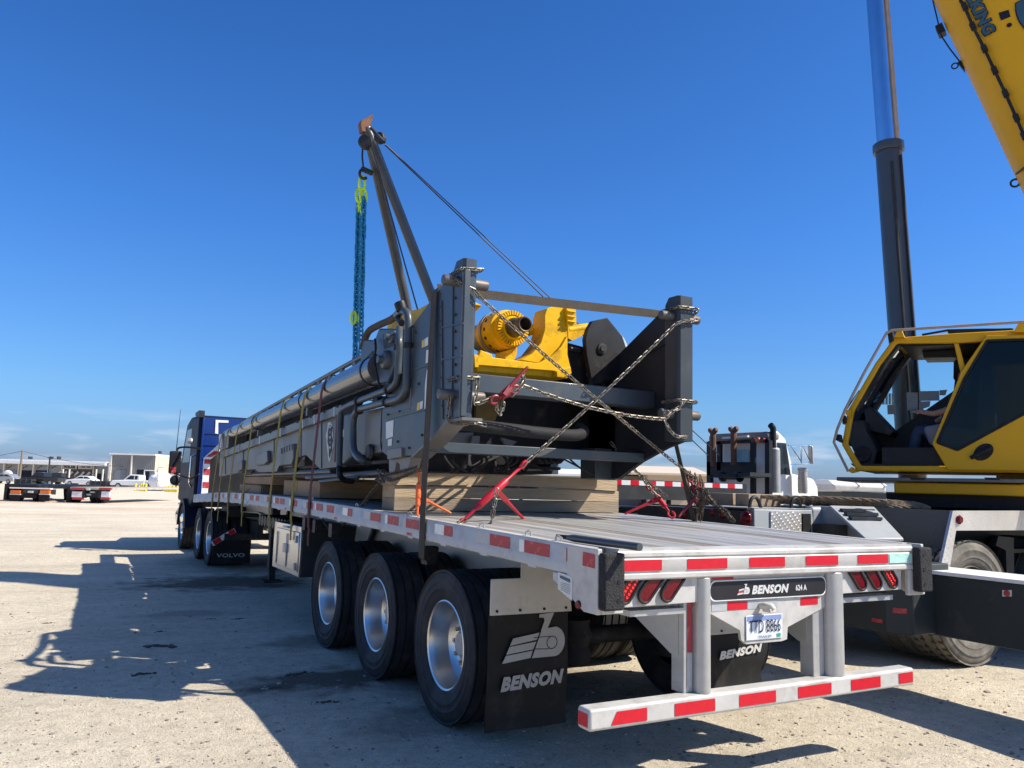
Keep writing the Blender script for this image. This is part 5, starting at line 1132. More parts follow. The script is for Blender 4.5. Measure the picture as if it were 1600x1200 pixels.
g = MB(); g.prism([(XF+.3, yR-.12, 1.05), (XF+.4, yR-.12, 1.3), (XF+.75, yR-.12, 1.42), (XH-.1, yR-.12, 1.3), (XH, yR-.12, 1.0)], (0, .3, 0)); build(g, 'fender', M['truckwhite'], gt, bevel=.04)
# headache rack
xh = xc0-.28
def FX(px, x, th, mb): mb.prism([PX(u, v, x) for u, v in px], (th, 0, 0))
g = MB()
FX([(1104, 690), (1200, 685), (1200, 690), (1104, 695)], xh, .06, g); FX([(1104, 690), (1110, 690), (1110, 772), (1104, 772)], xh, .08, g); FX([(1195, 688), (1202, 688), (1202, 772), (1195, 772)], xh, .08, g)
FX([(1104, 722), (1150, 722), (1172, 722), (1172, 740), (1150, 745), (1104, 742)], xh, .08, g); FX([(1172, 690), (1178, 690), (1178, 772), (1172, 772)], xh, .06, g); FX([(1120, 690), (1126, 690), (1126, 735), (1120, 735)], xh, .05, g)
build(g, 'headache_rack', M['black'], gt)
g = MB(); FX([(1107, 681), (1112, 678), (1196, 674), (1199, 677), (1199, 686), (1107, 690)], xh+.1, .3, g); build(g, 'roof_cap', mat('brown_grey_cap', (.2, .185, .17), .5), gt, bevel=.03)
g = MB(); FX([(1128, 683), (1168, 680), (1168, 683), (1128, 686)], xh-.06, .04, g); build(g, 'light_bar', M['white'], gt)
for u in (1108, 1176, 1183, 1190):
    g = MB(); g.lathe([(0, 0), (.05, .0), (.05, .05), (0, .05)], PX(u, 687.5 if u > 1150 else 693, xh-.05), (1, 0, 0), 12); build(g, 'marker_lamp', M['amber'] if u == 1183 else M['lens'], gt)
g = MB(); FX([(1150, 740), (1172, 738), (1172, 744), (1150, 746)], xh-.5, .5, g); FX([(1108, 746), (1117, 741), (1152, 741), (1152, 746)], xh-.5, .4, g); build(g, 'winch_cover', M['cranegrey'], gt)
g = MB(); P = PX(1122, 752, xh-.3); g.lathe([(.09, 0), (.09, .03), (.05, .04), (.05, .4), (.09, .41), (.09, .45)], (P.x, P.y-.55, zb1+.12), (0, 1, 0), 20); build(g, 'winch', M['black'], gt)
for u, v0, v1 in ((1114.5, 674, 728), (1146.5, 672, 726)):
    g = MB(); A, B = PX(u, v1, xh-.12), PX(u-.5, v0+3, xh-.12); g.cyl(A, B, .055, 10)
    for k in (-1, 1): g.tube([B, B+Vector((0, k*.07, .06)), B+Vector((0, k*.1, .07))], [.05, .05, .035], 8)
    build(g, 'stake_post', M['rust'], gt)
for yy, u in ((yR-.12, 1205), ):
    g = MB(); A = PX(u+4, 770, xc0-.05); B = PX(u+1, 676, xc0-.05); g.cyl(A, Vector((A.x, A.y, B.z)), .055, 12); g.tube(smooth_path([(A.x, A.y, B.z), (A.x-.0, A.y, B.z+.08), (A.x-.06, A.y-.0, B.z+.13)], 4), .055, 12); ex = build(g, 'exhaust_stack', M['black'], gt)
    g = MB(); zz0, zz1 = PX(u+5, 770, xc0-.05).z, PX(u+5, 702, xc0-.05).z; g.lathe([(.0, zz0), (.1, zz0), (.1, zz1), (.085, zz1+.02), (0, zz1+.02)], (A.x, A.y-.02, 0), (0, 0, 1), 18); build(g, 'heat_shield', M['alu'], ex)
g = MB(); P = PY(1254, 750, yR-.15); g.lathe([(0, -.24), (.07, -.24), (.085, -.21), (.085, .15), (.095, .16), (.095, .2), (.07, .22), (0, .22)], (P.x, P.y, P.z), (0, 0, 1), 20); build(g, 'air_cleaner', M['alu'], gt)
g = MB(); PP = lambda u, v: PY(u, v, yR-.3)
for a, b in (((1232, 696), (1268, 696)), ((1268, 696), (1271, 724)), ((1236, 726), (1271, 723)), ((1252, 696), (1252, 725)), ((1236, 698), (1252, 722)), ((1254, 698), (1266, 722))): g.cyl(PP(*a), PP(*b), .012, 8)
build(g, 'mirror_bracket', M['chrome'], gt)
g = MB(); a = PP(1267, 711); g.box(a.x-.03, a.x+.02, a.y-.05, a.y+.05, a.z-.16, a.z+.16); build(g, 'mirror', M['alu'], gt, bevel=.02)
# gin poles
tip = PX(574, 186, 1.2)
for u in (691, 776):
    d = ray(u, 758); base = CAM+d*((3.3-CAM.x)/d.x); base.z = zb1
    g = MB(); g.tube([base, base.lerp(tip, .5), tip-Vector((0, 0, .15))], .075, 14); build(g, 'gin_pole', M['polegrey'], gt)
g = MB(); P = tip; g.prism([PY(u, v, P.y-.06) for u, v in ((563, 191), (566, 186), (573, 184), (582, 178), (584, 182), (580, 190), (580, 203), (572, 206), (565, 206))], (0, .12, 0)); build(g, 'pole_head', M['rust'], gt, bevel=.01)
g = MB(); c = PX(572, 222, 1.2); g.lathe([(0, -.05), (.1, -.05), (.115, -.035), (.09, -.012), (.09, .012), (.115, .035), (.1, .05), (0, .05)], c, (.8, 1, 0), 20); c2 = PX(594, 216, 1.3); g.lathe([(0, -.05), (.075, -.05), (.085, -.03), (.06, 0), (.085, .03), (.075, .05), (0, .05)], c2, (.9, .8, 0), 18); g.beam(PX(580, 200, 1.2), PX(600, 222, 1.3), .05, .04); build(g, 'sheave', M['dark'], gt)
wv = Vector((xh-.35, YT, zb1+.5)); wtop = PX(601, 226, 1.35)
g = MB(); g.tube([wtop, wtop.lerp(wv, .5)-Vector((0, 0, .03)), wv+Vector((0, .1, 0))], .0095, 8); g.tube([wtop+Vector((0, -.05, -.02)), wv+Vector((0, -.18, -.0))], .0085, 8)
d = ray(652, 482); P = CAM+d*11.5; g.tube([PX(580, 225, 1.25), P, Vector((3.2, 8.1, zb1))], .011, 6); build(g, 'winch_line', M['cable'], gt)
# blue chain sling
hk = PX(568, 272, 1.2)
sl = thing('chain_sling', 'blue four-leg chain sling with lime fittings hanging from the gin poles', 'chain sling', hk)
g = MB(); g.tube([PX(567, 222, 1.2), PX(566, 245, 1.2), hk+Vector((0, 0, .05))], .014, 8); build(g, 'hoist_line', M['cable'], sl)
g = MB(); g.tube([hk+Vector((.06*cos(t), 0, .07*sin(t)+.0)) for t in [pi*2*k/14*.8+.6 for k in range(15)]], .022, 8); g.obox(hk+Vector((.05, 0, .06)), (.09, 0, -.02), (0, .03, 0), (0.01, 0, .03)); build(g, 'hook', M['dark'], sl)
g = MB(); a = PX(566, 283, 1.2); b = PX(564.5, 297, 1.2)
for z0_, z1_ in ((PX(566, 275, 1.2).z, PX(565, 300, 1.2).z),):
    g.tube([Vector((a.x+.045*cos(t), a.y, (z0_+z1_)/2+(z0_-z1_)/2*sin(t))) for t in [2*pi*k/18 for k in range(19)]], .02, 8)
for k in (-1, 1):
    cc = PX(564.5+k*3, 306, 1.2); g.tube([cc+Vector((.05*cos(t), .03*sin(t), .12*sin(t))) for t in [2*pi*q/16 for q in range(17)]], .022, 8)
    g.lathe([(0, 0), (.035, .01), (.04, .1), (.02, .16), (0, .16)], cc+Vector((0, 0, -.27)), (0, 0, 1), 10)
g.lathe([(0, 0), (.03, .01), (.035, .12), (0, .13)], PX(567, 340, 1.2), (0, 0, 1), 10)
cc = PX(558, 497, 1.2)
for k in (-1, 1): g.tube([cc+Vector((.055*k+.035*cos(t), 0, .09*sin(t))) for t in [2*pi*q/14 for q in range(15)]], .02, 8)
build(g, 'sling_fitting', M['limegreen'], sl)
g = MB()
for k, (ut, ub) in enumerate(((558.5, 552.5), (562.5, 557), (566.5, 561.5), (570.5, 566))):
    yy = Vector((0, (k % 2)*.1-.05, 0)); chain_into(g, [PX(ut, 312, 1.2)+yy, PX((ut+ub)/2, 430, 1.2)+yy, PX(ub, 505 if k == 3 else 566, 1.2)+yy]+([] if k == 3 else [PX(ub-3, 650, 1.2)+yy]), .062, .024, 0, k)
    build(g, 'chain_leg', M['bluechain'], sl); g = MB()

# ------------------------------------------------------------------ yellow mobile crane
AZ = radians(-28); H = Vector((sin(AZ), cos(AZ), 0)); RR = Vector((H.y, -H.x, 0)); C0_ = Vector((5.76, 3.22, 0))
def LC(f, s, z): return C0_+H*f+RR*s+Vector((0, 0, z))
def PV(u, v, s):
    d = ray(u, v); pt = C0_+RR*s; t = RR.dot(pt-CAM)/RR.dot(d); return CAM+d*t
def CZ(x, y, s): return PV(1280+x*.23333, 480+y*.23333, s)
cr = thing('mobile_crane', 'large yellow telescopic mobile crane with glazed cab on a grey carrier', 'crane', (8, 3, 0))
fo = [(150, 920), (190, 690), (375, 372), (500, 203), (920, 172), (1700, 130), (1700, 1115), (860, 1105), (250, 1098)]
fi = [(190, 915), (230, 700), (410, 387), (520, 242), (905, 238), (1640, 200), (1640, 1068), (860, 1062), (278, 1062)]
for s0, th in ((0, .08), (1.15, .08)):
    g = MB(); O = [CZ(x, y, 0) for x, y in fo]; I = [CZ(x, y, 0) for x, y in fi]; sh = RR*s0
    g.ring([p+sh for p in O], [p+sh for p in I], RR*th); cf = build(g, 'cab_frame', M['craneyellow'], cr, bevel=.02, seg=3)
    if s0 == 0:
        g = MB(); g.prism([CZ(x, y, 0)+RR*.01 for x, y in ((900, 238), (932, 238), (980, 410), (948, 450))], RR*.06); build(g, 'cab_pillar', M['craneyellow'], cf, bevel=.01)
O0 = [CZ(x, y, 0) for x, y in fo]
g = MB()      # roof skin, floor and nose rails joining both sides
for i in (3, 4): g.prism([O0[i]+RR*.06, O0[i+1]+RR*.06, O0[i+1]+RR*.06-Vector((0, 0, .05)), O0[i]+RR*.06-Vector((0, 0, .05))], RR*1.1)
build(g, 'cab_roof', M['craneyellow'], cr)
g = MB(); g.prism([O0[3]+RR*.085-Vector((0, 0, .07))+H*-.05, O0[5]+RR*.085-Vector((0, 0, .07)), O0[5]+RR*.085-Vector((0, 0, .11)), O0[3]+RR*.085-Vector((0, 0, .11))+H*-.08], RR*1.06); build(g, 'roof_lining', M['black'], cr)
g = MB(); q0 = [O0[k] for k in (1, 2, 3)]
for a, b in zip(q0, q0[1:]):
    for s_ in (.085, 1.03): g.beam(a+RR*s_-H*.09, b+RR*s_-H*.09, .12, .05, up=H)
build(g, 'pillar_lining', M['black'], cr)
g = MB(); g.prism([CZ(200, 1045, 0)+RR*.07, CZ(1700, 1060, 0)+RR*.07, CZ(1700, 1110, 0)+RR*.07, CZ(260, 1095, 0)+RR*.07], RR*1.1); build(g, 'cab_floor', M['black'], cr)
g = MB(); W0 = [O0[k]+H*(-.03) for k in (1, 2, 3)]
for a, b in zip(W0, W0[1:]): g.sheet([a+RR*.08, b+RR*.08, b+RR*1.15, a+RR*1.15])
g.sheet([O0[0]-H*.03+RR*.08, O0[1]-H*.03+RR*.08, O0[1]-H*.03+RR*1.15, O0[0]-H*.03+RR*1.15]); build(g, 'windscreen', M['clearglass'], cr)
tr1 = [(190, 915), (228, 700), (410, 387), (520, 245), (905, 240), (1640, 200), (1640, 1068), (278, 1062)]
hole = [(330, 690), (352, 640), (430, 500), (520, 345), (700, 340), (925, 338), (900, 560), (500, 835)]
g = MB(); sh = RR*0
g.ring([CZ(x, y, 0)+RR*1.1+(CZ(x, y, 1.1)-CZ(x, y, 0)-RR*1.1)*.0 for x, y in tr1], [CZ(x, y, 1.1) for x, y in hole], RR*.04); build(g, 'cab_lining', M['black'], cr)
g = MB(); g.sheet([CZ(x, y, 1.12) for x, y in hole]); build(g, 'far_window', M['clearglass'], cr)
g = MB()
for q in ([(585, 570), (660, 572), (660, 690), (590, 690)], [(668, 562), (803, 560), (806, 625), (668, 628)], [(805, 556), (858, 552), (845, 590), (806, 590)], [(668, 632), (745, 628), (740, 665), (668, 690)], [(608, 682), (655, 682), (655, 712), (610, 708)], [(455, 655), (515, 652), (515, 716), (458, 718)]): g.prism([CZ(x, y, 1.09) for x, y in q], RR*.004)
for k in range(6): g.prism([CZ(x, y, 1.09) for x, y in ((380+k*21, 577), (396+k*21, 577), (396+k*21, 652), (380+k*21, 652))], RR*.003, 1)
build(g, 'window_sticker', [mat('faded_sticker', (.34, .36, .36), .6), mat('thin_sticker', (.4, .55, .58), .6)], cr)
g = MB(); g.prism([CZ(x, y, .25) for x, y in ((200, 900), (225, 760), (300, 755), (310, 820), (390, 960), (370, 1060), (270, 1060))], RR*.7); g.prism([CZ(x, y, .6) for x, y in ((300, 690), (340, 660), (500, 830), (470, 860), (330, 830))], RR*.5); build(g, 'dashboard', M['dark'], cr, bevel=.02)
g = MB(); c = CZ(290, 985, .22); g.lathe([(0, 0), (.09, 0), (.1, .02), (.1, .05)], c, RR, 18); g.tube([CZ(250, 1005, .2), CZ(332, 978, .2)], .008, 6); build(g, 'control_knob', M['rubber'], cr)
g = MB(); g.prism([CZ(x, y, .25) for x, y in ((690, 800), (800, 780), (1050, 820), (1080, 400), (1180, 420), (1200, 960), (740, 930))], RR*.55); build(g, 'seat', M['seat'], cr, bevel=.05, seg=3)
g = MB(); g.prism([CZ(x, y, .5) for x, y in ((678, 265), (900, 262), (915, 335), (700, 340))], RR*.4); build(g, 'sun_visor', M['black'], cr)
g = MB(); g.prism([CZ(x, y, .1) for x, y in ((420, 940), (1000, 940), (1000, 1060), (420, 1060))], RR*.9); build(g, 'foot_well', M['black'], cr)
# sliding door
do = [(1118, 188), (950, 430), (755, 915), (860, 1092), (1371, 1098), (1700, 1100), (1700, 172)]
di = [(1125, 224), (970, 482), (790, 906), (925, 957), (1371, 715), (1660, 560), (1660, 208)]
g = MB(); g.ring([CZ(x, y, -.05) for x, y in do], [CZ(x, y, -.05) for x, y in di], RR*.04); door = build(g, 'cab_door', M['craneyellow'], cr, bevel=.012, seg=3)
g = MB(); g.sheet([CZ(x, y, -.03) for x, y in di]); build(g, 'door_glass', M['tintglass'], door)
g = MB()
for i in range(7):
    a, b = CZ(*di[i], -.055), CZ(*di[(i+1) % 7], -.055); g.cyl(a, b, .014, 8)
build(g, 'window_seal', M['rubber'], door)
g = MB(); q = [(1100+68*cos(t)*1.0+math.copysign(0, 1), 970-55*sin(t)-18*cos(t)) for t in [2*pi*k/20 for k in range(20)]]; g.prism([CZ(x, y, -.06) for x, y in q], RR*.015); g.tube([CZ(1015, 1010, -.08), CZ(1060, 985, -.09), CZ(1160, 935, -.08)], [.022, .024, .016], 8); build(g, 'door_handle', M['rubber'], door)
# guard rails, brackets, wiper
g = MB(); path = [(195, 1100), (98, 905), (120, 820), (172, 690), (300, 440), (452, 172), (490, 155), (900, 128), (1340, 100), (1600, 85)]; g.tube([CZ(x, y, -.1) for x, y in path], .016, 8); build(g, 'guard_rail', M['bar'], cr)
g = MB()
for q in ([(500, 200), (525, 155), (550, 150), (570, 200)], [(1300, 165), (1335, 105), (1371, 95), (1400, 165)], [(170, 690), (215, 685), (210, 735), (180, 720)], [(190, 1095), (215, 1070), (260, 1100), (215, 1110)]): g.prism([CZ(x, y, -.09) for x, y in q], RR*.1)
build(g, 'rail_bracket', M['craneyellow'], cr)
g = MB()
for q in ([(105, 850), (140, 850), (150, 910), (110, 890)], [(150, 740), (168, 720), (180, 770), (155, 785)], [(455, 170), (495, 165), (495, 220), (465, 235)]): g.prism([CZ(x, y, -.05) for x, y in q], RR*.12)
build(g, 'work_lamp', M['black'], cr, bevel=.01)
g = MB(); g.tube([CZ(690, 185, .2), CZ(860, 155, .3), CZ(1100, 150, .4), CZ(1300, 150, .4)], .014, 6); g.prism([CZ(860, 150, .3), CZ(1290, 140, .3), CZ(1290, 155, .3), CZ(860, 168, .3)], RR*.2); g.tube([CZ(185, 680, .02), CZ(265, 560, .02), CZ(270, 590, .02)], .01, 6); build(g, 'wiper', M['black'], cr)
# platform, superstructure deck, slewing ring
def lbox(mb, f0, f1, s0, s1, z0, z1, mi=0): mb.prism([LC(f0, s0, z0), LC(f1, s0, z0), LC(f1, s1, z0), LC(f0, s1, z0)], (0, 0, z1-z0), mi)
zp1 = CZ(200, 1135, -.2).z; zp0 = CZ(200, 1162, -.2).z
g = MB(); P = [CZ(115, 1137, -.2), CZ(1371, 1150, -.2), CZ(1900, 1155, -.2), CZ(1900, 1192, -.2), CZ(1371, 1178, -.2), CZ(115, 1162, -.2)]; g.prism(P, RR*1.5); pf = build(g, 'cab_platform', M['warmgrey'], cr, bevel=.01)
g = MB()
for x in (660, 1160): g.prism([CZ(a, b, -.205) for a, b in ((x-55, 1140), (x+55, 1142), (x+45, 1158), (x-45, 1156))], RR*.02)
build(g, 'hand_hold', M['black'], pf)
g = MB(); lbox(g, (PV(1397, 765, -.12)-C0_).dot(H), -5.2, -.12, 2.9, zp0-.13, zp0-.004); build(g, 'slewing_deck', M['craneyellow'], cr, bevel=.015)
g = MB(); lbox(g, -.45, -1.0, .5, .9, 1.58, 1.66); build(g, 'deck_bracket', M['cranelight'], cr)
g = MB(); lbox(g, (PV(1385, 765, .1)-C0_).dot(H), -5.2, .1, 2.9, 1.5, zp0-.132); build(g, 'slewing_frame', M['black'], cr)
sc = LC(-1.6, 1.6, 0); g = MB(); g.cyl((sc.x, sc.y, 1.44), (sc.x, sc.y, 1.62), 1.15, 40); build(g, 'slewing_ring', M['black'], cr)
g = MB(); lbox(g, -2.3, -5.2, .3, 2.9, zp0, 2.6); lbox(g, -1.6, -4.5, .75, 1.0, zp0, 3.2); lbox(g, -1.6, -4.5, 2.15, 2.4, zp0, 3.2); build(g, 'superstructure', M['craneyellow'], cr, bevel=.03)
# telescopic boom
SB = 1.57; A = PV(1460, 0, 1.42); B = PV(1600, 300, 1.42); bd = (A-B); bd -= RR*bd.dot(RR); bd.normalize(); bn = bd.cross(RR); bn = bn if bn.dot(H) > 0 else -bn
org = C0_+H*((A-C0_).dot(H))+RR*SB+Vector((0, 0, A.z))
sec = [(-1.15, -.46), (-.62, -.475), (-.45, -.47), (-.3, -.44), (-.16, -.37), (-.06, -.25), (-.012, -.12), (0, 0)]; sec = sec+[(a, -s) for a, s in reversed(sec[:-1])]
g = MB(); P = lambda t: [org+bd*t+bn*a+RR*s for a, s in sec]
ts = [-6.2, -3, 0, 3, 20]
g.grid([P(t)+[P(t)[0]] for t in ts]); g.sheet(P(-6.2)); g.sheet(P(20)[::-1]); boom = build(g, 'boom', M['craneyellow'], cr, ang=32)
SF = SB-.478
g = MB(); k = [PV(u, v, SF) for u, v in ((1500, 0), (1507, 10), (1520, 41), (1538, 76), (1554, 110), (1571, 146), (1588, 184), (1600, 212), (1630, 275))]; g.tube(k, .02, 6)
for p in k[1:]: g.obox(p, bd*.045, RR*.03, bn*.03)
build(g, 'boom_cable', M['rubber'], boom)
g = MB(); hh = .0
up_ = -bn*1.0+bd*.0
q0 = PV(1507, -7, SF-.006); q1 = PV(1537, 57, SF-.006); q1 = q0+(-bd)*(q1-q0).dot(-bd)
hL = (PV(1562, 48, SF)-PV(1537, 57, SF)).dot(-bn)
letters(g, 'CKING', q0, q1, hL*.8, -bn, 0, weight=.05, lift=-RR, ls=.006)
letters(g, 'CKING', q0-bd*-.012-bn*-.012, q1+bd*-.012-bn*-.012, hL*.8+.024, -bn, 1, weight=.085, lift=-RR, ls=.003)
q0 = PV(1581, 8, SF-.006); q1 = q0-bd*.75
letters(g, 'SI', q0, q1, .42, -bn, 0, weight=.05, lift=-RR, ls=.006); letters(g, 'SI', q0+bd*.015-bn*-.015, q1-bd*.015-bn*-.015, .45, -bn, 1, weight=.085, lift=-RR, ls=.003)
g.sheet([PV(u, v, SF-.004) for u, v in ((1560, 20), (1576, 15), (1579, 26), (1564, 32))], 1); c = PV(1577, 39, SF-.004); g.sheet([c+bd*.03*cos(t)+bn*.03*sin(t) for t in [2*pi*k/12 for k in range(12)]], 1)
build(g, 'lettering', [M['tealtext'], M['black']], boom)
g = MB(); pb = PV(1470, 48, SB); g.obox(pb, bd*.07, RR*.07, bn*.045); g.tube([PV(1455, -10, SB), PV(1466, 36, SB), PV(1472, 58, SB), PV(1484, 76, SB), PV(1501, 98, SB)], .01, 6); g.tube([PV(1492, 103, SB)+bd*.04*cos(t)+bn*.04*sin(t) for t in [2*pi*k/10 for k in range(11)]], .01, 6); g.prism([PV(u, v, SB) for u, v in ((1496, 97), (1505, 92), (1508, 112))], RR*.06)
g.tube([PV(1586, 286, SB)+bd*.05*cos(t)+bn*.05*sin(t) for t in [2*pi*k/12 for k in range(13)]], .014, 6); g.tube([PV(1588, 272, SB-.1), PV(1600, 262, SB-.4), PV(1612, 262, SB-.48)], .014, 6)
build(g, 'cable_guide', M['black'], boom)
# lift cylinder
RA, RB = PV(1371, 0, SB), PV(1388, 228, SB); d = (RA-RB).normalized()
g = MB(); g.cyl(RB-d*.1, RA+d*3.2, .145, 28); rod = build(g, 'lift_rod', M['chromerod'], cr)
g = MB(); q = (PV(1384, 20, SB-.2)-PV(1371, 20, SB-.2)); off = -H*.135-RR*.09; g.cyl(RB+off, RA+d*3.2+off, .028, 8); build(g, 'rod_guide', M['bar'], rod)
LB = PV(1424, 720, SB); d2 = (RB-LB).normalized()
g = MB(); g.cyl(LB-d2*.3, RB, .172, 28); g.lathe([(.172, -.1), (.2, -.1), (.205, -.08), (.205, .02), (.19, .03), (.13, .03)], RB, d2, 28); lb = build(g, 'lift_barrel', M['craneblue'], cr)
g = MB(); g.cyl(LB-H*.05-RR*.17, RB-d2*.3-H*.05-RR*.17, .02, 8); g.cyl(LB-H*.16-RR*.1, RB-d2*.2-H*.16-RR*.1, .015, 8); build(g, 'oil_pipe', M['dark'], lb)

# carrier ------------------------------------------------------------
g = MB(); g.box(5.22, 14, 1.47, 4.35, 1.3, 1.455); g.box(4.6, 14, 2.3, 3.6, .6, 1.3); g.box(3.76, 5.2, 2.72, 4.3, 1.1, 1.42); build(g, 'carrier_deck', M['cranegrey'], cr)
g = MB(); g.box(3.68, 3.74, 2.66, 4.4, 1.02, 1.42); g.box(3.7, 3.76, 2.66, 4.4, 1.43, 1.445); tl = build(g, 'tail_panel', M['dark'], cr)
for u, v, r in ((1068, 803, .055), (1112, 801, .04), (1128, 804, .045), (1164, 810, .075), (1094, 800, .045)):
    g = MB(); P = PX(u, v, 3.675); g.lathe([(0, -.02), (r*.7, -.015), (r, .0), (r, .02)], P, (1, 0, 0), 16); build(g, 'tail_lamp', M['lens'], tl)
g = MB(); g.box(3.76, 4.62, 2.62, 2.7, 1.02, 1.44); build(g, 'side_plate', M['cranelight'], cr, bevel=.01)
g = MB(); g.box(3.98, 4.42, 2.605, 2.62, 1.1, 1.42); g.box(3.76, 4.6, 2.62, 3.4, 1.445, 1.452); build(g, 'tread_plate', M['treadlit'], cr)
g = MB(); g.box(4.44, 4.56, 2.6, 2.62, 1.12, 1.4); build(g, 'step_opening', M['black'], cr)
for x in (3.9, 4.5):
    g = MB(); g.tube(smooth_path([(x-.07, 2.75, 1.45), (x-.05, 2.75, 1.53), (x, 2.75, 1.56), (x+.05, 2.75, 1.53), (x+.09, 2.75, 1.45)], 4), .018, 8); build(g, 'lifting_eye', M['black'], cr)
# sloping pale fender plates
def fend(px, x, th, nm, m, bev=.02):
    g = MB(); g.prism([PX(u, v, x) for u, v in px], (th, 0, 0)); return build(g, nm, M[m], cr, bevel=bev)
fend([(1256, 792), (1267, 791), (1270, 796), (1268, 835), (1256, 832)], 4.6, .5, 'fender_edge', 'cranelight')
g = MB()
rows = []
for t in range(9):
    k = t/8; u = 1268+k*8; rows.append([PX(1267+40*(1-cos(k*1.4)), 790+60*sin(k*1.4)*.9, 4.62), PX(1330, 794+45*k, 5.15)])
g = MB(); g.prism([PX(u, v, 4.75) for u, v in ((1266, 790), (1345, 794), (1364, 800), (1352, 815), (1400, 846), (1275, 846), (1272, 800))], (.1, 0, 0)); build(g, 'fender_plate', M['cranelight'], cr, bevel=.01)
g = MB(); A, B = PX(1298, 795, 4.7), PX(1345, 795, 4.9)
top = [PX(1296, 794, 4.55), PX(1366, 796, 5.0)]; bot = [PX(1352, 846, 4.2), PX(1412, 846, 4.6)]
n_ = Vector((0, 0, .03)); g.prism([top[0], top[1], bot[1], bot[0]], n_); sf = build(g, 'sloping_fender', M['cranelight'], cr, bevel=.008)
g = MB()
for k in (.2, .33, .46):
    a = top[0].lerp(bot[0], k).lerp(top[1].lerp(bot[1], k), .12); b = top[0].lerp(bot[0], k).lerp(top[1].lerp(bot[1], k), .85); g.beam(a+Vector((0, 0, .045)), b+Vector((0, 0, .045)), .06, .03)
build(g, 'step_rung', M['dark'], sf)
g = MB(); g.sheet([PX(u, v, 4.745) for u, v in ((1342, 796), (1352, 797), (1352, 801), (1342, 799))]); build(g, 'sticker', M['stickery'], cr)
# tread-plate bodywork
g = MB(); g.prism([PX(u, v, 5.2) for u, v in ((1366, 793), (1490, 798), (1467, 899), (1440, 899), (1398, 850), (1372, 810))], (.03, 0, 0)); build(g, 'rear_panel', M['treadshade'], cr)
Q = lambda u, v: PY(u, v, 1.44)
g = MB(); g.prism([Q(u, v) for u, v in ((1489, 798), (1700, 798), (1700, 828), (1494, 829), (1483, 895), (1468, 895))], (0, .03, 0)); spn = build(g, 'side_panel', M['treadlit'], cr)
g = MB(); P = Q(1498, 812); g.lathe([(0, -.03), (.03, -.028), (.045, -.01), (.045, .01)], P, (0, 1, 0), 16); build(g, 'side_lamp', M['lens'], spn)
g = MB(); g.prism([PY(u, v, 1.55) for u, v in ((1560, 838), (1584, 840), (1585, 910), (1573, 910), (1572, 860), (1556, 852))], (0, .05, 0)); g.box(5.3, 7.4, 2.6, 2.65, .5, 1.3); g.box(6.2, 7.4, 1.6, 2.6, .78, .82); g.box(6.2, 7.4, 1.6, 2.6, 1.05, 1.09); build(g, 'fender_bracket', M['black'], cr)
wc = PY(1510, 953, 1.47)
for xx in (wc.x+.12, wc.x+2.0, wc.x+5.2):
    for yo, o_ in ((1.46, -1), (1.86, -1), (4.3, 1), (3.9, 1)): wheel_y(cr, xx, yo, .6, o_, r=.6, w=.36, tm='dustytyre', rm='dark')
g = MB(); cx = wc.x+.12
for k in range(40):
    t = 2*pi*k/40; u = Vector((cos(t), 0, sin(t))); w_ = Vector((-sin(t), 0, cos(t)))
    for j, yy in enumerate((1.51, 1.585, 1.69, 1.765)): g.obox(Vector((cx, yy, .6))+u*.598+w_*(.02*(j % 2)), u*.004, w_*.011, Vector((0, .022, 0)))
g_ = build(g, 'tread_groove', M['tyre'], cr); g_['kind'] = 'stuff'
# outrigger box and extended beam
g = MB(); b0 = PX(1317, 880, 3.5); zt_, zb_ = PX(1385, 880, 3.5).z, PX(1385, 990, 3.5).z
g.prism([(3.5, .96, zb_), (3.62, .8, zb_), (4.1, .8, zb_), (4.1, 4.6, zb_), (3.5, 4.6, zb_)], (0, 0, zt_-zb_)); ob = build(g, 'outrigger_box', M['cranegrey'], cr, bevel=.012)
g = MB()
for q in ([(1362, 965), (1379, 968), (1379, 974), (1362, 971)],): g.sheet([PX(u, v, 3.496) for u, v in q])
g.sheet([(3.53, .918, .68), (3.59, .838, .68), (3.59, .838, .72), (3.53, .918, .72)])
build(g, 'red_marker', M['fadedred'], ob)
zt_, zb_ = .985, .5
g = MB(); g.box(3.9, 4.35, -2.4, 1.0, zb_, zt_); be = build(g, 'outrigger_beam', M['cranegrey'], cr, bevel=.012)
g = MB(); g.box(3.87, 4.37, -2.4, 1.0, zt_+.002, zt_+.03); build(g, 'beam_cap', M['white'], be)
g = MB(); g.box(3.885, 3.898, .87, .97, zb_, zt_-.02); build(g, 'beam_edge', M['cranelight'], be)
g = MB(); g.sheet([PX(u, v, 3.895) for u, v in ((1566, 922), (1581, 922), (1581, 932), (1566, 932))]); P = PX(1573, 927, 3.892); g.sheet([P+Vector((0, .025*cos(t), .025*sin(t))) for t in [2*pi*k/12 for k in range(12)]], 1); build(g, 'warning_sign', [M['sticker'], M['fadedred']], be)
g = MB(); g.cyl((4.12, -2.1, .1), (4.12, -2.1, 1.1), .1, 16); g.cyl((4.12, -2.1, .02), (4.12, -2.1, .1), .3, 24); build(g, 'outrigger_jack', M['cranelight'], cr)
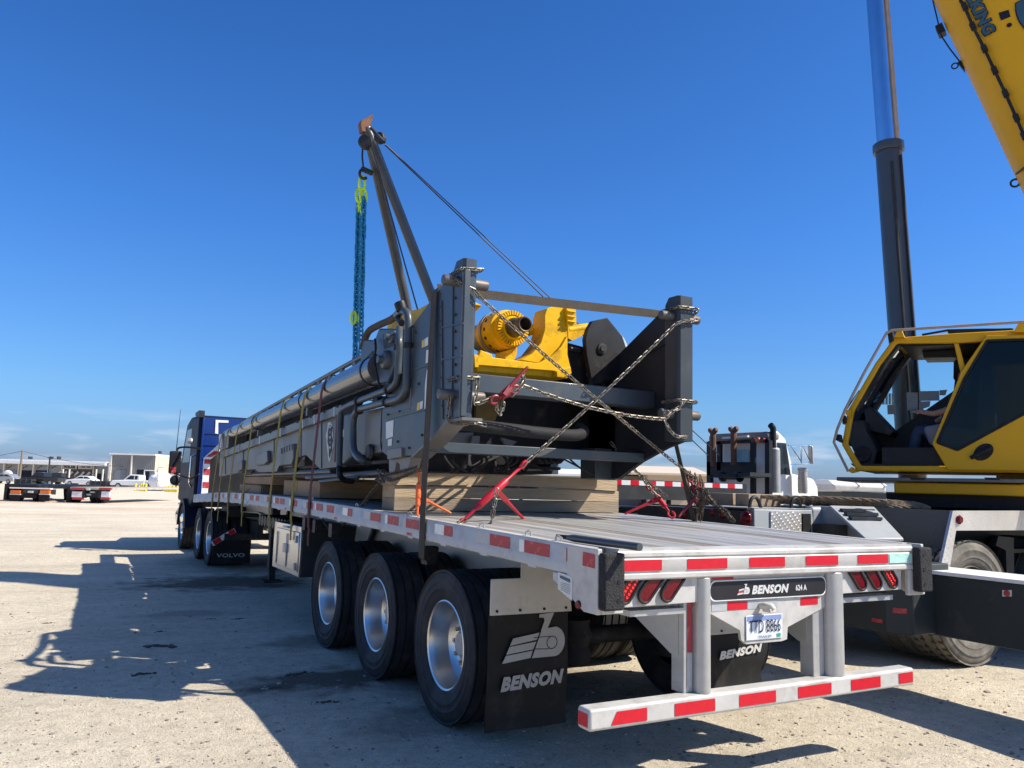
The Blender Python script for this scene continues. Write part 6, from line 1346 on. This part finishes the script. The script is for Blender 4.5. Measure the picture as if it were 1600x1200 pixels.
# things lying on the carrier deck
g = MB()
rnd = random.Random(4)
for k in range(5):
    off = k*2.6
    P = [PX(1178, 776+off*.7, 4.4+k*.06), PX(1230, 777+off*.8, 4.6+k*.06), PX(1300, 779+off+rnd.uniform(-1, 1), 4.9+k*.06), PX(1380, 783+off*.8, 5.3), PX(1430, 787+off*.5, 5.6), PX(1452, 794, 5.7)]
    sp = resample(smooth_path(P, 10), .02)
    for j in range(3):
        w = []
        for i, p in enumerate(sp):
            a = i*.45+j*2*pi/3; w.append(p+Vector((0, cos(a), sin(a)))*.011)
        g.tube(w, .0115, 6)
tag(build(g, 'wire_sling', M['rope']), 'thick brown braided wire slings laid along the carrier deck of the crane', 'wire sling')
g = MB(); P0, P1 = PX(1112, 787, 4.4), PX(1155, 771, 4.4)
g.box(4.3, 4.8, min(P0.y, P1.y), max(P0.y, P1.y), 1.455, P1.z); tag(build(g, 'timber_block', M['wood'], None, bevel=.008), 'brown timber block on the rear of the crane carrier, the larger left one', 'timber block', 'timber blocks on the crane carrier')
g = MB(); P0, P1 = PX(1157, 787, 4.35), PX(1180, 772, 4.35)
g.box(4.25, 4.75, min(P0.y, P1.y), max(P0.y, P1.y)-.02, 1.455, P1.z); tag(build(g, 'timber_block', M['woodold'], None, bevel=.008), 'paler timber block with a knot next to the brown slings on the crane carrier', 'timber block', 'timber blocks on the crane carrier')
# operator -----------------------------------------------------------
def skin_body(name, joints, edges, mats, root):
    me = bpy.data.meshes.new(name); me.from_pydata([j[0] for j in joints], edges, []); o = bpy.data.objects.new(name, me); COL.objects.link(o)
    md = o.modifiers.new('skin', 'SKIN'); md.use_smooth_shade = True
    sv = me.skin_vertices[0].data
    for i, j in enumerate(joints): sv[i].radius = (j[1], j[1]); sv[i].use_root = (i == root)
    s2 = o.modifiers.new('sub', 'SUBSURF'); s2.levels = 1; s2.render_levels = 2
    me.materials.append(mats); return o
S_ = .52
def J(x, y, r, ds=0): return (CZ(x, y, S_+ds), r)
per = thing('person', 'seated crane operator in dark clothes with one arm reaching forward', 'person', CZ(880, 930, S_))
def person_part(name, js, ed, m, root=0):
    c = WL[per.name]; o = skin_body(name, [(p-c, r) for p, r in js], ed, M[m], root); o.parent = per; o.location = (0, 0, 0); return o
person_part('body', [J(880, 900, .1), J(905, 740, .11), J(940, 620, .11), J(982, 555, .055), J(984, 515, .06), J(980, 470, .1), J(974, 435, .1), J(979, 398, .06),
    J(925, 612, .055, -.19), J(862, 690, .042, -.2), J(765, 714, .036, -.16), J(705, 708, .028, -.14), J(684, 700, .03, -.14),
    J(662, 690, .009, -.10), J(646, 692, .008, -.10), J(660, 696, .0095, -.125), J(641, 700, .0085, -.125), J(660, 703, .0095, -.15), J(643, 709, .0085, -.15), J(663, 710, .009, -.172), J(650, 716, .008, -.172), J(690, 684, .011, -.10), J(672, 676, .009, -.09),
    J(850, 905, .07, -.1), J(672, 815, .05, -.14), J(640, 930, .045, -.14), J(602, 1040, .035, -.14), J(850, 905, .07, .1), J(695, 805, .05, .14), J(660, 930, .045, .14), J(627, 1040, .035, .14), J(935, 608, .055, .19), J(900, 680, .042, .24), J(820, 745, .034, .22), J(775, 770, .03, .2)],
    [(0, 1), (1, 2), (2, 3), (3, 4), (4, 5), (5, 6), (6, 7), (2, 8), (8, 9), (9, 10), (10, 11), (11, 12), (12, 13), (13, 14), (12, 15), (15, 16), (12, 17), (17, 18), (12, 19), (19, 20), (11, 21), (21, 22), (0, 23), (23, 24), (24, 25), (25, 26), (0, 27), (27, 28), (28, 29), (29, 30), (2, 31), (31, 32), (32, 33), (33, 34)], 'skin')
person_part('shirt', [J(880, 900, .14), J(900, 760, .15), J(935, 630, .15), J(975, 570, .09), J(925, 610, .075, -.2), J(890, 655, .062, -.22), J(862, 690, .055, -.2), J(935, 605, .075, .2), J(900, 680, .06, .24), J(850, 740, .05, .22)], [(0, 1), (1, 2), (2, 3), (2, 4), (4, 5), (5, 6), (2, 7), (7, 8), (8, 9)], 'shirt', 1)
person_part('trousers', [J(870, 910, .14), J(850, 905, .1, -.1), J(665, 810, .082, -.14), J(640, 930, .065, -.14), J(600, 1045, .05, -.14), J(850, 905, .1, .1), J(690, 800, .082, .14), J(660, 930, .065, .14), J(625, 1045, .05, .14)], [(0, 1), (1, 2), (2, 3), (3, 4), (0, 5), (5, 6), (6, 7), (7, 8)], 'denim')
person_part('cap', [J(972, 425, .105), J(976, 395, .08), J(920, 425, .03)], [(0, 1), (0, 2)], 'shirt')
person_part('boot', [J(600, 1045, .055, -.14), J(555, 1055, .045, -.14)], [(0, 1)], 'black'); person_part('boot', [J(625, 1045, .055, .14), J(580, 1055, .045, .14)], [(0, 1)], 'black')
# ------------------------------------------------------------------ far side of the yard
FH = Vector((sin(YAW), cos(YAW), 0)); RH = Vector((cos(YAW), -sin(YAW), 0))
def GP(u, d): P = PD(u, 742, d); P.z = 0; return P
def HZ(u, v, d): return PD(u, v, d).z
def slab(mb, u0, u1, v1, v0, d, dep, mi=0, out=0):
    a, b = GP(u0, d), GP(u1, d); zt = HZ((u0+u1)/2, v1, d); zb = 0 if v0 is None else HZ((u0+u1)/2, v0, d)
    a, b = a-FH*out, b-FH*out; a.z = b.z = zb
    mb.prism([a, b, b+FH*dep, a+FH*dep], (0, 0, zt-zb), mi)
cladding = mat('grey_metal_cladding', (.27, .27, .262), .55, .1, var=.06, vs=.4)
cladding2 = mat('grey_ribbed_cladding', (.24, .24, .232), .55, .1, var=.06, vs=.4)
cream = mat('cream_cladding', (.6, .53, .36), .6, 0, var=.04, vs=.4)
trimw = mat('white_roof_trim', (.75, .75, .74), .5)
postc = mat('pale_post', (.6, .57, .5), .6)
brown = mat('brown_panel', (.1, .07, .06), .6)
doorg = mat('grey_roller_door', (.17, .19, .22), .5)
gap = mat('dark_doorway', (.012, .014, .02), .8)
D1 = 150
b1 = thing('warehouse', 'long low grey metal warehouse with pale posts, brown entrance sign and white roof edge', 'warehouse', GP(60, D1))
g = MB(); slab(g, -420, 167.5, 720.5, None, D1, 30); build(g, 'wall', cladding, b1)
g = MB(); a, b = GP(-420, D1), GP(168.5, D1); z0_, z1_ = HZ(60, 721, D1), HZ(60, 715.5, D1)
g.prism([a-FH*1+Vector((0, 0, z0_)), a-FH*1+Vector((0, 0, z0_+.25)), a+FH*16+Vector((0, 0, z0_+.55)), a+FH*31+Vector((0, 0, z0_+.2))], b-a); build(g, 'roof', trimw, b1)
g = MB(); slab(g, -420, 168, 715.6, 720.2, D1, .8, out=1.4); build(g, 'roof_fascia', trimw, b1)
for u in (-60, -35, -18, 7, 30, 53, 76.5, 98, 147, 171):
    g = MB(); slab(g, u-.9, u+.9, 721.5, None, D1, .5, out=.5); build(g, 'post', postc, b1)
for u0, u1, v1, m in ((-10, 3, 734, doorg), (9, 26, 734, doorg), (33, 49, 735, gap), (56, 73, 735, gap), (80, 92, 740, gap), (150, 158, 740, gap), (160, 163, 741, gap)):
    g = MB(); slab(g, u0, u1, v1, None, D1, .2, out=.1); build(g, 'doorway', m, b1)
g = MB(); slab(g, 100, 147, 721.5, None, D1, .3, out=.3); en = build(g, 'brown_entrance', brown, b1)
g = MB(); slab(g, 101, 122, 726, 733, D1, .2, out=.7); slab(g, 124, 146, 726, 733, D1, .2, out=.7); sgn = build(g, 'sign_board', mat('pale_sign_board', (.42, .39, .36), .6), b1)
g = MB(); bl = GP(102.5, D1)-FH*.75; br = GP(120, D1)-FH*.75; bl.z = br.z = HZ(110, 732, D1); letters(g, 'POLAR', bl, br, HZ(110, 727.5, D1)-bl.z, (0, 0, 1), 0, weight=.05, lift=-FH, ls=.02)
bl = GP(127, D1)-FH*.75; br = GP(143.5, D1)-FH*.75; bl.z = br.z = HZ(135, 731, D1); letters(g, '1-800-7000', bl, br, HZ(135, 728.5, D1)-bl.z, (0, 0, 1), 0, weight=.02, lift=-FH, ls=.02); build(g, 'lettering', M['black'], sgn)
g = MB()
for k in range(6):
    a = GP(92+k*9, D1)-FH*.6; b = GP(98+k*9, D1)-FH*.6; a.z = HZ(95, 743, D1); b.z = HZ(95, 736.5, D1); g.beam(a, b, .3, .3)
build(g, 'awning_stripe', postc, en)
g = MB(); slab(g, 98, 147, 742.5, 743.5, D1, .2, out=1.2); slab(g, 104, 145, 747, 754, D1, .1, out=.4); build(g, 'entrance_beam', M['dark'], en)
for u in (42, 75, 87): 
    g = MB(); slab(g, u-.8, u+.8, 713, 717, D1+10, 1.2); build(g, 'roof_vent', M['dark'], b1)
g = MB()
for u in (16, 40, 63, 85):
    a = GP(u-3, D1)-FH*.5; b = GP(u+4, D1)-FH*.5; a.z = HZ(u, 732, D1); b.z = HZ(u, 727.5, D1); g.beam(a, b, .12, .12)
build(g, 'cable', M['dark'], b1)
D2 = 140
b2 = thing('warehouse', 'taller grey metal warehouse with cream gable side and dark roller doors behind the white tank', 'warehouse', GP(230, D2))
g = MB(); slab(g, 170.5, 241, 711.5, None, D2, 25, 0); build(g, 'wall', cladding2, b2)
g = MB(); a, b = GP(241.2, D2), GP(335, D2+45); zt_ = HZ(241, 709.8, D2); g.prism([a-FH*.05, b, b+FH*6, a+FH*6], (0, 0, zt_)); build(g, 'gable_wall', cream, b2)
g = MB(); slab(g, 169.5, 241.6, 708.6, 711, D2, 26, 0, out=.4); build(g, 'roof', trimw, b2)
for u in (173, 205): 
    g = MB(); slab(g, u-.8, u+.8, 711.5, None, D2, .4, out=.4); build(g, 'post', postc, b2)
for u0, u1, v1, m in ((179, 197, 734, doorg), (214, 233, 734, gap)):
    g = MB(); slab(g, u0, u1, v1, None, D2, .2, out=.12); build(g, 'doorway', m, b2)
g = MB()
for k in range(24): slab(g, 171.5+k*2.9, 171.9+k*2.9, 713, None, D2, .06, out=.06)
build(g, 'cladding_seam', cladding, b2)
g = MB(); slab(g, 244.6, 246.2, 704.5, 708.6, D2+8, 1); build(g, 'roof_vent', M['dark'], b2)
# poles and wires
up = thing('utility_pole', 'tall wooden utility pole in front of the grey warehouse', 'utility pole', GP(31, 130))
a = GP(31, 130); g = MB(); g.cyl(a, a+Vector((0, 0, HZ(31, 703.5, 130))), .2, 10, 0, .14); build(g, 'pole', mat('grey_brown_pole', (.2, .15, .11), .85), up)
g = MB(); tpz = HZ(31, 704.5, 130)
A = a+Vector((0, 0, tpz))
for tgt, vv, sg in ((-260, 718, 3), (330, 716, 4)):
    Bp = GP(tgt, 150); Bp.z = HZ(tgt, vv, 150); g.tube(sagged(A, Bp, sg*.5, 20), .035, 5)
build(g, 'power_line', M['cable'], up)
for u, lab, two in ((75.5, 'double-headed yard lamp post left of the brown entrance', True), (98, 'pale bare lamp post at the left of the entrance awning', False), (108, 'second pale post in front of the entrance awning', False), (150, 'pale post right of the brown entrance', False), (160.5, 'thin pale post beside the taller warehouse', False)):
    lp_ = thing('lamp_post', lab, 'post', GP(u, 128), 'posts in front of the warehouse'); a = GP(u, 128); zt_ = HZ(u, 716 if two else 733, 128)
    g = MB(); g.cyl(a, a+Vector((0, 0, zt_)), .12, 8); build(g, 'pole', M['dark'] if two else postc, lp_)
    if two:
        g = MB()
        for s in (-1, 1): g.beam(a+Vector((0, 0, zt_)), a+RH*s*.35+Vector((0, 0, zt_+.15)), .25, .12)
        build(g, 'lamp_head', M['dark'], lp_)
# vehicles -----------------------------------------------------------
def car(label, u, d, ang, paint, kind='car', name='parked_car', group='vehicles parked along the warehouse', L_=4.6, sc=1):
    """ang: heading in degrees from the camera's right"""
    t = thing(name, label, 'pickup truck' if kind == 'pickup' else ('van' if kind == 'van' else 'car'), (0, 0, 0), group)
    w = .92; prof = {'car': ([(-2.2, .35), (-2.25, .75), (-2.0, .95), (-1.2, 1.0), (.9, .95), (2.1, .8), (2.25, .6), (2.2, .3)], [(-1.9, .97), (-1.2, 1.42), (.1, 1.45), (.95, .97)]),
        'pickup': ([(-2.8, .5), (-2.85, 1.1), (-.6, 1.12), (1.2, 1.12), (2.5, 1.05), (2.75, .8), (2.75, .45)], [(-.75, 1.12), (-.7, 1.75), (.5, 1.8), (1.25, 1.12)]),
        'van': ([(-2.4, .4), (-2.45, 1.15), (1.3, 1.1), (2.4, .95), (2.5, .5), (2.4, .35)], [(-2.4, 1.12), (-2.3, 1.78), (.6, 1.82), (1.4, 1.1)])}[kind]
    g = MB(); g.prism([(x, -w, z) for x, z in prof[0]], (0, 2*w, 0)); build(g, 'body', paint, t, bevel=.08, seg=2)
    g = MB(); g.prism([(x, -w+.1, z) for x, z in prof[1]], (0, 2*w-.2, 0)); build(g, 'roof', paint, t, bevel=.06)
    g = MB(); c = prof[1]; zb, zt_ = c[0][1]+.08, c[1][1]-.1
    xs_ = [c[0][0]+.25, (c[1][0]+c[2][0])/2, c[3][0]-.25]; xt = [c[1][0]+.12, (c[1][0]+c[2][0])/2, c[2][0]-.05]
    for y in (-w+.095, w-.095):
        for i in (0, 1): g.sheet([(xs_[i]+.05, y, zb), (xs_[i+1]-.05, y, zb), (xt[i+1]-.05, y, zt_), (xt[i]+.05, y, zt_)])
    g.sheet([(c[3][0]-.06, -w+.2, zb), (c[3][0]-.06, w-.2, zb), (c[2][0]+.05, w-.25, zt_), (c[2][0]+.05, -w+.25, zt_)]); build(g, 'window', M['bluepane'], t)
    R = .34 if kind == 'car' else .39; xw = (1.4, -1.4) if kind != 'pickup' else (1.75, -1.75)
    for x in xw:
        for y in (-w-.01, w-.2):
            g = MB(); g.lathe([(0, .02), (.2, .0), (R-.03, 0), (R, .04), (R, .18), (R-.03, .21), (0, .21)], (x, y, R), (0, 1, 0), 16); wh = build(g, 'wheel', M['tyre'], t)
            g = MB(); yy = y-.012 if y < 0 else y+.222; g.lathe([(0, 0), (R*.58, 0), (R*.58, .008)], (x, yy, R), (0, 1, 0), 12); build(g, 'rim', M['alu'], wh)
    P = GP(u, d); t.location = P; t.rotation_euler = (0, 0, -YAW+radians(ang)); t.scale = (sc,)*3
    return t
wp = M['truckwhite']; dk = mat('dark_car_paint', (.02, .022, .03), .25, .2, coat=.5); sv_ = mat('silver_car_paint', (.4, .41, .42), .3, .4, coat=.4)
car('white pickup truck parked left of the white tank and yellow bollards', 214, 98, 180, wp, 'pickup', 'pickup_truck')
car('white van right of the white tank behind the yellow posts', 272, 104, 0, wp, 'van', 'parked_van')
car('white van half hidden behind the blue truck and its mirror', 301, 104, 0, wp, 'van', 'parked_van')
car('dark car with white roof parked in front of the second dark doorway', 67, 112, 175, dk, 'pickup')
car('silver car at the left edge in front of the grey roller doors', 8, 118, 170, sv_, 'car')
car('dark pickup beside the brown entrance posts', 92, 122, 185, dk, 'pickup', 'pickup_truck')
car('white car in front of the brown entrance awning', 130, 120, 178, wp, 'car')
car('white car seen through the gap under the mast section', 588, 60, 175, wp, 'car')
# dark pipe racks and skids along the wall
for u0, u1, v1, lab in ((24, 50, 747, 'dark stack of steel boxes in front of the round white patch on the doorway'), (142, 166, 750, 'dark rack of pipes between the flatbed and the white pickup'), (168, 192, 752, 'dark row of round pipe ends left of the white pickup')):
    t = thing('pipe_rack', lab, 'rack', GP((u0+u1)/2, 110), 'dark racks along the warehouse'); d = 110
    g = MB(); zt_ = HZ(u0, v1, d); a, b = GP(u0, d), GP(u1, d); n = 7
    for k in range(n):
        p = a.lerp(b, (k+.5)/n)
        for r_ in range(2): g.cyl(p+Vector((0, 0, zt_*(.25+.45*r_))), p+FH*5+Vector((0, 0, zt_*(.25+.45*r_))), zt_*.2, 10)
    build(g, 'pipe', M['dark'], t)
    g = MB()
    for k in range(4): p = a.lerp(b, k/3); g.cyl(p, p+Vector((0, 0, zt_)), .08, 6)
    g.beam(a+Vector((0, 0, zt_*.5)), b+Vector((0, 0, zt_*.5)), .1, .1); build(g, 'frame', M['cranegrey'], t)
g = MB(); P = GP(43, D1)-FH*6; P.z = HZ(43, 744, D1-6); g.lathe([(0, -.4), (.7, -.3), (1.0, 0), (.7, .3), (0, .4)], P, FH, 20)
g.cyl(P-Vector((0, 0, P.z)), P-Vector((0, 0, .5)), .15, 8)
tag(build(g, 'round_drum', M['sticker']), 'round pale drum standing in the dark doorway of the low warehouse', 'drum')
# white storage tank
tk = thing('storage_tank', 'big white horizontal storage tank with its round end facing the yard', 'tank', GP(248, 92))
d = 92; cz = HZ(247, 751.5, d); R = (HZ(247, 737, d)-HZ(247, 766, d))/2
P = GP(248, d); P.z = cz; ax = (FH*.95-RH*.3).normalized()
g = MB(); g.lathe([(0, -.35), (R*.5, -.28), (R*.85, -.1), (R, .15), (R, 6), (R*.8, 6.3), (0, 6.4)], P, ax, 40); bdy = build(g, 'tank_body', M['truckwhite'], tk)
g = MB(); g.tube([P-FH*.5+RH*.1+Vector((0, 0, R+.35)), P-FH*.5+RH*.1+Vector((0, 0, -.8)), P-FH*.5-RH*.2+Vector((0, 0, -R*.9))], .05, 6); g.lathe([(.3, -.02), (.35, 0), (.3, .02)], P-FH*.4+RH*.15+Vector((0, 0, .3)), FH, 16); g.tube([P-RH*.1-FH*.3+Vector((0, 0, R)), P-RH*.1+Vector((0, 0, R+.5)), P+RH*.4+Vector((0, 0, R+.5))], .06, 6); build(g, 'vent_pipe', M['alu'], tk)
g = MB(); g.obox(P+ax*1.2-Vector((0, 0, R+.05)), RH*R*.8, FH*.2, Vector((0, 0, cz-R if cz > R else .2))*.5+Vector((0, 0, .1))); g.obox(P+ax*4.5-Vector((0, 0, R+.05)), RH*R*.8, FH*.2, Vector((0, 0, .3))); build(g, 'saddle', M['cranelight'], tk)
yb = mat('yellow_bollard_paint', (.72, .55, .03), .45)
for u, lab in ((213.5, 'yellow bollard in front of the white pickup door'), (222.5, 'first of three close yellow bollards beside the white tank, nearest the pickup'), (225.5, 'middle one of three close yellow bollards beside the white tank'), (229.5, 'yellow bollard standing right against the side of the white tank')):
    a = GP(u, 88); g = MB(); z = HZ(u, 755.5, 88); g.lathe([(.13, 0), (.13, z-.08), (.09, z-.02), (0, z)], a, (0, 0, 1), 12); tag(build(g, 'bollard', yb), lab, 'bollard', 'yellow bollards by the tank')
for k in range(7):
    a = GP(260.5+k*3, 88); g = MB(); z = HZ(262, 759+(k % 2), 88); g.lathe([(.12, 0), (.12, z-.08), (.09, z-.02), (0, z)], a, (0, 0, 1), 12)
    tag(build(g, 'bollard', yb), 'short yellow bollard in the row between the white tank and the blue truck', 'bollard', 'row of short yellow bollards')
g = MB()
a = GP(225.5, 96); z = HZ(225, 735, 96); g.tube([a, a+Vector((0, 0, z)), a+RH*1.4+Vector((0, 0, z)), a+RH*1.4], .1, 6); tag(build(g, 'goal_frame', trimw), 'white pipe frame standing just left of the white tank', 'frame')
# two parked trailers ------------------------------------------------
d = 46
t1 = thing('lowboy_trailer', 'black lowboy trailer with orange tail lights parked in front of the warehouse', 'trailer', GP(44, d))
g = MB(); slab(g, 9, 63, 756.5, 763, d, 7, 0); slab(g, 12, 60, 762, 778, d+.1, .6); slab(g, 9, 14, 762, 781, d, 1.5); build(g, 'frame', M['black'], t1)
g = MB(); slab(g, 17, 81, 762, 764, d-.1, .25); build(g, 'bumper_strip', M['white'], t1)
for u0, u1 in ((18, 35), (64, 80)):
    g = MB(); slab(g, u0+1, u1-1, 766, 771, d-.15, .2); lp_ = build(g, 'tail_lamp', M['amber'], t1)
    g = MB(); slab(g, u0, u1, 771.5, 773, d-.12, .2); slab(g, u0, u1, 773.5, 783, d+.05, .1, 1); build(g, 'mud_flap', [M['white'], M['black']], t1)
g = MB(); slab(g, 17, 81, 764, 772, d+.1, .6); build(g, 'tail_frame', M['dark'], t1)
g = MB(); slab(g, 38, 62, 765, 771, d-.1, .1, 1); slab(g, 46, 54, 767, 770, d-.15, .1, 0); build(g, 'tail_panel', [M['sticker'], M['dark']], t1)
for u in (25, 34, 62, 71):
    g = MB(); a = GP(u, d+.7); g.lathe([(0, -.15), (.35, -.13), (.45, -.08), (.45, .1), (.35, .14), (0, .15)], a+Vector((0, 0, .45)), RH, 18); build(g, 'wheel', M['tyre'], t1)
t2 = thing('flatbed_trailer', 'grey stepdeck flatbed with red tail lamps parked next to the black lowboy', 'trailer', GP(140, d))
wd = mat('pale_deck_boards', (.4, .36, .32), .8, var=.2)
g = MB(); a, b = GP(112, d), GP(175, d); z = HZ(140, 761.5, d); c_ = [a, b, b+FH*11-RH*.2, a+FH*11-RH*.2]; g.prism([p+Vector((0, 0, z)) for p in c_], (0, 0, -.12)); build(g, 'deck', wd, t2)
g = MB(); slab(g, 113, 132, 762, 765.5, d-.05, .2); slab(g, 158, 175, 762, 765.5, d-.05, .2); slab(g, 116, 132, 778, 780.5, d-.05, .2); slab(g, 160, 174, 778, 780.5, d-.05, .2); build(g, 'red_stripe', M['fadedred'], t2)
g = MB(); slab(g, 115, 131, 768, 777, d, .1); slab(g, 161, 174, 768, 777, d, .1); build(g, 'mud_flap', M['white'], t2)
g = MB(); slab(g, 131, 161, 762.5, 777, d+.3, .5); slab(g, 131, 135, 762, 778, d, .3); slab(g, 157, 161, 762, 778, d, .3); build(g, 'tail_frame', M['dark'], t2)
g = MB(); slab(g, 137, 142, 763, 766, d-.05, .1); slab(g, 136, 144, 771.5, 774, d+.2, .1); slab(g, 143, 150, 768, 770, d+.2, .1); build(g, 'tail_plate', M['sticker'], t2)
for u in (151, 160, 168, 118, 125):
    g = MB(); a2 = GP(u, d+1.2); g.lathe([(0, -.14), (.35, -.13), (.45, -.08), (.45, .08), (.35, .13), (0, .14)], a2+Vector((0, 0, .45)), RH, 18); build(g, 'wheel', M['tyre'], t2)
g = MB(); P = lambda u, v, dd: PD(u, v, dd)
g.prism([P(86, 756, d+8), P(95, 756, d+8), P(122, 762, d+1), P(112, 765, d+1), P(106, 763, d+3), P(104, 785.5, d+3), P(100, 785.5, d+3), P(99, 762, d+4)], FH*.5); build(g, 'gooseneck', M['black'], t2)
g = MB(); slab(g, 107, 114, 764, 785.5, d+.6, .4); build(g, 'landing_leg', M['black'], t2)
# right-hand background ----------------------------------------------
tan = mat('tan_cladding', (.45, .35, .25), .6, 0, var=.06, vs=.3)
b3 = thing('warehouse', 'tan metal building behind the flat bed of the white truck', 'warehouse', GP(1040, 80))
g = MB(); slab(g, 1012, 1108, 742, None, 80, 14); build(g, 'wall', tan, b3)
g = MB(); a, b = GP(985, 80), GP(1108, 80); z0_, z1_ = HZ(1040, 742.5, 80), HZ(1040, 735, 80)
g.prism([a-FH*.6+Vector((0, 0, z0_)), a-FH*.6+Vector((0, 0, z0_+.2)), a+FH*7+Vector((0, 0, z1_+.6)), a+FH*15+Vector((0, 0, z0_))], b-a); build(g, 'roof', mat('tan_roof', (.6, .5, .38), .6), b3)
g = MB(); slab(g, 960, 1012, 744, None, 84, 12); build(g, 'annex', mat('brown_annex', (.25, .2, .16), .6), b3)
b4 = thing('warehouse', 'white-roofed low building seen through the gap under the mast section', 'warehouse', GP(870, 110))
g = MB(); slab(g, 815, 935, 742, None, 110, 14); build(g, 'wall', cladding, b4)
g = MB(); a, b = GP(812, 110), GP(938, 110); z0_, z1_ = HZ(870, 743, 110), HZ(870, 736, 110)
g.prism([a-FH*.8+Vector((0, 0, z0_)), a-FH*.8+Vector((0, 0, z0_+.3)), a+FH*8+Vector((0, 0, z1_+.5)), a+FH*16+Vector((0, 0, z0_))], b-a); build(g, 'roof', trimw, b4)
b5 = thing('warehouse', 'cream building seen through the gap under the mast beside the timber stack', 'warehouse', GP(565, 130))
g = MB(); slab(g, 505, 640, 738, None, 130, 10); build(g, 'wall', cream, b5)
g = MB(); slab(g, 503, 642, 736, 738.5, 130, 11, out=.4); build(g, 'roof', trimw, b5)
fn = thing('fence', 'green slatted fence seen in the gap under the mast behind the white car', 'fence', GP(560, 72))
gm = mat('green_slat', (.03, .16, .05), .6)
g = MB()
for k in range(26): slab(g, 546+k*1.6, 547.1+k*1.6, 751, None, 72, .06)
build(g, 'slat_panel', gm, fn)
g = MB(); slab(g, 545, 588, 752, 753, 72.1, .05); build(g, 'fence_rail', M['dark'], fn)
tt = thing('covered_trailer', 'pale canvas covered trailer parked behind the crane platform', 'trailer', GP(1345, 24))
cv = mat('pale_canvas', (.62, .59, .53), .85, var=.1, vs=3, bump=.3, bs=6); d = 24
g = MB(); a, b = GP(1303, d), GP(1384, d); z = lambda v: HZ(1345, v, d)
prof = [(0, z(769)), (0, z(759)), (.35, z(752)), (1.2, z(750)), (2.0, z(752)), (2.3, z(760)), (2.3, z(769))]
g.prism([a+FH*f_+Vector((0, 0, zz)) for f_, zz in prof], b-a); build(g, 'canvas_cover', cv, tt, bevel=.05)
g = MB()
for k in (0, .5, 1): p = a.lerp(b, k); g.prism([p-RH*.03+FH*(f_*1.0-.02)+Vector((0, 0, zz+.015)) for f_, zz in prof[1:-1]]+[p-RH*.03+FH*1.2+Vector((0, 0, z(757)))], RH*.06)
build(g, 'cover_hoop', M['white'], tt)
g = MB(); slab(g, 1315, 1384, 769.5, 781, d, 2.2); build(g, 'trailer_body', M['cranegrey'], tt)
g = MB()
for u in (1325, 1370): g.lathe([(0, -.14), (.35, -.12), (.42, 0), (.35, .12), (0, .14)], GP(u, d-.1)+Vector((0, 0, .42)), FH, 18)
g.m = g.m; build(g, 'wheels', M['tyre'], tt)
